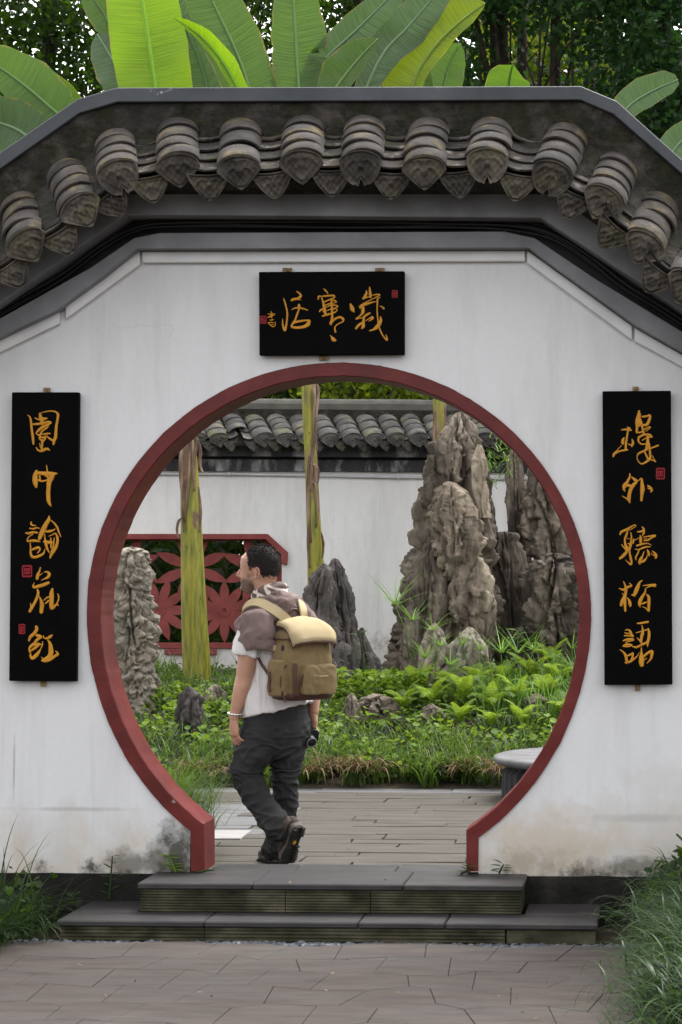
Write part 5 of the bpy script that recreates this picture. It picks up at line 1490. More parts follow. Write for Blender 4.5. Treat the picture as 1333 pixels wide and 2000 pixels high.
tree('yellow green shrub over the back wall ridge, framed by the top of the gate', (735, 14, 735, 770), [pxb(735, 775, 12.6, 130, 42, 0.5), pxb(660, 770, 12.7, 60, 40, 0.4), pxb(820, 790, 12.6, 60, 34, 0.4), pxb(730, 690, 12.9, 180, 70, 0.5)], 2600, M['tree_leaf_lit'], 12.9, 0.075, 'round', seed=15, name='shrub', group=None)
# far wood behind everything: one mass of shaded leaves, lower at the left where the sky shows
rg = np.random.default_rng(77)
n = 26000
xs = rg.uniform(-13, 15, n); ys = rg.uniform(21, 29, n)
tops = np.where(xs < -1.6, 10.4 + 0.9 * np.sin(xs * 1.7) + 0.6 * np.sin(xs * 4.1), 15.0)
zs = rg.uniform(0, 1, n) ** 0.8 * tops
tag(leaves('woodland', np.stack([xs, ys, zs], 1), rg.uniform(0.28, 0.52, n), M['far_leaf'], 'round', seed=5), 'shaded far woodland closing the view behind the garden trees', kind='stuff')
# dark bamboo-like thicket close behind the lattice window
n = 2600
c0 = bw_uv(380, 1150)[0]
pts = []
for i in range(n):
    u = c0 + rnd.uniform(-1.9, 1.6); z = rnd.uniform(0.6, 2.9); q = bw_pt(u, z, -0.6 - rnd.random() * 1.6); pts.append(q[:])
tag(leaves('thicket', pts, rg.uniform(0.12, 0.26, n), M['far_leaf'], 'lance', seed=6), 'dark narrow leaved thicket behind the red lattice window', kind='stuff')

# ------------------------------------------------------------------ banana plants
def banana_leaf_mat(name, c0, c1, trans, tcol, rough=0.42, edge=(0.22, 0.16, 0.05)):
    m, nt, p, out = nmat(name)
    uv = nt.nodes.new('ShaderNodeUVMap')
    mp = nt.nodes.new('ShaderNodeMapping'); mp.inputs['Scale'].default_value = (1, 1, 1)
    nt.links.new(uv.outputs[0], mp.inputs[0])
    sp = nt.nodes.new('ShaderNodeSeparateXYZ'); nt.links.new(mp.outputs[0], sp.inputs[0])
    va = math_n(nt, 'ABSOLUTE', math_n(nt, 'SUBTRACT', sp.outputs[1], 0.5))         # 0 at the midrib, .5 at the edge
    along = math_n(nt, 'SUBTRACT', sp.outputs[0], math_n(nt, 'MULTIPLY', va, 0.12))
    cmb = nt.nodes.new('ShaderNodeCombineXYZ'); nt.links.new(along, cmb.inputs[0]); nt.links.new(math_n(nt, 'MULTIPLY', sp.outputs[1], 0.02), cmb.inputs[1])
    st = tex(nt, cmb.outputs[0], 55, 3, 0.6)
    big = tex(nt, coords(nt, 'World'), 3.0, 4)
    c = ramp(nt, st, [(0.36, tuple(x * 0.72 for x in c0)), (0.64, tuple(x * 1.12 for x in c1))])
    c = mix(nt, 0.3, c, ramp(nt, big, [(0.3, tuple(x * 0.6 for x in c0)), (0.7, c1)]))
    rib = ramp(nt, va, [(0.0, 1.0), (0.018, 1.0), (0.03, 0.0)])
    c = mix(nt, rib, c, tuple(min(1, x * 1.7 + 0.05) for x in c1))
    eg = ramp(nt, math_n(nt, 'ADD', va, math_n(nt, 'MULTIPLY', math_n(nt, 'SUBTRACT', tex(nt, coords(nt, 'World'), 9, 5), 0.5), 0.16)), [(0.472, 0.0), (0.50, 0.9)])
    c = mix(nt, eg, c, edge)
    nt.links.new(c, p.inputs['Base Color'])
    p.inputs['Roughness'].default_value = rough
    bump(nt, p, st, 0.8, 0.012)
    t = nt.nodes.new('ShaderNodeBsdfTranslucent')
    nt.links.new(mix(nt, 0.5, c, tcol), t.inputs[0])
    ms = nt.nodes.new('ShaderNodeMixShader'); ms.inputs[0].default_value = trans
    nt.links.new(p.outputs[0], ms.inputs[1]); nt.links.new(t.outputs[0], ms.inputs[2]); nt.links.new(ms.outputs[0], out.inputs[0])
    return m
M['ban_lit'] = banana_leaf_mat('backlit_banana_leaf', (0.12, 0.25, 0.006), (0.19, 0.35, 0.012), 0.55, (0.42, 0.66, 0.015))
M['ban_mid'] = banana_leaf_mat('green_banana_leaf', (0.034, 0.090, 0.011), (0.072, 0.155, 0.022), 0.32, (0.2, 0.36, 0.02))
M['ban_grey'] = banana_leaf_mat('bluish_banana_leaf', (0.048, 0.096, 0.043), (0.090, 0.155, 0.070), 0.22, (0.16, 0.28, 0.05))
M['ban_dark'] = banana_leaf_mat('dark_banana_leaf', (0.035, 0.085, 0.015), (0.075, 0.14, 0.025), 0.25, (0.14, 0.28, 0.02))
M['ban_olive'] = banana_leaf_mat('olive_banana_leaf', (0.075, 0.135, 0.006), (0.135, 0.21, 0.010), 0.45, (0.26, 0.32, 0.008), 0.42, (0.35, 0.28, 0.02))
def stem_mat():
    m, nt, p, out = nmat('banana_trunk_skin')
    v = coords(nt, 'Object', (1, 1, 0.12))
    v2 = coords(nt, 'Object')
    c = ramp(nt, tex(nt, v, 34, 5), [(0.28, (0.070, 0.080, 0.006)), (0.42, (0.155, 0.155, 0.009)), (0.58, (0.245, 0.225, 0.013)), (0.75, (0.34, 0.295, 0.04))])
    sp = nt.nodes.new('ShaderNodeSeparateXYZ'); nt.links.new(v2, sp.inputs[0])
    k = math_n(nt, 'ADD', math_n(nt, 'MULTIPLY', math_n(nt, 'SUBTRACT', sp.outputs[2], 1.6), 0.11), tex(nt, coords(nt, 'Object', (1, 1, 0.25)), 7, 5, 0.6, 0.6))
    dry = ramp(nt, k, [(0.68, 0.0), (0.74, 1.0)])
    c = mix(nt, dry, c, ramp(nt, tex(nt, v, 16, 6), [(0.3, (0.05, 0.025, 0.018)), (0.5, (0.20, 0.11, 0.05)), (0.72, (0.36, 0.27, 0.20))]))
    sm = ramp(nt, tex(nt, coords(nt, 'Object', (1, 1, 0.4)), 26, 4), [(0.66, 0.0), (0.71, 0.9)])
    c = mix(nt, sm, c, (0.03, 0.02, 0.012))
    nt.links.new(c, p.inputs['Base Color']); p.inputs['Roughness'].default_value = 0.45
    bump(nt, p, tex(nt, v, 20, 6), 0.3, 0.008)
    return m
M['ban_trunk'] = stem_mat()
M['husk'] = mat_var('dry_banana_husk', [(0.3, (0.05, 0.028, 0.02)), (0.5, (0.16, 0.10, 0.065)), (0.75, (0.38, 0.28, 0.21))], 9, 6, 0.8, 'Object', (2, 2, 0.3), bump_s=0.6, bump_d=0.01)
def banana_trunk(pts, y, parent, seed):
    r = random.Random(seed)
    P = smooth_path(pts, 8)
    s = mpp(y)
    n = 26
    V, Fs = [], []
    for j, (px, py, w) in enumerate(P):
        c = W(px, py, y)
        for k in range(n):
            a = 2 * math.pi * k / n
            h = c.z * 0.9
            q = 1 + 0.05 * noise.noise(Vector((math.cos(a) * 1.6 + seed, math.sin(a) * 1.6, h * 0.7))) + 0.06 * max(0, math.sin(a * 2 + h * 1.2 + seed) - 0.75)
            V.append(c + Vector((math.cos(a), math.sin(a), 0)) * (w * s / 2 * q))
    for j in range(len(P) - 1):
        for k in range(n): Fs.append((j * n + k, j * n + (k + 1) % n, (j + 1) * n + (k + 1) % n, (j + 1) * n + k))
    Fs.append(tuple(range(n))); Fs.append(tuple((len(P) - 1) * n + k for k in range(n - 1, -1, -1)))
    fix_normals(mesh('trunk', V, Fs, M['ban_trunk'], parent, True))
def husk(path, y, w, parent, seed=0, dy=-0.1):
    """curled dry sheath strip along a pixel path"""
    P = smooth_path(path, 6)
    V, Fs = [], []
    m = 5
    for i, q in enumerate(P):
        t = i / (len(P) - 1)
        ww = w * mpp(y) * (0.35 + 0.65 * math.sin(math.pi * min(1, t * 0.9 + 0.08)))
        c = W(q[0], q[1], y + dy)
        for k in range(m):
            a = lerp(-1.2, 1.2, k / (m - 1)) + 0.5 * noise.noise(Vector((i * 0.5, seed, k)))
            V.append(c + Vector((math.sin(a) * ww / 2, (1 - math.cos(a)) * ww * 0.5 - 0.012 * noise.noise(Vector((i * .8, k, seed))), 0)))
    for i in range(len(P) - 1):
        for k in range(m - 1): Fs.append((i * m + k, i * m + k + 1, (i + 1) * m + k + 1, (i + 1) * m + k))
    o = mesh('dry_sheath', V, Fs, M['husk'], parent, True)
    md = o.modifiers.new('thick', 'SOLIDIFY'); md.thickness = 0.004
def banana_leaf(mid, width, y, mat, parent, fold=0.25, roll=0.0, dys=0.0, prof=None, root=None, rag=0.0, seed=0, asym=(1, 1), tears=()):
    """leaf along a midrib given in pixels (base -> tip) at depth y; fold lifts both halves; roll turns the blade about its midrib"""
    P = smooth_path(mid, 10)
    rows = len(P); cols = 7
    s = mpp(y)
    V, Fs, UV = [], [], []
    prof = prof or [(0, 0.25), (0.08, 0.62), (0.25, 0.95), (0.5, 1.0), (0.75, 0.86), (0.92, 0.45), (1, 0.03)]
    def pw(t):
        for (a, x), (b, z) in zip(prof, prof[1:]):
            if t <= b: return lerp(x, z, (t - a) / (b - a))
        return prof[-1][1]
    C = [W(q[0], q[1], y + dys * (i / (rows - 1)) ** 1.5) for i, q in enumerate(P)]
    for i in range(rows):
        t = i / (rows - 1)
        T = (C[min(i + 1, rows - 1)] - C[max(i - 1, 0)]).normalized()
        vw = (C[i] - CAM).normalized()
        ac = T.cross(vw).normalized(); nr = ac.cross(T).normalized()          # across, and roughly away from camera
        a2 = ac * math.cos(roll) + nr * math.sin(roll); n2 = nr * math.cos(roll) - ac * math.sin(roll)
        hw = width * s / 2 * pw(t)
        for k in range(2 * cols + 1):
            q = (k - cols) / cols
            sd = asym[0] if q < 0 else asym[1]
            rr = 1 + rag * noise.noise(Vector((t * 14, seed + (5 if q < 0 else 0), 0)))
            x = q * hw * sd * (rr if abs(q) > 0.6 else 1)
            lift = -fold * abs(x) + 0.05 * hw * math.sin(t * 17 + seed + q * 2) * abs(q) + 0.25 * fold * (q * q) * hw
            for (tt, side, wd, depth) in tears:
                if side * q > 0.15 and abs(t - tt) < wd * abs(q): lift += depth * hw * abs(q)
            V.append(C[i] + a2 * x + n2 * lift)
            UV.append((t * (rows / 20.0), 0.5 + q / 2))
    m = 2 * cols + 1
    for i in range(rows - 1):
        t = (i + 0.5) / (rows - 1)
        for k in range(m - 1):
            q = (k + 0.5 - cols) / cols
            cut = False
            for (tt, side, wd, depth) in tears:
                if side * q > 0.3 and abs(t - tt) < wd * (abs(q) - 0.2): cut = True
            if not cut: Fs.append((i * m + k, i * m + k + 1, (i + 1) * m + k + 1, (i + 1) * m + k))
    # petiole and thick midrib
    b0 = len(V)
    rib = C[::3] + [C[-1]]
    rt = [root] if root is not None else []
    path = [Vector(r_) for r_ in rt] + [c_ for c_ in rib]
    if root is not None: path.insert(1, Vector(root).lerp(rib[0], 0.5) + Vector((0, 0, 0.06)))
    rad = [0.020 * (1 - 0.8 * i / (len(path) - 1)) + 0.002 for i in range(len(path))]
    tv, tf = tube(path, rad, 7)
    V += tv; Fs += [tuple(i + b0 for i in f) for f in tf]
    UV += [(0.1, 0.5)] * len(tv)
    o = mesh('leaf', V, Fs, mat, parent, True)
    ul = o.data.uv_layers.new(name='UVMap')
    vi = np.zeros(len(o.data.loops), dtype=np.int32); o.data.loops.foreach_get('vertex_index', vi)
    ul.data.foreach_set('uv', np.array(UV, dtype=np.float32)[vi].ravel())
    return o
GB = 'banana plants in the garden bed'
bx = [W(380, 1170, 8.9), W(612, 1170, 9.4), W(858, 1170, 10.0), W(60, 1170, 8.4), W(1190, 1170, 9.6)]
# left plant, thick yellow green trunk
b1 = thing('banana_plant', 'thick yellow green banana plant with a frayed dry top, left of the man', 'banana plant', GB, loc=(bx[0].x, 8.9, 0))
banana_trunk([(388, 1400, 62), (386, 1335, 56), (380, 1200, 50), (376, 1080, 44), (372, 960, 38), (368, 860, 31), (368, 700, 28), (372, 480, 26), (380, 330, 20)], 8.9, b1, 1)
for k, pth in enumerate(([(372, 850), (370, 900), (366, 950), (360, 1010)], [(358, 862), (352, 905), (356, 960), (362, 1020)], [(386, 858), (392, 880), (390, 905), (397, 925)], [(362, 930), (358, 985), (360, 1040)], [(388, 950), (392, 1000), (390, 1040)], [(362, 1010), (350, 1016), (346, 1035), (349, 1052)], [(378, 846), (384, 870), (378, 900), (380, 960)])):
    husk(pth, 8.9, (9, 7, 6, 7, 5, 5, 9)[k], b1, k, -0.125)
rt1 = W(380, 330, 8.9)
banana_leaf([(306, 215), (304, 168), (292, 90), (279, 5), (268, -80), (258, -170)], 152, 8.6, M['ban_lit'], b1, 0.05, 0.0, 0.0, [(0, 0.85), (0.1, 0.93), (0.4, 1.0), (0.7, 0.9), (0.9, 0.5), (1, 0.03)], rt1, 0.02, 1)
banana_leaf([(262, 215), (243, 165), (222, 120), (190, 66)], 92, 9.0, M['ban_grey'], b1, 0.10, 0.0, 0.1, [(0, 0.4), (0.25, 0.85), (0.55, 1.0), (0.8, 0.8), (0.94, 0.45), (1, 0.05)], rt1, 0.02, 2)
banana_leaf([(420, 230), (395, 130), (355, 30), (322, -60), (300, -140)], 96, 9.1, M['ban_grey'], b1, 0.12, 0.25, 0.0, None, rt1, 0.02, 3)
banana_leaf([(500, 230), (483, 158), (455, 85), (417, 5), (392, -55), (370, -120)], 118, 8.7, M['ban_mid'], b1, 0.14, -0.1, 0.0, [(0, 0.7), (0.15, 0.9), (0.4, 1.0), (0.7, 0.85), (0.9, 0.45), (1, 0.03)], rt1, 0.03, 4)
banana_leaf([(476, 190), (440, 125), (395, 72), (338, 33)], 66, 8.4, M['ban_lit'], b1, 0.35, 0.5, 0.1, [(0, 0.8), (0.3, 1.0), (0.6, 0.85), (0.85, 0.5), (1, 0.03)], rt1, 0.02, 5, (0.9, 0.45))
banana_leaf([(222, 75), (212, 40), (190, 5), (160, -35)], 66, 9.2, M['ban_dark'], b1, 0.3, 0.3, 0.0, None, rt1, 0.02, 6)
# middle plant
b2 = thing('banana_plant', 'slender banana plant with brown dry sheaths, behind the two lobed grey rock', 'banana plant', GB, loc=(bx[1].x, 9.4, 0))
banana_trunk([(622, 1330, 44), (620, 1220, 38), (617, 1110, 32), (612, 1000, 27), (608, 900, 25), (605, 820, 27), (603, 745, 28), (600, 600, 25), (596, 420, 22), (594, 320, 16)], 9.4, b2, 2)
for k, pth in enumerate(([(612, 760), (614, 830), (610, 900), (606, 960)], [(604, 890), (602, 950), (603, 1010), (608, 1060)], [(618, 740), (622, 770), (616, 830), (620, 880)], [(616, 940), (621, 990), (618, 1030)], [(604, 1010), (602, 1060), (605, 1110)], [(628, 1040), (632, 1065), (630, 1090)], [(608, 905), (618, 915), (616, 945), (606, 935)])):
    husk(pth, 9.4, (7, 7, 5, 5, 5, 4, 11)[k], b2, k + 20, -0.08)
rt2 = W(594, 320, 9.4)
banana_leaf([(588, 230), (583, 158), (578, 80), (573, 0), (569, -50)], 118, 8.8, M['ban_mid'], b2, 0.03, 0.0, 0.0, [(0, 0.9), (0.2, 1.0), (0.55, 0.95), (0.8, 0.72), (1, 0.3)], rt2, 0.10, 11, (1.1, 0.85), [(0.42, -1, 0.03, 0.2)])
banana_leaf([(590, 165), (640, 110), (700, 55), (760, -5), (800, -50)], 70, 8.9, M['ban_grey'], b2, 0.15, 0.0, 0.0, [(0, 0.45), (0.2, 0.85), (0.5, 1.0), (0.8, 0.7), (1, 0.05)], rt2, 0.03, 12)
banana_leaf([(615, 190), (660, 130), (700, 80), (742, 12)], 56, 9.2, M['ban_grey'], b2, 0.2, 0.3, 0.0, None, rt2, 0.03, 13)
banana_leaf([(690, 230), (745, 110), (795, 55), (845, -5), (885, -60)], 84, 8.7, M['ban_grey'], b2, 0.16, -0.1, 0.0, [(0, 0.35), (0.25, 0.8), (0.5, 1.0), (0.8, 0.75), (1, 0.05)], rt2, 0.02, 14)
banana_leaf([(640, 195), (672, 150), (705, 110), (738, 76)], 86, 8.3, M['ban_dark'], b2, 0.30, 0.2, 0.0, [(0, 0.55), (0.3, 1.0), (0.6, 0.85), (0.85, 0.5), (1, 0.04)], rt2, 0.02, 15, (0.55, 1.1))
# right plant
b3 = thing('banana_plant', 'thin banana plant rising behind the peak of the tallest rock', 'banana plant', GB, loc=(bx[2].x, 10.0, 0))
banana_trunk([(866, 1330, 40), (864, 1100, 34), (861, 900, 27), (859, 845, 25), (858, 790, 24), (852, 600, 22), (842, 420, 20), (836, 320, 15)], 10.0, b3, 3)
for k, pth in enumerate(([(849, 800), (848, 850), (850, 900)], [(870, 790), (869, 850), (867, 900)])): husk(pth, 10.0, 5, b3, k + 40, -0.08)
rt3 = W(836, 320, 10.0)
banana_leaf([(800, 225), (812, 150), (858, 82), (905, 38), (948, 6)], 118, 8.9, M['ban_olive'], b3, 0.25, 0.35, 0.0, [(0, 0.5), (0.2, 0.95), (0.5, 1.0), (0.8, 0.75), (0.95, 0.35), (1, 0.05)], rt3, 0.05, 21, (0.4, 1.15), [(0.45, 1, 0.012, 0.1), (0.62, 1, 0.016, 0.1)])
banana_leaf([(800, 260), (808, 180), (802, 130), (796, 92)], 84, 9.2, M['ban_dark'], b3, 0.25, 0.2, 0.1, [(0, 0.7), (0.3, 1.0), (0.6, 0.9), (0.85, 0.55), (1, 0.05)], rt3, 0.02, 22)
banana_leaf([(990, 260), (992, 190), (996, 150), (1002, 127)], 96, 9.0, M['ban_mid'], b3, 0.2, 0.15, -0.3, [(0, 0.8), (0.4, 1.0), (0.7, 0.85), (0.88, 0.5), (1, 0.06)], rt3, 0.02, 23)
banana_leaf([(870, 210), (868, 170), (880, 120), (900, 85)], 70, 9.4, M['ban_mid'], b3, 0.25, -0.3, 0.0, None, rt3, 0.02, 24)
# far left and far right plants, trunks hidden by the gate wall
b4 = thing('banana_plant', 'banana plant with broad bluish leaves above the left shoulder of the gate', 'banana plant', GB, loc=(bx[3].x, 8.4, 0))
banana_trunk([(70, 1400, 60), (66, 1000, 44), (60, 600, 32), (70, 400, 24)], 8.4, b4, 4)
rt4 = W(70, 400, 8.4)
banana_leaf([(150, 250), (105, 215), (55, 172), (0, 132), (-60, 95)], 112, 8.2, M['ban_mid'], b4, 0.10, 0.0, 0.0, [(0, 0.3), (0.25, 0.85), (0.5, 1.0), (0.8, 0.7), (1, 0.05)], rt4, 0.02, 31, (1.1, 0.8))
banana_leaf([(165, 235), (128, 203), (85, 168), (50, 142), (18, 138)], 88, 8.5, M['ban_mid'], b4, 0.35, 0.3, 0.0, [(0, 0.6), (0.3, 1.0), (0.6, 0.85), (0.85, 0.5), (1, 0.04)], rt4, 0.02, 32, (1.0, 0.7))
banana_leaf([(110, 320), (48, 262), (0, 240), (-70, 222)], 120, 8.0, M['ban_grey'], b4, 0.12, 0.2, 0.0, None, rt4, 0.02, 33)
b5 = thing('banana_plant', 'banana plant with one narrow bluish leaf above the right shoulder of the gate', 'banana plant', GB, loc=(bx[4].x, 9.6, 0))
banana_trunk([(1190, 1400, 50), (1190, 1000, 40), (1188, 600, 30), (1188, 400, 22)], 9.6, b5, 5)
rt5 = W(1188, 400, 9.6)
banana_leaf([(1190, 265), (1226, 210), (1270, 180), (1324, 156)], 66, 9.0, M['ban_grey'], b5, 0.15, 0.0, 0.0, [(0, 0.3), (0.3, 0.85), (0.6, 1.0), (0.9, 0.75), (1, 0.3)], rt5, 0.02, 41, (0.8, 1.1))
banana_leaf([(1290, 350), (1312, 300), (1345, 265), (1400, 240)], 70, 9.2, M['ban_grey'], b5, 0.15, 0.0, 0.0, None, rt5, 0.02, 42)

# ------------------------------------------------------------------ ground cover in the bed
def scatter(n, x0, x1, y0, y1, rg, keep=None):
    x = rg.uniform(x0, x1, n); y = rg.uniform(y0, y1, n)
    if keep is not None:
        k = np.array([keep(a, b) for a, b in zip(x, y)]); x, y = x[k], y[k]
    z = np.array([bed_z(a, b) for a, b in zip(x, y)])
    return np.stack([x, y, z], 1)
rg = np.random.default_rng(21)
def tufts(n_t, per, x0, x1, y0, y1, spread, rg, keep=None):
    c = scatter(n_t, x0, x1, y0, y1, rg, keep)
    b = np.repeat(c, per, 0)
    b[:, :2] += rg.normal(size=(len(b), 2)) * spread
    return b
X0, X1 = -2.1, 3.1
# front edge: arching lily-turf, drooping over the paving
b = tufts(190, 26, X0, X1, 5.42, 6.15, 0.05, rg); N = len(b)
tag(blades('grass', b, rg.uniform(0.22, 0.44, N), rg.uniform(0.008, 0.015, N), rg.uniform(0, 2 * math.pi, N) * 0.8 - math.pi * 0.9, rg.uniform(0.05, 0.5, N), rg.uniform(0.9, 2.0, N), M['grass'], 6), 'arching lily turf along the garden edge of the paved court', kind='stuff')
keep = lambda x, y: noise.noise(Vector((x * 1.7, 3.1, 0))) > -0.08
b = tufts(95, 12, X0, X1, 5.38, 5.60, 0.045, rg, keep); N = len(b); b[:, 2] += 0.12
tag(blades('dry_grass', b, rg.uniform(0.18, 0.40, N), rg.uniform(0.008, 0.014, N), rg.normal(-math.pi / 2, 0.9, N), rg.uniform(0.5, 1.1, N), rg.uniform(0.9, 1.8, N), M['dry'], 6), 'withered lily turf blades hanging over the court edge', kind='stuff')
b = tufts(300, 20, X0 - 1.2, X1, 6.0, 8.6, 0.06, rg, lambda x, y: noise.noise(Vector((x * 1.3, y * 1.3, 7))) > -0.10); N = len(b)
tag(blades('grass', b, rg.uniform(0.18, 0.38, N), rg.uniform(0.007, 0.013, N), rg.uniform(0, 2 * math.pi, N), rg.uniform(0.05, 0.5, N), rg.uniform(0.5, 1.7, N), M['grass'], 5), 'green grass tufts through the middle of the garden bed', kind='stuff')
b = tufts(90, 26, -3.4, 0.1, 8.0, 9.8, 0.06, rg); N = len(b)
tag(blades('grass', b, rg.uniform(0.18, 0.42, N), rg.uniform(0.006, 0.011, N), rg.uniform(0, 2 * math.pi, N), rg.uniform(0.05, 0.5, N), rg.uniform(0.6, 1.8, N), M['grass'], 5), 'grass round the foot of the thick banana trunk', kind='stuff')
P = scatter(11000, X0 - 1.0, X1, 5.5, 8.8, rg, lambda x, y: noise.noise(Vector((x * 1.3, y * 1.6, 1))) > -0.05); P[:, 2] += rg.uniform(0.02, 0.20, len(P))
tag(leaves('ground_cover', P, rg.uniform(0.03, 0.075, len(P)), M['clover'], 'round', flat=0.8, seed=8), 'bright small leaved ground cover in the garden bed', kind='stuff')
P = scatter(11000, X0 - 1.6, X1 + 0.8, 5.45, 10.4, rg); P[:, 2] += rg.uniform(0.01, 0.14, len(P))
tag(leaves('ground_cover', P, rg.uniform(0.025, 0.06, len(P)), M['cover_dark'], 'round', flat=0.65, seed=9), 'dark low ground cover under the grass of the garden bed', kind='stuff')
P = np.array([W(*q).to_tuple() for q in [(rnd.uniform(650, 830), rnd.uniform(1310, 1390), rnd.uniform(7.6, 8.6)) for _ in range(1500)]])
tag(leaves('ground_cover', P, rg.uniform(0.04, 0.08, len(P)), M['clover'], 'round', flat=0.7, seed=10), 'fresh leafy cover at the foot of the grey rock', kind='stuff')

# ------------------------------------------------------------------ ferns
def frond_geo(L, wmax, n, bend, seed):
    r = random.Random(seed)
    V, Fs = [], []
    pts = []
    p = Vector((0, 0, 0)); th = 0.35
    for i in range(n + 1):
        pts.append(p.copy())
        th_ = 0.35 + bend * (i / n) ** 1.3
        p = p + Vector((math.sin(th_), 0, math.cos(th_))) * (L / n)
    for i in range(n):
        a, b = pts[i], pts[i + 1]
        k = len(V); w = 0.0035 * (1 - i / n) + 0.001
        V += [a + Vector((0, -w, 0)), a + Vector((0, w, 0)), b + Vector((0, w * .9, 0)), b + Vector((0, -w * .9, 0))]
        Fs.append((k, k + 1, k + 2, k + 3))
        t = i / n
        if t < 0.12: continue
        hl = wmax * math.sin(math.pi * min(1, (t - 0.05) * 0.93) ** 0.75) * r.uniform(0.88, 1.08)
        T = (b - a).normalized()
        for s in (-1, 1):
            d = (Vector((0, s, 0)) * 0.92 + T * 0.38 + Vector((0, 0, -0.18))).normalized()
            wv = T * (L / n * 0.46)
            k = len(V); m_ = a + d * hl * 0.5 + Vector((0, 0, -0.01 * hl)); e = a + d * hl + Vector((0, 0, -0.12 * hl))
            V += [a - wv * 0.5, a + wv * 0.9, m_ + wv * 0.85, m_ - wv * 0.75, e]
            Fs += [(k, k + 1, k + 2, k + 3)]
            Fs += [(k + 3, k + 2, k + 4)]
    return V, Fs
me_fronds = []
for i in range(4):
    V, Fs = frond_geo(1.0, 0.20 + 0.03 * (i % 2), 20, 1.3 + 0.25 * i, i)
    me_ = bpy.data.meshes.new('frond'); me_.from_pydata([tuple(v) for v in V], [], Fs); me_.update(); me_.materials.append(M['fern']); me_fronds.append(me_)
def fern(label, px, py, y, L, n, seed, group='bright ferns below the rocks', lean=0.0):
    r = random.Random(seed)
    b = W(px, py, y)
    t = thing('fern', label, 'fern', group, loc=b)
    for i in range(n):
        a = 2 * math.pi * i / n + r.uniform(-.35, .35)
        sc = L * r.uniform(0.75, 1.15)
        inst('frond', me_fronds[r.randrange(4)], Matrix.Translation(b) @ Matrix.Rotation(a, 4, 'Z') @ Matrix.Rotation(r.uniform(-.45, .15) + lean, 4, 'Y') @ Matrix.Scale(sc, 4), t)
ferns = [(905, 1370, 7.4, .44), (845, 1375, 7.3, .40), (790, 1385, 7.2, .36), (960, 1385, 7.2, .44), (1010, 1375, 7.3, .46), (1065, 1370, 7.4, .46), (1090, 1340, 7.9, .44), (1040, 1330, 8.0, .44), (985, 1340, 7.9, .40), (930, 1340, 7.8, .38), (875, 1345, 7.9, .40),
         (1100, 1400, 7.0, .40), (1020, 1420, 6.8, .36), (900, 1415, 6.9, .34), (820, 1340, 8.0, .38), (1075, 1300, 8.5, .40), (960, 1420, 6.7, .3), (1120, 1330, 8.0, .4), (772, 1340, 8.2, .3)]
flab = ['fern below the cupped boulder, left of its middle', 'arching fern just left of the cupped boulder', 'small fern leftmost of the bright fern bank', 'fern in front of the cupped boulder, right of its middle', 'large fern in the middle of the right hand fern bank', 'large bright fern above the round bench', 'tall fern against the low craggy rock', 'fern in front of the low craggy rock, left half', 'fern between the cupped boulder and the craggy rock', 'fern touching the front of the cupped boulder', 'fern at the left foot of the cupped boulder',
        'low fern close to the right rim above the bench', 'short fern above the left end of the bench', 'short fern in the grass under the cupped boulder', 'fern at the foot of the tallest rock, left side', 'topmost fern growing on the low craggy rock', 'smallest fern in the grass left of the bench', 'rightmost fern half cut off by the rim', 'small fern between the flat ledge and the tallest rock']
for i, (q, lb) in enumerate(zip(ferns, flab)): fern(lb, q[0], q[1], q[2], q[3] * 0.80, 11, i)

b = tufts(90, 12, 0.05, 2.4, 7.0, 8.6, 0.04, rg); N = len(b)
tag(blades('grass', b, rg.uniform(0.35, 0.62, N), rg.uniform(0.010, 0.016, N), rg.uniform(0, 2 * math.pi, N), rg.uniform(0.02, 0.35, N), rg.uniform(0.4, 1.5, N), M['papyrus'], 6), 'tall arching blades standing out of the fern bank', kind='stuff')
# ------------------------------------------------------------------ papyrus umbrellas
def papyrus(label, bx_, by_, ux_, uy_, y, Rr, n, seed, up=0.6):
    r = random.Random(seed)
    base, top = W(bx_, by_, y), W(ux_, uy_, y)
    t = thing('papyrus_plant', label, 'papyrus', 'umbrella papyrus by the rocks', loc=base)
    mid = base.lerp(top, 0.5) + Vector((r.uniform(-.05, .05), 0, 0.02))
    mesh('stem', *tube([base, mid, top], [0.006, 0.005, 0.004], 6), M['papyrus'], t, True)
    N = n
    az = np.array([2 * math.pi * i / N + r.uniform(-.15, .15) for i in range(N)])
    bb = np.repeat(np.array([top[:]]), N, 0)
    L = np.array([Rr * 1.25 * r.uniform(0.75, 1.15) for _ in range(N)])
    blades('umbel', bb, L, np.full(N, 0.011), az, np.array([r.uniform(0.5, 1.35) for _ in range(N)]) * (1.3 - up * 0.5), np.array([r.uniform(0.1, 0.6) for _ in range(N)]), M['papyrus'], 5, t)
pap = [(800, 1290, 772, 1182, 8.2, .40, 15), (815, 1300, 806, 1212, 8.1, .30, 16), (838, 1330, 845, 1232, 8.0, .30, 16), (850, 1340, 862, 1262, 7.8, .2, 18), (822, 1350, 830, 1286, 7.7, .2, 18), (920, 1340, 905, 1262, 7.9, .18, 15), (940, 1330, 938, 1270, 7.9, .17, 14), (985, 1330, 980, 1276, 8.0, .32, 16), (1005, 1340, 1012, 1276, 7.8, .34, 18), (1030, 1330, 1042, 1270, 8.0, .22, 15), (870, 1350, 880, 1300, 7.6, .18, 16), (1120, 1290, 1118, 1268, 8.6, .18, 9)]
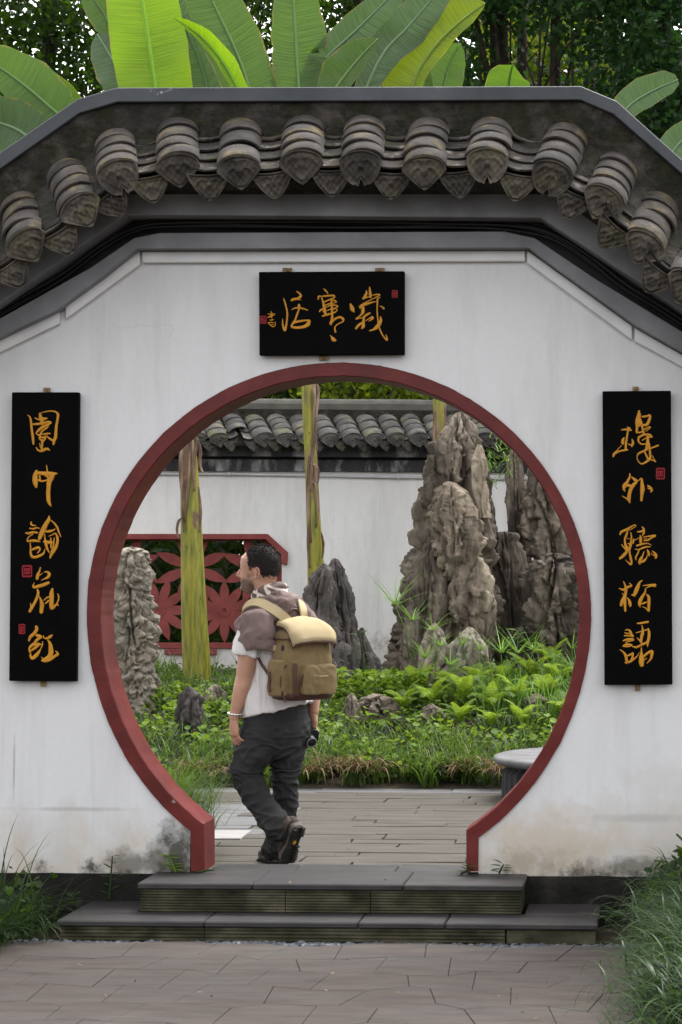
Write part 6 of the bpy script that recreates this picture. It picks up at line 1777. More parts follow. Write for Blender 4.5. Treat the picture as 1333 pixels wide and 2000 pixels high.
plab = ['papyrus umbrella spread highest against the white wall left of the tallest rock', 'papyrus umbrella against the left foot of the tallest rock', 'papyrus umbrella just above the left lobe of the cupped boulder', 'papyrus umbrella over the notch of the cupped boulder', 'dense papyrus umbrella low at the left of the cupped boulder', 'papyrus umbrella before the right lobe of the cupped boulder', 'small papyrus umbrella at the right edge of the cupped boulder', 'papyrus umbrella right of the cupped boulder', 'largest papyrus umbrella between the cupped boulder and the craggy rock', 'papyrus umbrella before the low craggy rock', 'lowest papyrus umbrella under the cupped boulder notch', 'thin papyrus tuft on the craggy rock at the rim']
for i, (q, lb) in enumerate(zip(pap, plab)): papyrus(lb, *q, i)

def sprig(name, label, cat, path, y, n, leafL, mat, seed, alt=True, wl=0.35, dy=0.0, parent_kind=None):
    """leafy stem: every leaf its own piece"""
    r = random.Random(seed)
    P = [W(q[0], q[1], y + dy) for q in smooth_path(path, 6)]
    t = thing(name, label, cat, loc=P[0])
    mesh('stem', *tube(P, [0.005 * (1 - 0.6 * i / len(P)) + 0.001 for i in range(len(P))], 6), mat, t, True)
    V = [(0, 0, 0), (0.18, 0.28, -0.01), (0.17, 0.62, -0.05), (0, 1, -0.16), (-0.17, 0.62, -0.05), (-0.18, 0.28, -0.01), (0, 0.35, 0.05), (0, 0.68, 0.0)]
    Fs = [(0, 1, 6), (1, 2, 7, 6), (2, 3, 7), (0, 6, 5), (6, 7, 4, 5), (7, 3, 4)]
    me_ = bpy.data.meshes.new('leaf'); me_.from_pydata(V, [], Fs); me_.update(); me_.materials.append(mat)
    for i in range(n):
        q = 0.15 + 0.85 * i / max(1, n - 1)
        k = min(len(P) - 2, int(q * (len(P) - 1))); p = P[k].lerp(P[k + 1], q * (len(P) - 1) - k)
        sd = -1 if i % 2 else 1
        rot = Matrix.Rotation(sd * (math.pi / 2) + r.uniform(-.6, .6), 4, 'Z') @ Matrix.Rotation(r.uniform(0.05, 0.6), 4, 'X')
        inst('leaf', me_, Matrix.Translation(p) @ rot @ Matrix.Scale(leafL * r.uniform(.75, 1.15), 4), t)
    return t
sprig('leafy_plant', 'upright leafy stem with paired oval leaves in front of the grey rock', 'plant', [(712, 1330), (708, 1290), (704, 1250), (700, 1238)], 7.9, 16, 0.10, M['cover_dark'], 1)
sprig('leafy_plant', 'dark broad leaved seedling in the cleft right of the cupped boulder', 'plant', [(1010, 1275), (1012, 1250), (1012, 1232)], 8.6, 5, 0.12, M['papyrus'], 2)
# asparagus fern hanging off the tall rocks
for k, (c, n_, rr, lb) in enumerate((((962, 920), 70, 0.16, 'feathery green tuft hanging between the two tall rocks'), ((982, 882), 36, 0.10, 'small feathery tuft at the top of the slab rock'))):
    p = W(c[0], c[1], 9.2)
    az = npr.uniform(0, 2 * math.pi, n_); bb = np.repeat(np.array([p[:]]), n_, 0) + npr.normal(size=(n_, 3)) * np.array([rr * .5, 0.05, rr * .6])
    t = thing('rock_plant', lb, 'plant', loc=p)
    blades('foliage', bb, npr.uniform(0.08, 0.20, n_), np.full(n_, 0.012), az, npr.uniform(0.3, 1.3, n_), npr.uniform(0.4, 1.2, n_), M['papyrus'], 4, t)

# ------------------------------------------------------------------ tufts beside the gate, foreground grasses and weeds
def clump(label, c, rad, n, L, az0, azs, mat, seed, wd=(0.004, 0.008), curve=(0.9, 2.2), lean=(0.05, 0.6), seg=7, zr=0.0, dry=0):
    rg = np.random.default_rng(seed)
    b = np.array(c)[None, :] + rg.normal(size=(n, 3)) * np.array([rad[0], rad[1], 0]); b[:, 2] = c[2] + rg.uniform(0, zr + 1e-6, n)
    az = rg.normal(az0, azs, n)
    return tag(blades('grass', b, rg.uniform(L[0], L[1], n), rg.uniform(wd[0], wd[1], n), az, rg.uniform(lean[0], lean[1], n), rg.uniform(curve[0], curve[1], n), mat, seg), label, kind='stuff')
c = W(326, 1545, 1.6)
clump('drooping grass mound spilling round the left rim onto the court', (c.x, 1.6, 0.16), (0.10, 0.25), 900, (0.28, 0.5), -0.35, 0.7, M['grass'], 31, (0.003, 0.006), zr=0.22)
c = W(404, 1672, 0.42)
clump('small grass tuft behind the left jamb of the gate', (c.x - 0.02, 0.42, 0.09), (0.03, 0.04), 110, (0.12, 0.22), 0.0, 0.5, M['grass'], 32, (0.003, 0.006))
# left foreground
rg = np.random.default_rng(41)
cl = W(12, 1800, -0.5)
clump('dark arching grass at the left end of the steps', (cl.x - 0.06, -0.45, -0.02), (0.10, 0.20), 380, (0.18, 0.40), 0.4, 1.1, M['grass_dark'], 33, (0.004, 0.009))
clump('dark drooping grass at the left picture edge by the path', (cl.x - 0.10, -0.75, -0.02), (0.09, 0.14), 380, (0.18, 0.36), 0.2, 1.0, M['grass_dark'], 34, (0.003, 0.008))
clump('few long grass blades rising against the white wall at left', (cl.x + 0.0, -0.35, 0.1), (0.06, 0.08), 9, (0.34, 0.52), 0.5, 0.9, M['grass_dark'], 35, (0.004, 0.007), (0.9, 1.7), (0.0, 0.35))
# right foreground, a big shaggy mound along the path
cr = W(1290, 1850, -0.9)
for k, (yy_, xo, n_, L_) in enumerate(((-0.45, 0.24, 900, (0.14, 0.32)), (-0.9, 0.20, 1500, (0.16, 0.32)), (-1.4, 0.18, 1800, (0.16, 0.32)), (-1.9, 0.15, 1800, (0.16, 0.32)), (-2.4, 0.12, 1800, (0.16, 0.32)), (-2.9, 0.10, 1600, (0.16, 0.3)))):
    clump(('shaggy grass mound at the right picture edge beside the path, stretch %s' % ('by the wall', 'by the lower step', 'next to the step end', 'along the paving', 'along the lower paving', 'at the bottom corner')[k]), (cr.x + xo + 0.10, yy_, 0.10), (0.13, 0.20), n_, L_, math.pi * 0.97, 0.9, M['grass_dark'], 50 + k, (0.004, 0.008), (1.3, 2.6), (0.2, 0.9), 8, 0.20)
n = 700
P = np.stack([rg.uniform(cr.x - 0.10, cr.x + 0.45, n), rg.uniform(-1.0, -0.15, n), rg.uniform(0.12, 0.50, n)], 1)
P = P[P[:, 2] < 0.22 + (P[:, 0] - cr.x + 0.12) * 0.75]
tag(leaves('ground_cover', P, rg.uniform(0.03, 0.085, len(P)), M['cover_dark'], 'round', flat=0.5, seed=11), 'dark round leaved plants on the grass mound right of the steps', kind='stuff')
n = 260
P = np.stack([rg.uniform(cl.x - 0.35, cl.x + 0.12, n), rg.uniform(-0.8, -0.1, n), rg.uniform(0.02, 0.26, n)], 1)
tag(leaves('ground_cover', P, rg.uniform(0.02, 0.05, n), M['cover_dark'], 'round', flat=0.5, seed=12), 'low dark weeds under the grass left of the steps', kind='stuff')
sprig('weed', 'thin leafy weed growing on the dark plinth left of the steps', 'weed', [(213, 1760), (216, 1730), (218, 1700), (220, 1672)], -0.06, 10, 0.05, M['cover_dark'], 5)
sprig('weed', 'ferny weed at the wall foot beside the left jamb', 'weed', [(345, 1704), (338, 1690), (330, 1668)], -0.03, 12, 0.055, M['clover'], 6)
sprig('weed', 'tiny creeping weed in front of the left jamb', 'weed', [(388, 1704), (402, 1701), (418, 1699)], -0.04, 7, 0.035, M['cover_dark'], 7)
sprig('weed', 'ivy like weed at the foot of the right jamb', 'weed', [(900, 1708), (912, 1700), (918, 1690)], -0.05, 9, 0.05, M['cover_dark'], 8)
sprig('weed', 'small leafy weed at the wall foot right of the right jamb', 'weed', [(975, 1706), (980, 1696), (984, 1688)], -0.04, 7, 0.06, M['cover_dark'], 9)
sprig('weed', 'low weed in the dark corner right of the lower step', 'weed', [(1185, 1800), (1192, 1790), (1198, 1778)], -0.5, 9, 0.07, M['cover_dark'], 10)
sprig('weed', 'sprawling weed left of the lower step', 'weed', [(150, 1770), (142, 1756), (150, 1744)], -0.25, 8, 0.05, M['cover_dark'], 11)

# leaf litter: scattered dry bits on the paving
rg = np.random.default_rng(91)
n = 46
P = np.concatenate([np.stack([rg.uniform(-1.5, 1.6, n), rg.uniform(-2.9, -0.95, n), np.full(n, 0.006)], 1), np.stack([rg.uniform(-0.9, 1.2, n), rg.uniform(0.5, 5.2, n), np.full(n, Z_PATIO + 0.006)], 1),
                    np.stack([rg.uniform(-1.2, 1.2, 10), rg.uniform(-0.42, -0.05, 10), np.full(10, Z_THR + 0.006)], 1)])
tag(leaves('leaf_litter', P, rg.uniform(0.012, 0.032, len(P)), M['dry'], 'lance', flat=0.97, seed=14), 'small dry leaves and bits scattered over the paving', kind='stuff')
# ================================================================== THE MAN
YP = 1.1
SP = mpp(YP)
def P_(px, py, d=0.0): return W(px, py, YP + d)
FV = Vector((-0.72, 0.69, 0)).normalized()      # the way he walks
LV = Vector((-0.69, -0.72, 0)).normalized()     # his left
ZV = Vector((0, 0, 1))
def ell(path, side, n=18, caps=True):
    """closed elliptical limb: path of (point, r_side, r_other)"""
    pts = [Vector(p[0]) for p in path]
    m = len(pts)
    rings = []
    for i in range(m):
        t = (pts[min(i + 1, m - 1)] - pts[max(i - 1, 0)]).normalized()
        rings.append((pts[i], t, path[i][1], path[i][2]))
    if caps:
        p, t, a, b = rings[0]; k = min(a, b)
        rings = [(p - t * k * 0.75, t, a * 0.30, b * 0.30), (p - t * k * 0.5, t, a * 0.72, b * 0.72)] + rings
        p, t, a, b = rings[-1]; k = min(a, b)
        rings += [(p + t * k * 0.5, t, a * 0.72, b * 0.72), (p + t * k * 0.75, t, a * 0.30, b * 0.30)]
    V, Fs = [], []
    for p, t, a, b in rings:
        s = (side - t * side.dot(t)).normalized(); o = t.cross(s)
        for k in range(n):
            q = 2 * math.pi * k / n
            V.append(p + s * a * math.cos(q) + o * b * math.sin(q))
    for i in range(len(rings) - 1):
        for k in range(n): Fs.append((i * n + k, i * n + (k + 1) % n, (i + 1) * n + (k + 1) % n, (i + 1) * n + k))
    Fs += [tuple(range(n - 1, -1, -1)), tuple((len(rings) - 1) * n + k for k in range(n))]
    return V, Fs
def ball(c, ax, rad, nu=18, nv=12):
    V, Fs = [], []
    for j in range(nv + 1):
        th = math.pi * j / nv
        for k in range(nu):
            q = 2 * math.pi * k / nu
            V.append(Vector(c) + ax[0] * rad[0] * math.sin(th) * math.cos(q) + ax[1] * rad[1] * math.sin(th) * math.sin(q) + ax[2] * rad[2] * math.cos(th))
    for j in range(nv):
        for k in range(nu): Fs.append((j * nu + k, j * nu + (k + 1) % nu, (j + 1) * nu + (k + 1) % nu, (j + 1) * nu + k))
    return V, Fs
def fuse(name, geos, voxel, smooth_it, mat, parent, disp=None, fac=0.5):
    """one continuous surface out of overlapping closed shapes"""
    V, Fs = join_geo(geos)
    me = bpy.data.meshes.new('tmp'); me.from_pydata([tuple(v) for v in V], [], Fs); me.update()
    bm = bmesh.new(); bm.from_mesh(me); bmesh.ops.remove_doubles(bm, verts=bm.verts, dist=1e-6); bmesh.ops.recalc_face_normals(bm, faces=bm.faces); bm.to_mesh(me); bm.free()
    o = bpy.data.objects.new('tmp', me); COL.objects.link(o)
    md = o.modifiers.new('r', 'REMESH'); md.mode = 'VOXEL'; md.voxel_size = voxel
    if smooth_it: sm = o.modifiers.new('s', 'SMOOTH'); sm.iterations = smooth_it; sm.factor = fac
    dg = bpy.context.evaluated_depsgraph_get()
    ev = o.evaluated_get(dg)
    nm = bpy.data.meshes.new_from_object(ev)
    bpy.data.objects.remove(o, do_unlink=True); bpy.data.meshes.remove(me)
    nm.name = name
    if disp is not None:
        n = len(nm.vertices)
        co = np.zeros(n * 3); nm.vertices.foreach_get('co', co); co = co.reshape(-1, 3)
        no = np.zeros(n * 3); nm.vertices.foreach_get('normal', no); no = no.reshape(-1, 3)
        dd = np.array([disp(Vector(c), Vector(q)) for c, q in zip(co, no)])
        nm.vertices.foreach_set('co', (co + no * dd[:, None]).ravel()); nm.update()
    nm.materials.clear(); nm.materials.append(mat)
    nm.polygons.foreach_set('use_smooth', [True] * len(nm.polygons))
    ob = bpy.data.objects.new(name, nm); link(ob)
    if parent is not None:
        ob.parent = parent; ob.matrix_parent_inverse = Matrix.Translation(parent.location).inverted()
    return ob
def cloth_mat(name, a, b, scale=60, rough=0.9, bump_s=0.25, big=3.0):
    return mat_var(name, [(0.3, a), (0.7, b)], big, 5, rough, 'World', bump_s=bump_s, bump_d=0.0015, bump_scale=scale * 4, spec=0.15)
M['shirt'] = cloth_mat('white_cotton', (0.63, 0.61, 0.60), (0.71, 0.695, 0.69))
M['sweater'] = cloth_mat('mauve_brown_jersey', (0.15, 0.108, 0.102), (0.20, 0.150, 0.142), 80)
M['pants'] = cloth_mat('charcoal_trekking_cloth', (0.021, 0.021, 0.0212), (0.040, 0.040, 0.0402), 80)
M['canvas'] = cloth_mat('khaki_canvas', (0.165, 0.118, 0.056), (0.25, 0.185, 0.096), 90)
M['canvas_pale'] = cloth_mat('pale_canvas', (0.36, 0.285, 0.165), (0.45, 0.365, 0.225), 90)
M['leather'] = mat_var('brown_leather', [(0.3, (0.045, 0.020, 0.014)), (0.7, (0.09, 0.042, 0.028))], 20, rough=0.5, kind='World', bump_s=0.3, bump_d=0.002)
M['boot'] = mat_var('dark_brown_boot', [(0.3, (0.030, 0.019, 0.015)), (0.7, (0.062, 0.042, 0.034))], 25, rough=0.7, kind='World', bump_s=0.4, bump_d=0.002)
M['sole'] = mat_var('black_lug_rubber', [(0.3, (0.010, 0.009, 0.009)), (0.7, (0.028, 0.025, 0.023))], 25, rough=0.8, kind='World', bump_s=0.4, bump_d=0.002)
M['midsole'] = mat_var('grey_brown_midsole', [(0.3, (0.09, 0.075, 0.065)), (0.7, (0.15, 0.125, 0.11))], 25, rough=0.8, kind='World', bump_s=0.3, bump_d=0.002)
M['yellow'] = mat_var('amber_rubber', [(0.3, (0.55, 0.26, 0.01)), (0.7, (0.62, 0.30, 0.015))], 25, rough=0.6, bump_s=0)
M['black'] = mat_var('black_plastic', [(0.3, (0.008, 0.008, 0.009)), (0.7, (0.016, 0.016, 0.017))], 30, rough=0.35, kind='World', bump_s=0.1, bump_d=0.001)
M['lens_rim'] = mat_var('grey_lens_rim', [(0.3, (0.12, 0.12, 0.125)), (0.7, (0.2, 0.2, 0.205))], 30, rough=0.3, bump_s=0)
M['hair'] = mat_var('short_dark_hair', [(0.25, (0.0044, 0.0033, 0.003025)), (0.55, (0.01238, 0.00935, 0.00825)), (0.8, (0.0275, 0.02145, 0.0187))], 60, 6, 0.7, 'World', (1.6, 1.6, 0.7), bump_s=1.0, bump_d=0.004, bump_scale=260)
M['silver'] = nmat('silver')[0]
_p = [n_ for n_ in M['silver'].node_tree.nodes if n_.type == 'BSDF_PRINCIPLED'][0]
_p.inputs['Base Color'].default_value = (0.75, 0.74, 0.72, 1); _p.inputs['Metallic'].default_value = 1; _p.inputs['Roughness'].default_value = 0.25
def skin_mat():
    m, nt, p, out = nmat('tanned_skin')
    v = coords(nt, 'World')
    c = ramp(nt, tex(nt, v, 14, 5), [(0.3, (0.40, 0.205, 0.135)), (0.7, (0.50, 0.285, 0.195))])
    at = nt.nodes.new('ShaderNodeAttribute'); at.attribute_name = 'stubble'
    c = mix(nt, math_n(nt, 'MULTIPLY', at.outputs['Fac'], 0.85), c, (0.10, 0.062, 0.045))
    at2 = nt.nodes.new('ShaderNodeAttribute'); at2.attribute_name = 'sunburn'
    c = mix(nt, math_n(nt, 'MULTIPLY', at2.outputs['Fac'], 0.7), c, (0.43, 0.185, 0.115))
    nt.links.new(c, p.inputs['Base Color']); p.inputs['Roughness'].default_value = 0.5
    p.inputs['Subsurface Weight'].default_value = 0.12; p.inputs['Subsurface Radius'].default_value = (0.02, 0.008, 0.004)
    bump(nt, p, tex(nt, v, 240, 3), 0.15, 0.001)
    return m
M['skin'] = skin_mat()

man_loc = P_(540, 1690, 0.02); man_loc.z = Z_PATIO
# --- body
FH = Vector((-0.955, 0.295, 0)).normalized(); LH = Vector((-0.295, -0.955, 0)).normalized()
HC = P_(512, 1103, -0.01)
def HP(px, py, w=0.0):
    """head point from profile pixels and sideways offset (metres, + towards his left ear)"""
    a = ((512 - px) * SP - 0.295 * w * 1.0) / 0.955
    return HC + FH * a + LH * w + ZV * ((1103 - py) * SP)
geos = []
hp = SP
geos.append(ball(HP(511, 1103), (FH, LH, ZV), (35.5 * hp, 0.076, 37 * hp)))
geos.append(ball(HP(517, 1116), (FH, LH, ZV), (28.5 * hp, 0.068, 34 * hp)))
geos.append(ell([(HP(494, 1094), 25.5 * hp, 0.066), (HP(491, 1106), 23.5 * hp, 0.066), (HP(490, 1118), 21.5 * hp, 0.064), (HP(489, 1131), 20.5 * hp, 0.058), (HP(487, 1142), 18.5 * hp, 0.048), (HP(484, 1150), 15 * hp, 0.036)], FH))
geos.append(ball(HP(500, 1134), (FH, LH, ZV), (20 * hp, 0.061, 15 * hp)))
geos.append(ball(HP(476.5, 1149), (FH, LH, ZV), (10 * hp, 0.026, 7 * hp)))
geos.append(ell([(HP(474, 1108), .010, .011), (HP(468.5, 1114), .012, .012), (HP(464.5, 1120), .0135, .014), (HP(462.5, 1123.8), .0125, .0145)], FH))
for w in (-0.012, 0.012): geos.append(ball(HP(468.8, 1126, w), (FH, LH, ZV), (.012, .0085, .0085)))
geos.append(ell([(HP(481, 1106.5, 0.046), .006, .007), (HP(471.5, 1104.5, 0.03), .009, .009), (HP(469.8, 1105.5, 0.0), .009, .009), (HP(471.5, 1104.5, -0.03), .009, .009), (HP(481, 1106.5, -0.046), .006, .007)], ZV))
geos.append(ell([(HP(473, 1136, 0.02), .005, .005), (HP(468.8, 1134.5, 0), .0085, .0065), (HP(473, 1136, -0.02), .005, .005)], ZV))
geos.append(ell([(HP(474, 1140.5, 0.017), .005, .005), (HP(469.6, 1141.5, 0), .0085, .007), (HP(474, 1140.5, -0.017), .005, .005)], ZV))
geos.append(ball(HP(481, 1120, 0.038), (FH, LH, ZV), (.022, .020, .018)))
geos.append(ball(HP(481, 1120, -0.038), (FH, LH, ZV), (.022, .020, .018)))
# ear: rim, lobe and tragus
for w in (0.078, -0.078):
    sgn = 1 if w > 0 else -1
    rim = [HP(507.5 + 6.0 * math.cos(a), 1119.5 - 10.5 * math.sin(a), w + sgn * (0.006 if math.cos(a) > 0 else 0.0)) for a in [R(x) for x in (-150, -100, -60, -20, 20, 60, 95, 130, 160, 185)]]
    geos.append(tube(rim, 0.0052, 8))
    geos.append(ball(HP(506, 1119, w - sgn * 0.004), (FH, LH, ZV), (.014, .008, .024)))
    geos.append(ball(HP(504.5, 1128.5, w + sgn * 0.001), (FH, LH, ZV), (.008, .006, .009)))
geos.append(ell([(HP(514, 1128), .060, .058), (P_(519, 1150, -0.01), .060, .060), (P_(524, 1172, 0), .066, .066), (P_(530, 1192, 0), .09, .10)], LV))
# torso under the clothes
geos.append(ell([(P_(536, 1200, 0), .15, .075), (P_(542, 1225, 0), .175, .095), (P_(545, 1290, 0), .155, .10), (P_(542, 1350, 0), .15, .10), (P_(541, 1400, 0), .165, .11), (P_(541, 1440, 0), .15, .10)], LV))
# left arm
geos.append(ell([(P_(505, 1216, -0.11), .060, .060), (P_(490, 1235, -0.145), .064, .066), (P_(486, 1265, -0.155), .058, .060), (P_(483, 1295, -0.16), .052, .055), (P_(478, 1322, -0.155), .046, .050), (P_(474, 1340, -0.155), .045, .052), (P_(468, 1362, -0.15), .038, .045), (P_(461, 1388, -0.14), .028, .034), (P_(457.5, 1404, -0.135), .024, .031)], LV))
# left hand, hanging, palm towards the thigh
HF = (FV * 1.0).normalized()
hw = P_(457.5, 1404, -0.135)
dn = Vector((0.03, 0.01, -1)).normalized()
def HN(along, fore, out=0.0): return hw + dn * along + HF * fore + LV * out
geos.append(ell([(HN(0.005, 0), .020, .029), (HN(0.035, 0.001), .019, .036), (HN(0.065, 0.0), .017, .040), (HN(0.088, -0.001), .014, .038)], LV))
for k, (fo, ln, cu) in enumerate(((0.029, 0.070, 0.35), (0.010, 0.078, 0.5), (-0.010, 0.073, 0.65), (-0.028, 0.058, 0.8))):
    p0 = HN(0.082, fo); seg = [p0]
    d = dn.copy(); ang = 0.10
    for j, q in enumerate((0.45, 0.32, 0.23)):
        ang += cu * 0.55
        dv = (dn * math.cos(ang) - LV * math.sin(ang) * 0.75 - HF * (0.35 * math.sin(ang))).normalized()
        seg.append(seg[-1] + dv * ln * q)
    geos.append(ell([(HN(0.065, fo * 0.9), .0085, .0085)] + [(s_, .0088 - .0009 * j, .0088 - .0009 * j) for j, s_ in enumerate(seg)], HF, 10))
geos.append(ell([(HN(0.022, 0.024, -0.006), .013, .013), (HN(0.050, 0.040, -0.012), .0115, .0115), (HN(0.074, 0.044, -0.018), .0098, .0098), (HN(0.096, 0.040, -0.024), .0085, .0085)], LV, 10))
# right arm and hand, beyond the body, holding a camera strap
geos.append(ell([(P_(580, 1214, 0.11), .060, .060), (P_(598, 1240, 0.15), .060, .060), (P_(606, 1290, 0.17), .050, .052), (P_(610, 1325, 0.17), .046, .048), (P_(613, 1360, 0.15), .040, .042), (P_(612, 1392, 0.13), .030, .033)], LV))
hr = P_(612, 1394, 0.13)
geos.append(ell([(hr, .026, .026), (hr + Vector((0, 0, -0.04)), .020, .036), (hr + Vector((-0.004, 0, -0.075)), .017, .036)], LV))
for k, fo in enumerate((0.027, 0.009, -0.009, -0.026)):
    p0 = hr + Vector((0, 0, -0.072)) + FV * fo
    geos.append(ell([(p0, .0088, .0088), (p0 + Vector((0.010, -0.006, -0.028)), .0084, .0084), (p0 + Vector((-0.006, -0.022, -0.043)), .008, .008), (p0 + Vector((-0.020, -0.026, -0.030)), .0072, .0072)], FV, 10))
geos.append(ell([(hr + Vector((0, 0, -0.025)) + FV * 0.022, .012, .012), (hr + Vector((-0.012, -0.016, -0.055)) + FV * 0.03, .0105, .0105), (hr + Vector((-0.022, -0.024, -0.08)) + FV * 0.022, .009, .009)], LV, 10))
# legs inside the trousers
geos.append(ell([(P_(520, 1425, -0.06), .075, .08), (P_(490, 1490, -0.03), .06, .06), (P_(484, 1520, -0.02), .05, .05), (P_(512, 1570, -0.10), .05, .05), (P_(548, 1625, -0.19), .034, .034)], LV))
geos.append(ell([(P_(565, 1425, 0.07), .075, .08), (P_(558, 1505, 0.08), .055, .055), (P_(560, 1570, 0.09), .045, .048), (P_(540, 1640, 0.12), .036, .038), (P_(537, 1668, 0.13), .034, .036)], LV))
body = fuse('person', geos, 0.0038, 3, M['skin'], None)
tag(body, 'man in white T-shirt and dark trousers, brown sweater round his neck, walking away', 'person')
n = len(body.data.vertices)
co = np.zeros(n * 3); body.data.vertices.foreach_get('co', co); co = co.reshape(-1, 3)
rel = co - np.array(HC[:])
ha = rel @ np.array(FH[:]); hz_ = rel[:, 2]; hwid = rel @ np.array(LH[:])
pxa = 512 - ha * 0.955 / SP; pya = 1103 - hz_ / SP
st = np.clip((pya - 1127) / 9, 0, 1) * np.clip((1166 - pya) / 8, 0, 1) * np.clip((pxa - 466) / 5, 0.35, 1) * np.clip((506 - pxa) / 6, 0, 1)
st = np.clip(st * 1.25, 0, 1); st = np.maximum(st, np.clip((pya - 1117) / 8, 0, 1) * np.clip((1140 - pya) / 6, 0, 1) * np.clip((pxa - 489) / 5, 0, 1) * np.clip((502 - pxa) / 4, 0, 1) * 0.7)
sb = np.clip((1.0 - co[:, 2]) / 0.35, 0, 1) * 0.8 + ((np.abs(hwid) > 0.072) & (np.abs(hz_) < 0.1)) * 0.7
for nm_, arr in (('stubble', st), ('sunburn', np.clip(sb, 0, 1))):
    a = body.data.attributes.new(nm_, 'FLOAT', 'POINT'); a.data.foreach_set('value', arr.astype(np.float32))
# --- hair: short crop as its own shell
V, Fs = [], []
nu, nv = 72, 46
keepv = []
for j in range(nv + 1):
    th = math.pi * j / nv
    for k in range(nu):
        q = 2 * math.pi * k / nu
        a = math.sin(th) * math.cos(q); w = math.sin(th) * math.sin(q); z = math.cos(th)
        rz = 39.5 if z > 0 else 44
        ra = 37.6 if z > 0 else 37.6 * (1 + 0.02 * abs(z))
        bk = 1.5 * max(0, -z) if a < 0 else 0
        A = a * ra - bk; Z = z * rz; Wd_ = w * 0.0815
        k2 = 1 + 0.018 * noise.noise(Vector((a * 9, w * 9, z * 9)))
        V.append(HP(511, 1103) + FH * (A * SP * k2) + LH * (Wd_ * k2) + ZV * (Z * SP * k2))
        if Z > 24: lim = 26 - (Z - 24) * 0.1
        elif Z > 12: lim = lerp(19, 26, (Z - 12) / 12)
        elif Z > -6: lim = lerp(15, 19, (Z + 6) / 18)
        elif Z > -13: lim = lerp(11, 15, (Z + 13) / 7)
        else: lim = -7 - (abs(Z) - 13) * 0.5
        if Z < 2 and A < 13 and A > -6 and abs(w) > 0.5 and Z < -8: ok = A > 8 and Z > -14
        else: ok = A < lim + 1.5 * noise.noise(Vector((k * 0.7, j * 0.7, 1)))
        if Z < -31: ok = False
        keepv.append(ok)
for j in range(nv):
    for k in range(nu):
        f = (j * nu + k, j * nu + (k + 1) % nu, (j + 1) * nu + (k + 1) % nu, (j + 1) * nu + k)
        if all(keepv[i] for i in f): Fs.append(f)
hair = mesh('hair', V, Fs, M['hair'], body, True)
bm = bmesh.new(); bm.from_mesh(hair.data); bmesh.ops.remove_doubles(bm, verts=bm.verts, dist=1e-5); bmesh.ops.delete(bm, geom=[v for v in bm.verts if not v.link_faces], context='VERTS'); bmesh.ops.recalc_face_normals(bm, faces=bm.faces); bm.to_mesh(hair.data); bm.free()
md = hair.modifiers.new('thick', 'SOLIDIFY'); md.thickness = 0.006; md.offset = -1
hm = M['hair'].copy(); hm.name = 'short_faded_hair'
hnt = hm.node_tree; hp_ = [q for q in hnt.nodes if q.type == 'BSDF_PRINCIPLED'][0]
src = hp_.inputs['Base Color'].links[0].from_socket
hat = hnt.nodes.new('ShaderNodeAttribute'); hat.attribute_name = 'fade'
hnt.links.new(mix(hnt, hat.outputs['Fac'], src, (0.30, 0.175, 0.125)), hp_.inputs['Base Color'])
hair.data.materials.clear(); hair.data.materials.append(hm)
nh = len(hair.data.vertices); hc_ = np.zeros(nh * 3); hair.data.vertices.foreach_get('co', hc_); hr_ = hc_.reshape(-1, 3) - np.array(HC[:])
hA = hr_ @ np.array(FH[:]) / SP; hZ = hr_[:, 2] / SP
fd = np.clip((-2 - hZ) / 14, 0, 1) * np.clip((hA + 14) / 12, 0, 1) * 0.85 + np.clip((-20 - hZ) / 12, 0, 1) * 0.6
fd = np.maximum(fd, np.clip((hA - 19) / 8, 0, 1) * 0.55)
at_ = hair.data.attributes.new('fade', 'FLOAT', 'POINT'); at_.data.foreach_set('value', np.clip(fd, 0, 0.9).astype(np.float32))
# short strands standing off the scalp, part of the hair
rgh = np.random.default_rng(3)
polys = [(hair.data.vertices[p.vertices[0]].co + hair.data.vertices[p.vertices[2]].co) * 0.5 for p in hair.data.polygons]
idx = rgh.integers(0, len(polys), 7000)
V, Fs = [], []
for i in idx:
    p = polys[i] + Vector(rgh.normal(size=3) * 0.003)
    nrm = (p - HC); nrm = nrm.normalized()
    d = (nrm * 0.45 + FH * 0.75 + Vector((0, 0, -0.25)) + Vector(rgh.normal(size=3) * 0.22)).normalized()
    s = d.cross(nrm + Vector((0.01, 0.02, 0.03))).normalized() * 0.0007
    L = rgh.uniform(0.0018, 0.0036)
    k = len(V); V += [p - s, p + s, p + d * L + s * 0.3, p + d * L - s * 0.3]; Fs.append((k, k + 1, k + 2, k + 3))
bmh = bmesh.new(); bmh.from_mesh(hair.data)
vv = [bmh.verts.new(v) for v in V]
for f in Fs: bmh.faces.new([vv[i] for i in f])
bmh.to_mesh(hair.data); bmh.free()
for w in (0.034, -0.034):
    mesh('eye', *ball(HP(472.6, 1112.0, w), (FH, LH, ZV), (.010, .014, .0062)), M['black'], body, True)
    mesh('eyebrow', *tube([HP(466.6, 1104.6, w * 0.4), HP(467.6, 1102.4, w * 0.95), HP(474.5, 1103.6, w * 1.45)], [.0042, .0055, .003], 7), M['hair'], body, True)
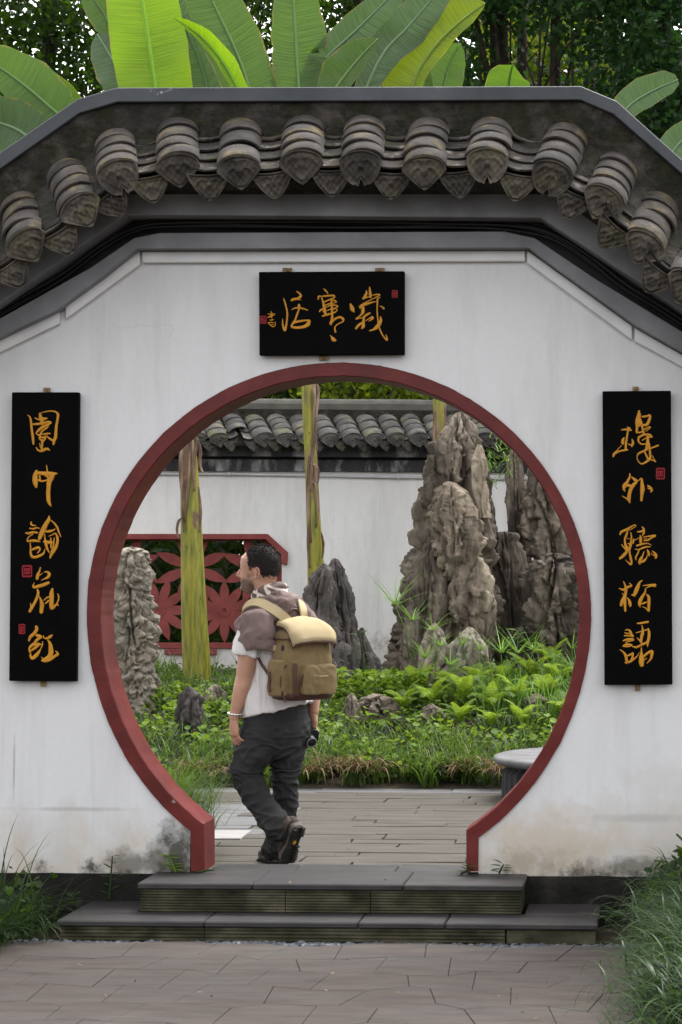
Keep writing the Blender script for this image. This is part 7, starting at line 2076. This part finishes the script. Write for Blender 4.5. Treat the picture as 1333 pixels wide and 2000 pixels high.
# --- clothes
def folds(amp, sc, sc2=(1, 1, 1), seed=0.0):
    def f(c, nrm):
        q = Vector((c.x * sc * sc2[0], c.y * sc * sc2[1], c.z * sc * sc2[2])) + Vector((seed, seed, seed))
        w = noise.noise(q * 0.5)
        return amp * (ridged(q + Vector((w, w, w)) * 0.8) - 0.5) + amp * 0.6 * noise.noise(q * 2.1)
    return f
shirt = fuse('t_shirt', [
    ell([(P_(530, 1186, 0), .10, .085), (P_(537, 1203, 0), .175, .105), (P_(543, 1232, 0), .205, .135), (P_(545, 1290, 0), .192, .142), (P_(540, 1340, 0), .202, .152), (P_(538, 1362, 0), .212, .162), (P_(540, 1374, 0), .215, .165), (P_(542.5, 1386, 0), .216, .166)], LV, 28, False),
    ell([(P_(512, 1216, -0.10), .085, .085), (P_(493, 1236, -0.145), .082, .084), (P_(486, 1258, -0.155), .078, .082), (P_(481.5, 1280, -0.157), .076, .082)], LV, 20, False),
    ell([(P_(575, 1212, 0.10), .085, .085), (P_(598, 1240, 0.15), .080, .082), (P_(604, 1275, 0.165), .074, .078)], LV, 20, True)],
    0.0070, 2, M['shirt'], body, folds(0.013, 12, (1, 1, 0.40), 3.0))
swe = fuse('sweater', [
    ell([(P_(540, 1188, 0), .10, .078), (P_(514, 1199, -0.095), .125, .070), (P_(496, 1216, -0.160), .138, .082), (P_(500, 1240, -0.180), .130, .094), (P_(510, 1263, -0.190), .114, .094)], FV, 22, False),
    ell([(P_(540, 1188, 0), .10, .078), (P_(570, 1196, 0.085), .120, .080), (P_(592, 1216, 0.13), .115, .070), (P_(602, 1240, 0.15), .105, .055)], FV, 22, False),
    ell([(P_(545, 1184, 0.0), .155, .10), (P_(556, 1205, -0.02), .17, .115), (P_(560, 1250, -0.03), .14, .12)], LV, 22, True)],
    0.007, 3, M['sweater'], body, folds(0.010, 13, (1, 1, 0.7), 8.0))
# collar of the knotted sweater: two thick coils, the upper with pale stripes
def coil(cpx, cpy, rf, rl, tilt_f, tilt_l, rr, nseg=40):
    c = P_(cpx, cpy, 0)
    pts = []
    for i in range(nseg + 1):
        a = 2 * math.pi * i / nseg
        pts.append((c + FV * rf * math.cos(a) + LV * rl * math.sin(a) + ZV * (-tilt_f * math.cos(a) - tilt_l * math.sin(a)), rr[0] * (1 + 0.12 * noise.noise(Vector((i * 0.4, cpx, 0)))), rr[1]))
    return ell(pts, ZV, 14, False)
def stripe_mat():
    m, nt, p, out = nmat('striped_jersey_rib')
    v = coords(nt, 'World')
    base = ramp(nt, tex(nt, v, 8, 4), [(0.3, (0.11, 0.08, 0.075)), (0.7, (0.17, 0.125, 0.118))])
    def stripes(scale, rot, th):
        tc = nt.nodes.new('ShaderNodeNewGeometry'); mp = nt.nodes.new('ShaderNodeMapping'); mp.inputs['Rotation'].default_value = rot
        nt.links.new(tc.outputs['Position'], mp.inputs[0])
        w = nt.nodes.new('ShaderNodeTexWave'); w.inputs['Scale'].default_value = scale; w.inputs['Distortion'].default_value = 1.2; w.inputs['Detail'].default_value = 1.0; w.inputs['Detail Scale'].default_value = 1.0
        nt.links.new(mp.outputs[0], w.inputs[0])
        return ramp(nt, w.outputs['Fac'], [(th, 0.0), (th + 0.06, 1.0)])
    f = math_n(nt, 'MAXIMUM', stripes(6.2, (0.3, 0.5, 0.9), 0.80), stripes(5.0, (0.2, 1.2, 0.3), 0.86))
    c = mix(nt, f, base, (0.62, 0.55, 0.48))
    nt.links.new(c, p.inputs['Base Color']); p.inputs['Roughness'].default_value = 0.95
    bump(nt, p, tex(nt, v, 300, 3), 0.3, 0.002)
    return m
M['striped'] = stripe_mat()
fuse('striped_collar', [coil(526, 1158, .078, .074, 0.030, 0.008, (.030, .030)), coil(528, 1170, .088, .084, 0.028, 0.006, (.026, .028))], 0.006, 3, M['striped'], body, folds(0.007, 16, (1, 1, 1), 1.0))
fuse('hood', [coil(531, 1180, .098, .104, 0.022, 0.0, (.034, .036)), ell([(P_(545, 1166, -0.06), .05, .045), (P_(562, 1180, -0.08), .085, .055), (P_(566, 1200, -0.09), .07, .045)], LV)], 0.007, 4, M['sweater'], body, folds(0.010, 13, (1, 1, 1), 5.0))
fuse('sleeve_fold', [ell([(P_(484, 1259, -0.262), .036, .012), (P_(500, 1254, -0.280), .038, .014), (P_(520, 1256, -0.272), .038, .014), (P_(542, 1266, -0.225), .034, .012)], ZV)], 0.0045, 4, M['sweater'], body, folds(0.004, 20))
def trouser_folds(c, nrm):
    q = Vector((c.x * 7, c.y * 7, c.z * 15))
    w = noise.noise(q * 0.5 + Vector((3, 1, 7)))
    kn = math.exp(-((c.z - 0.60) / 0.16) ** 2) + math.exp(-((c.z - 0.20) / 0.16) ** 2)
    d2 = Vector((c.x * 9 + c.z * 7, c.y * 9, c.z * 13 - c.x * 9))
    return (0.004 + 0.006 * kn) * (max(0.0, ridged(q + Vector((w * 1.5, w, w)))) ** 3.0 - 0.25) * 1.9 + (0.006 + 0.004 * kn) * (max(0.0, ridged(d2 + Vector((w, w, w)))) ** 2.5 - 0.3) + 0.003 * noise.noise(q * 0.7) + 0.0025 * noise.noise(q * 2.7)
pants = fuse('trousers', [
    ell([(P_(541, 1372, 0), .180, .130), (P_(541, 1398, 0), .196, .144), (P_(540, 1428, 0), .206, .155), (P_(538, 1446, 0), .185, .14)], LV, 28, True),
    ell([(P_(513, 1432, -0.06), .120, .135), (P_(498, 1466, -0.05), .106, .118), (P_(484, 1494, -0.035), .088, .094), (P_(480, 1509, -0.03), .083, .087), (P_(486, 1530, -0.04), .078, .080), (P_(508, 1568, -0.10), .070, .072), (P_(530, 1598, -0.155), .070, .073), (P_(544, 1617, -0.185), .076, .078)], LV, 24, True),
    ell([(P_(566, 1432, 0.06), .115, .125), (P_(562, 1470, 0.07), .088, .095), (P_(557, 1505, 0.075), .073, .079), (P_(557, 1540, 0.08), .066, .072), (P_(560, 1575, 0.085), .058, .066), (P_(553, 1612, 0.10), .062, .070), (P_(543, 1640, 0.115), .066, .072), (P_(538, 1660, 0.125), .070, .076)], LV, 24, True)],
    0.0060, 2, M['pants'], body, trouser_folds)
for (cx_, cy_, d_, ra, rb) in ((481.5, 1505, -0.03, .096, .100), (557.5, 1503, 0.075, .083, .089)):
    fuse('zip_seam', [ell([(P_(cx_, cy_, d_) + LV * ra * math.cos(2 * math.pi * i / 30) + FV * rb * math.sin(2 * math.pi * i / 30) + ZV * 0.004 * math.sin(i), .008, .006) for i in range(31)], ZV, 8, False)], 0.004, 1, M['pants'], body)
# bracelet
c = P_(459.5, 1394, -0.138)
g = []
for i in range(14):
    a = 2 * math.pi * i / 14
    ctr = c + LV * 0.036 * math.cos(a) + FV * 0.043 * math.sin(a) + ZV * 0.004 * math.sin(a * 1.0)
    ax = (LV * -math.sin(a) + FV * math.cos(a)).normalized()
    g.append(ball(ctr, (ax, ZV, ax.cross(ZV)), (.0095, .0065, .004), 8, 6))
mesh('bracelet', *join_geo(g), M['silver'], body, True)

# --- boots
def boot(heel, toe, sn, ankle, cuff, label):
    t = (toe - heel); Ln = t.length; t.normalize()
    sn = (sn - t * sn.dot(t)).normalized(); w = t.cross(sn).normalized()
    def B(a, b, c_): return heel + t * a * Ln + w * b + sn * c_
    up = fuse('boot', [
        ell([(B(0.10, 0, -.075), .040, .045), (B(0.22, 0, -.065), .043, .052), (B(0.42, 0, -.055), .043, .045), (B(0.65, 0.0, -.042), .047, .034), (B(0.84, 0, -.034), .045, .028), (B(0.94, 0, -.030), .034, .022)], w),
        ell([(B(0.20, 0, -.07), .046, .052), (ankle, .048, .054), (cuff, .050, .055)], w)], 0.005, 3, M['boot'], body, folds(0.003, 25))
    # midsole and lugs
    out = []
    for (a, hw_) in ((0.0, .022), (0.04, .034), (0.15, .038), (0.32, .034), (0.48, .034), (0.62, .042), (0.76, .047), (0.88, .042), (0.96, .028), (1.0, .012)): out.append((a, hw_))
    loop = [(a, h) for a, h in out] + [(a, -h) for a, h in out[::-1]]
    V, Fs = prism([B(a, h, -.012) for a, h in loop], [B(a, h, -.040 if 0.2 < a else -.046) for a, h in loop])
    fix_normals(mesh('midsole', V, Fs, M['midsole'], up), 0.004)
    g = []
    V, Fs = prism([B(lerp(0.01, 0.99, a), h * 0.97, 0.0) for a, h in loop], [B(lerp(0.01, 0.99, a), h * 0.97, -.013) for a, h in loop]); g.append((V, Fs))
    rot = Matrix((t, w, sn)).transposed()
    for i, a in enumerate([0.05, 0.11, 0.17, 0.23, 0.52, 0.59, 0.66, 0.73, 0.80, 0.87, 0.93]):
        hw_ = [h for q, h in out if q <= a][-1]
        for s in (-1, 1):
            g.append(box(B(a, s * hw_ * 0.72, 0.004), (.0055, hw_ * 0.34, .006), rot))
    mesh('outsole', *join_geo(g), M['sole'], up)
    V, Fs = lathe([(0.0108, 0.0), (0.0108, 0.0015), (0.0, 0.0016)], Vector((0, 0, 0)), 16)
    mesh('sole_mark', [B(0.40, v.x, 0.0005 + v.z) + t * v.y * 1.25 for v in V], Fs, M['yellow'], up)
    return up
heel_l, toe_l = P_(586, 1616, -0.235), P_(560, 1689, -0.10)
boot(heel_l, toe_l, Vector((0.66, -0.72, 0.10)), P_(561, 1617, -0.20), P_(548, 1606, -0.175), '')
tr = Vector((-0.50, 0.86, 0)).normalized()
heel_r = P_(546, 1676, 0.10); heel_r.z = Z_PATIO + 0.006
boot(heel_r, heel_r + tr * 0.275, Vector((0, 0, -1)), P_(541, 1664, 0.13), P_(540, 1650, 0.125), '')

# ------------------------------------------------------------------ backpack
RV = -LV; BV = -FV
BT = ZV
BC = P_(591, 1290, -0.175)
def K(r_, b_, z_): return BC + RV * r_ + BV * b_ + ZV * z_
pack = thing('backpack', 'khaki canvas backpack with pale flap and brown leather trim, worn by the man', 'backpack', loc=BC)
def sring(hw_, hd, z, cb=0.0, cr=0.0, n=40, p=4.5):
    out = []
    for k in range(n):
        a = 2 * math.pi * k / n
        c_, s_ = math.cos(a), math.sin(a)
        rr = (abs(c_) ** p + abs(s_) ** p) ** (-1 / p)
        out.append(K(cr + hw_ * rr * c_, cb + hd * rr * s_, z))
    return out
def stack(rings):
    V, Fs = [], []
    n = len(rings[0])
    for r_ in rings: V += r_
    for i in range(len(rings) - 1):
        for k in range(n): Fs.append((i * n + k, i * n + (k + 1) % n, (i + 1) * n + (k + 1) % n, (i + 1) * n + k))
    Fs += [tuple(range(n - 1, -1, -1)), tuple((len(rings) - 1) * n + k for k in range(n))]
    return V, Fs
fuse('bag_body', [stack([sring(.135, .080, -.205), sring(.150, .096, -.190), sring(.156, .102, -.12, .004), sring(.154, .100, -.02, .002), sring(.148, .094, .08, -.002), sring(.138, .084, .15, -.004), sring(.118, .066, .172, -.004)])], 0.0065, 2, M['canvas'], pack, folds(0.0065, 12, (1, 1, 0.8), 2.0))
mesh('leather_base', *stack([sring(.128, .074, -.213), sring(.153, .099, -.204, .002), sring(.1605, .1065, -.178, .004), sring(.158, .104, -.172, .004)]), M['leather'], pack, True)
# flap: pale sheet falling from the back panel over the front
nu_, nv_ = 26, 20
V, Fs = [], []
def flap_pt(u, v, off=0.0):
    b_ = lerp(-.062, .150, v) - .045 * max(0, (abs(u) - .55) / .45) ** 2 * v ** 4; z_ = .224 - .010 * v - .085 * v ** 3.0 + .020 * math.sin(math.pi * v) * (1 - u * u) - 0.022 * abs(u) ** 3 + 0.004 * noise.noise(Vector((u * 3, v * 4, 2)))
    z_ -= 0.020 * max(0, v - 0.88) / 0.12
    hw_ = .128 + .028 * v - 0.02 * max(0, v - 0.85) ** 1 / 0.15 * abs(u) ** 6
    if abs(u) > 0.97: z_ -= 0.012
    return K(u * hw_, b_, z_ + off)
for j in range(nv_ + 1):
    for i in range(nu_ + 1):
        V.append(flap_pt(-1 + 2 * i / nu_, j / nv_))
for j in range(nv_):
    for i in range(nu_): Fs.append((j * (nu_ + 1) + i, j * (nu_ + 1) + i + 1, (j + 1) * (nu_ + 1) + i + 1, (j + 1) * (nu_ + 1) + i))
fl = mesh('flap', V, Fs, M['canvas_pale'], pack, True)
fix_normals(fl)
md = fl.modifiers.new('thick', 'SOLIDIFY'); md.thickness = 0.012; md.offset = 0
edge = [flap_pt(-1, j / 12, -0.004) for j in range(13)] + [flap_pt(-1 + 2 * i / 16, 1.0, -0.006) for i in range(1, 17)] + [flap_pt(1, 1 - j / 12, -0.004) for j in range(1, 13)]
mesh('flap_trim', *tube(edge, 0.0058, 8), M['leather'], fl, True)
# leather collar under the flap
mesh('collar_trim', *tube(sring(.149, .096, .118, .0) + sring(.149, .096, .118, .0)[:1], 0.005, 6), M['leather'], pack, True)
# pockets
def pocket(name, c0, hr_, hb, hz_2, seed):
    def ring(z, k): 
        out = []
        for i in range(36):
            a = 2 * math.pi * i / 36; c_, s_ = math.cos(a), math.sin(a); p = 4.0
            rr = (abs(c_) ** p + abs(s_) ** p) ** (-1 / p)
            out.append(K(c0[0] + hr_ * k * rr * c_, c0[1] + hb * k * rr * s_, c0[2] + z))
        return out
    return fuse(name, [stack([ring(-hz_2, .82), ring(-hz_2 * .93, .95), ring(-hz_2 * .5, 1.0), ring(hz_2 * .4, 1.0), ring(hz_2 * .85, .93), ring(hz_2, .78)])], 0.0055, 2, M['canvas'], pack, folds(0.004, 16, (1, 1, 1), seed))
fp = pocket('front_pocket', (.020, .112, -.100), .112, .048, .082, 4.0)
sp_ = pocket('side_pocket', (-.160, .005, -.090), .040, .070, .098, 6.0)
def strip(name, pts, w, nrm, mat, parent, th=0.003):
    """flat strap of width w lying on a surface with outward normal nrm"""
    P = [Vector(p) for p in pts]
    V, Fs = [], []
    for i, p in enumerate(P):
        t = (P[min(i + 1, len(P) - 1)] - P[max(i - 1, 0)]).normalized()
        nn = nrm if not isinstance(nrm, list) else nrm[i]
        s = t.cross(nn).normalized(); up = s.cross(t).normalized()
        for a, b in ((-1, 0), (1, 0), (1, 1), (-1, 1)): V.append(p + s * a * w / 2 + up * b * th)
    for i in range(len(P) - 1):
        for k in range(4): Fs.append((i * 4 + k, i * 4 + (k + 1) % 4, (i + 1) * 4 + (k + 1) % 4, (i + 1) * 4 + k))
    m = len(P); Fs += [(0, 1, 2, 3), tuple((m - 1) * 4 + k for k in (3, 2, 1, 0))]
    return fix_normals(mesh(name, V, Fs, mat, parent))
arc = [K(.020 + .118 * math.cos(a), .128 + .012 * math.sin(a), -.105 + .086 * math.sin(a)) for a in [math.pi * (1.18 - 1.36 * i / 20) for i in range(21)]]
mesh('pocket_trim', *tube(arc, 0.0062, 8), M['leather'], fp, True)
op = [K(lerp(-.075, .118, i / 10), .160 - 0.020 * (abs(i - 5) / 5) ** 3, -.060 - .022 * math.sin(math.pi * i / 10)) for i in range(11)]
mesh('pocket_welt', *tube(op, 0.004, 6), M['canvas_pale'], fp, True)
mesh('pocket_zip', *tube([K(-.160, .072, -.02), K(-.185, .066, -.06), K(-.190, .066, -.12), K(-.178, .068, -.18)], 0.006, 6), M['leather'], sp_, True)
strip('leather_tab', [K(-.2015, -.020, -.055), K(-.2025, -.020, -.09), K(-.2015, -.018, -.165)], .016, -RV, M['leather'], sp_)
strip('corner_strip', [K(-.122, .104, -.01), K(-.126, .108, -.07), K(-.124, .110, -.13), K(-.116, .108, -.185)], .024, (BV - RV * 0.4).normalized(), M['leather'], pack)
strip('side_tag', [K(-.150, -.045, .085), K(-.154, -.045, .055)], .030, -RV, M['canvas_pale'], pack, 0.006)
mesh('port_ring', *ball(K(-.151, .030, .070), (BV, RV, ZV), (.013, .006, .018)), M['black'], pack, True)
mesh('carry_handle', *tube([K(-.040, -.070, .215), K(-.037, -.074, .255), K(-.014, -.076, .280), K(.018, -.076, .276), K(.036, -.074, .250), K(.040, -.070, .215)], 0.0085, 8), M['leather'], pack, True)
# shoulder straps
def strap(pts, w=.05):
    P = [Vector(p) for p in smooth_path([q[:] for q in pts], 6)]
    nn = []
    for p in P:
        v = p - P_(540, 1230, 0); nn.append(Vector((v.x * 1.0, v.y, v.z)).normalized())
    o = strip('shoulder_strap', P, w, nn, M['canvas_pale'], pack, 0.010)
    e = []
    for i, p in enumerate(P):
        t = (P[min(i + 1, len(P) - 1)] - P[max(i - 1, 0)]).normalized(); s = t.cross(nn[i]).normalized(); e.append(p + s * w / 2 + nn[i] * 0.006)
    mesh('strap_edge', *tube(e, 0.0045, 6), M['leather'], o, True)
strap([P_(570, 1220, -0.175), P_(560, 1211, -0.20), P_(546, 1199, -0.22), P_(527, 1187, -0.205), P_(508, 1178, -0.185), P_(490, 1179, -0.155), P_(477, 1192, -0.10), P_(476, 1215, -0.05)], .052)
strap([P_(594, 1212, -0.10), P_(592, 1195, -0.10), P_(588, 1180, -0.05), P_(580, 1171, 0.04), P_(566, 1176, 0.12)], .052)
strip('lower_strap', [P_(503, 1280, -0.165), P_(512, 1298, -0.20), P_(526, 1318, -0.235)], .018, (LV + BV * 0.3).normalized(), M['leather'], pack)
fuse('net_pocket', [ball(K(.172, .000, -.125), (RV, BV, ZV), (.036, .060, .085))], 0.006, 2, mat_var('grey_green_mesh', [(0.3, (0.10, 0.13, 0.11)), (0.7, (0.32, 0.36, 0.32))], 40, rough=0.8, kind='World'), pack, folds(0.006, 20))
mesh('zip_pull', *tube([K(-.176, .070, -.185), K(-.170, .085, -.205), K(-.182, .100, -.212)], 0.005, 6), M['leather'], pack, True)

# ------------------------------------------------------------------ camera held in the right hand
cc = P_(605, 1444, 0.06)
camt = thing('camera', 'small black camera hanging by its strap from the right hand of the man', 'camera', loc=cc)
lens_d = Vector((0.45, -0.80, -0.40)).normalized()
sx = lens_d.cross(ZV).normalized(); sz = sx.cross(lens_d).normalized()
rot = Matrix((sx, lens_d, sz)).transposed()
V, Fs = box(cc - lens_d * 0.04, (.062, .022, .042), rot)
fix_normals(mesh('camera_body', V, Fs, M['black'], camt), 0.008, 2)
mesh('lens_barrel', *tube([cc - lens_d * 0.02, cc + lens_d * 0.02, cc + lens_d * 0.04], [.030, .030, .029], 24), M['black'], camt, True)
ringp = [cc + lens_d * 0.041 + sx * .027 * math.cos(2 * math.pi * i / 24) + sz * .027 * math.sin(2 * math.pi * i / 24) for i in range(25)]
mesh('lens_ring', *tube(ringp, 0.0035, 6), M['lens_rim'], camt, True)
strip('camera_strap', [P_(611, 1420, 0.105), P_(607, 1428, 0.09), cc - lens_d * 0.04 + sz * 0.042], .016, lens_d, M['black'], camt)
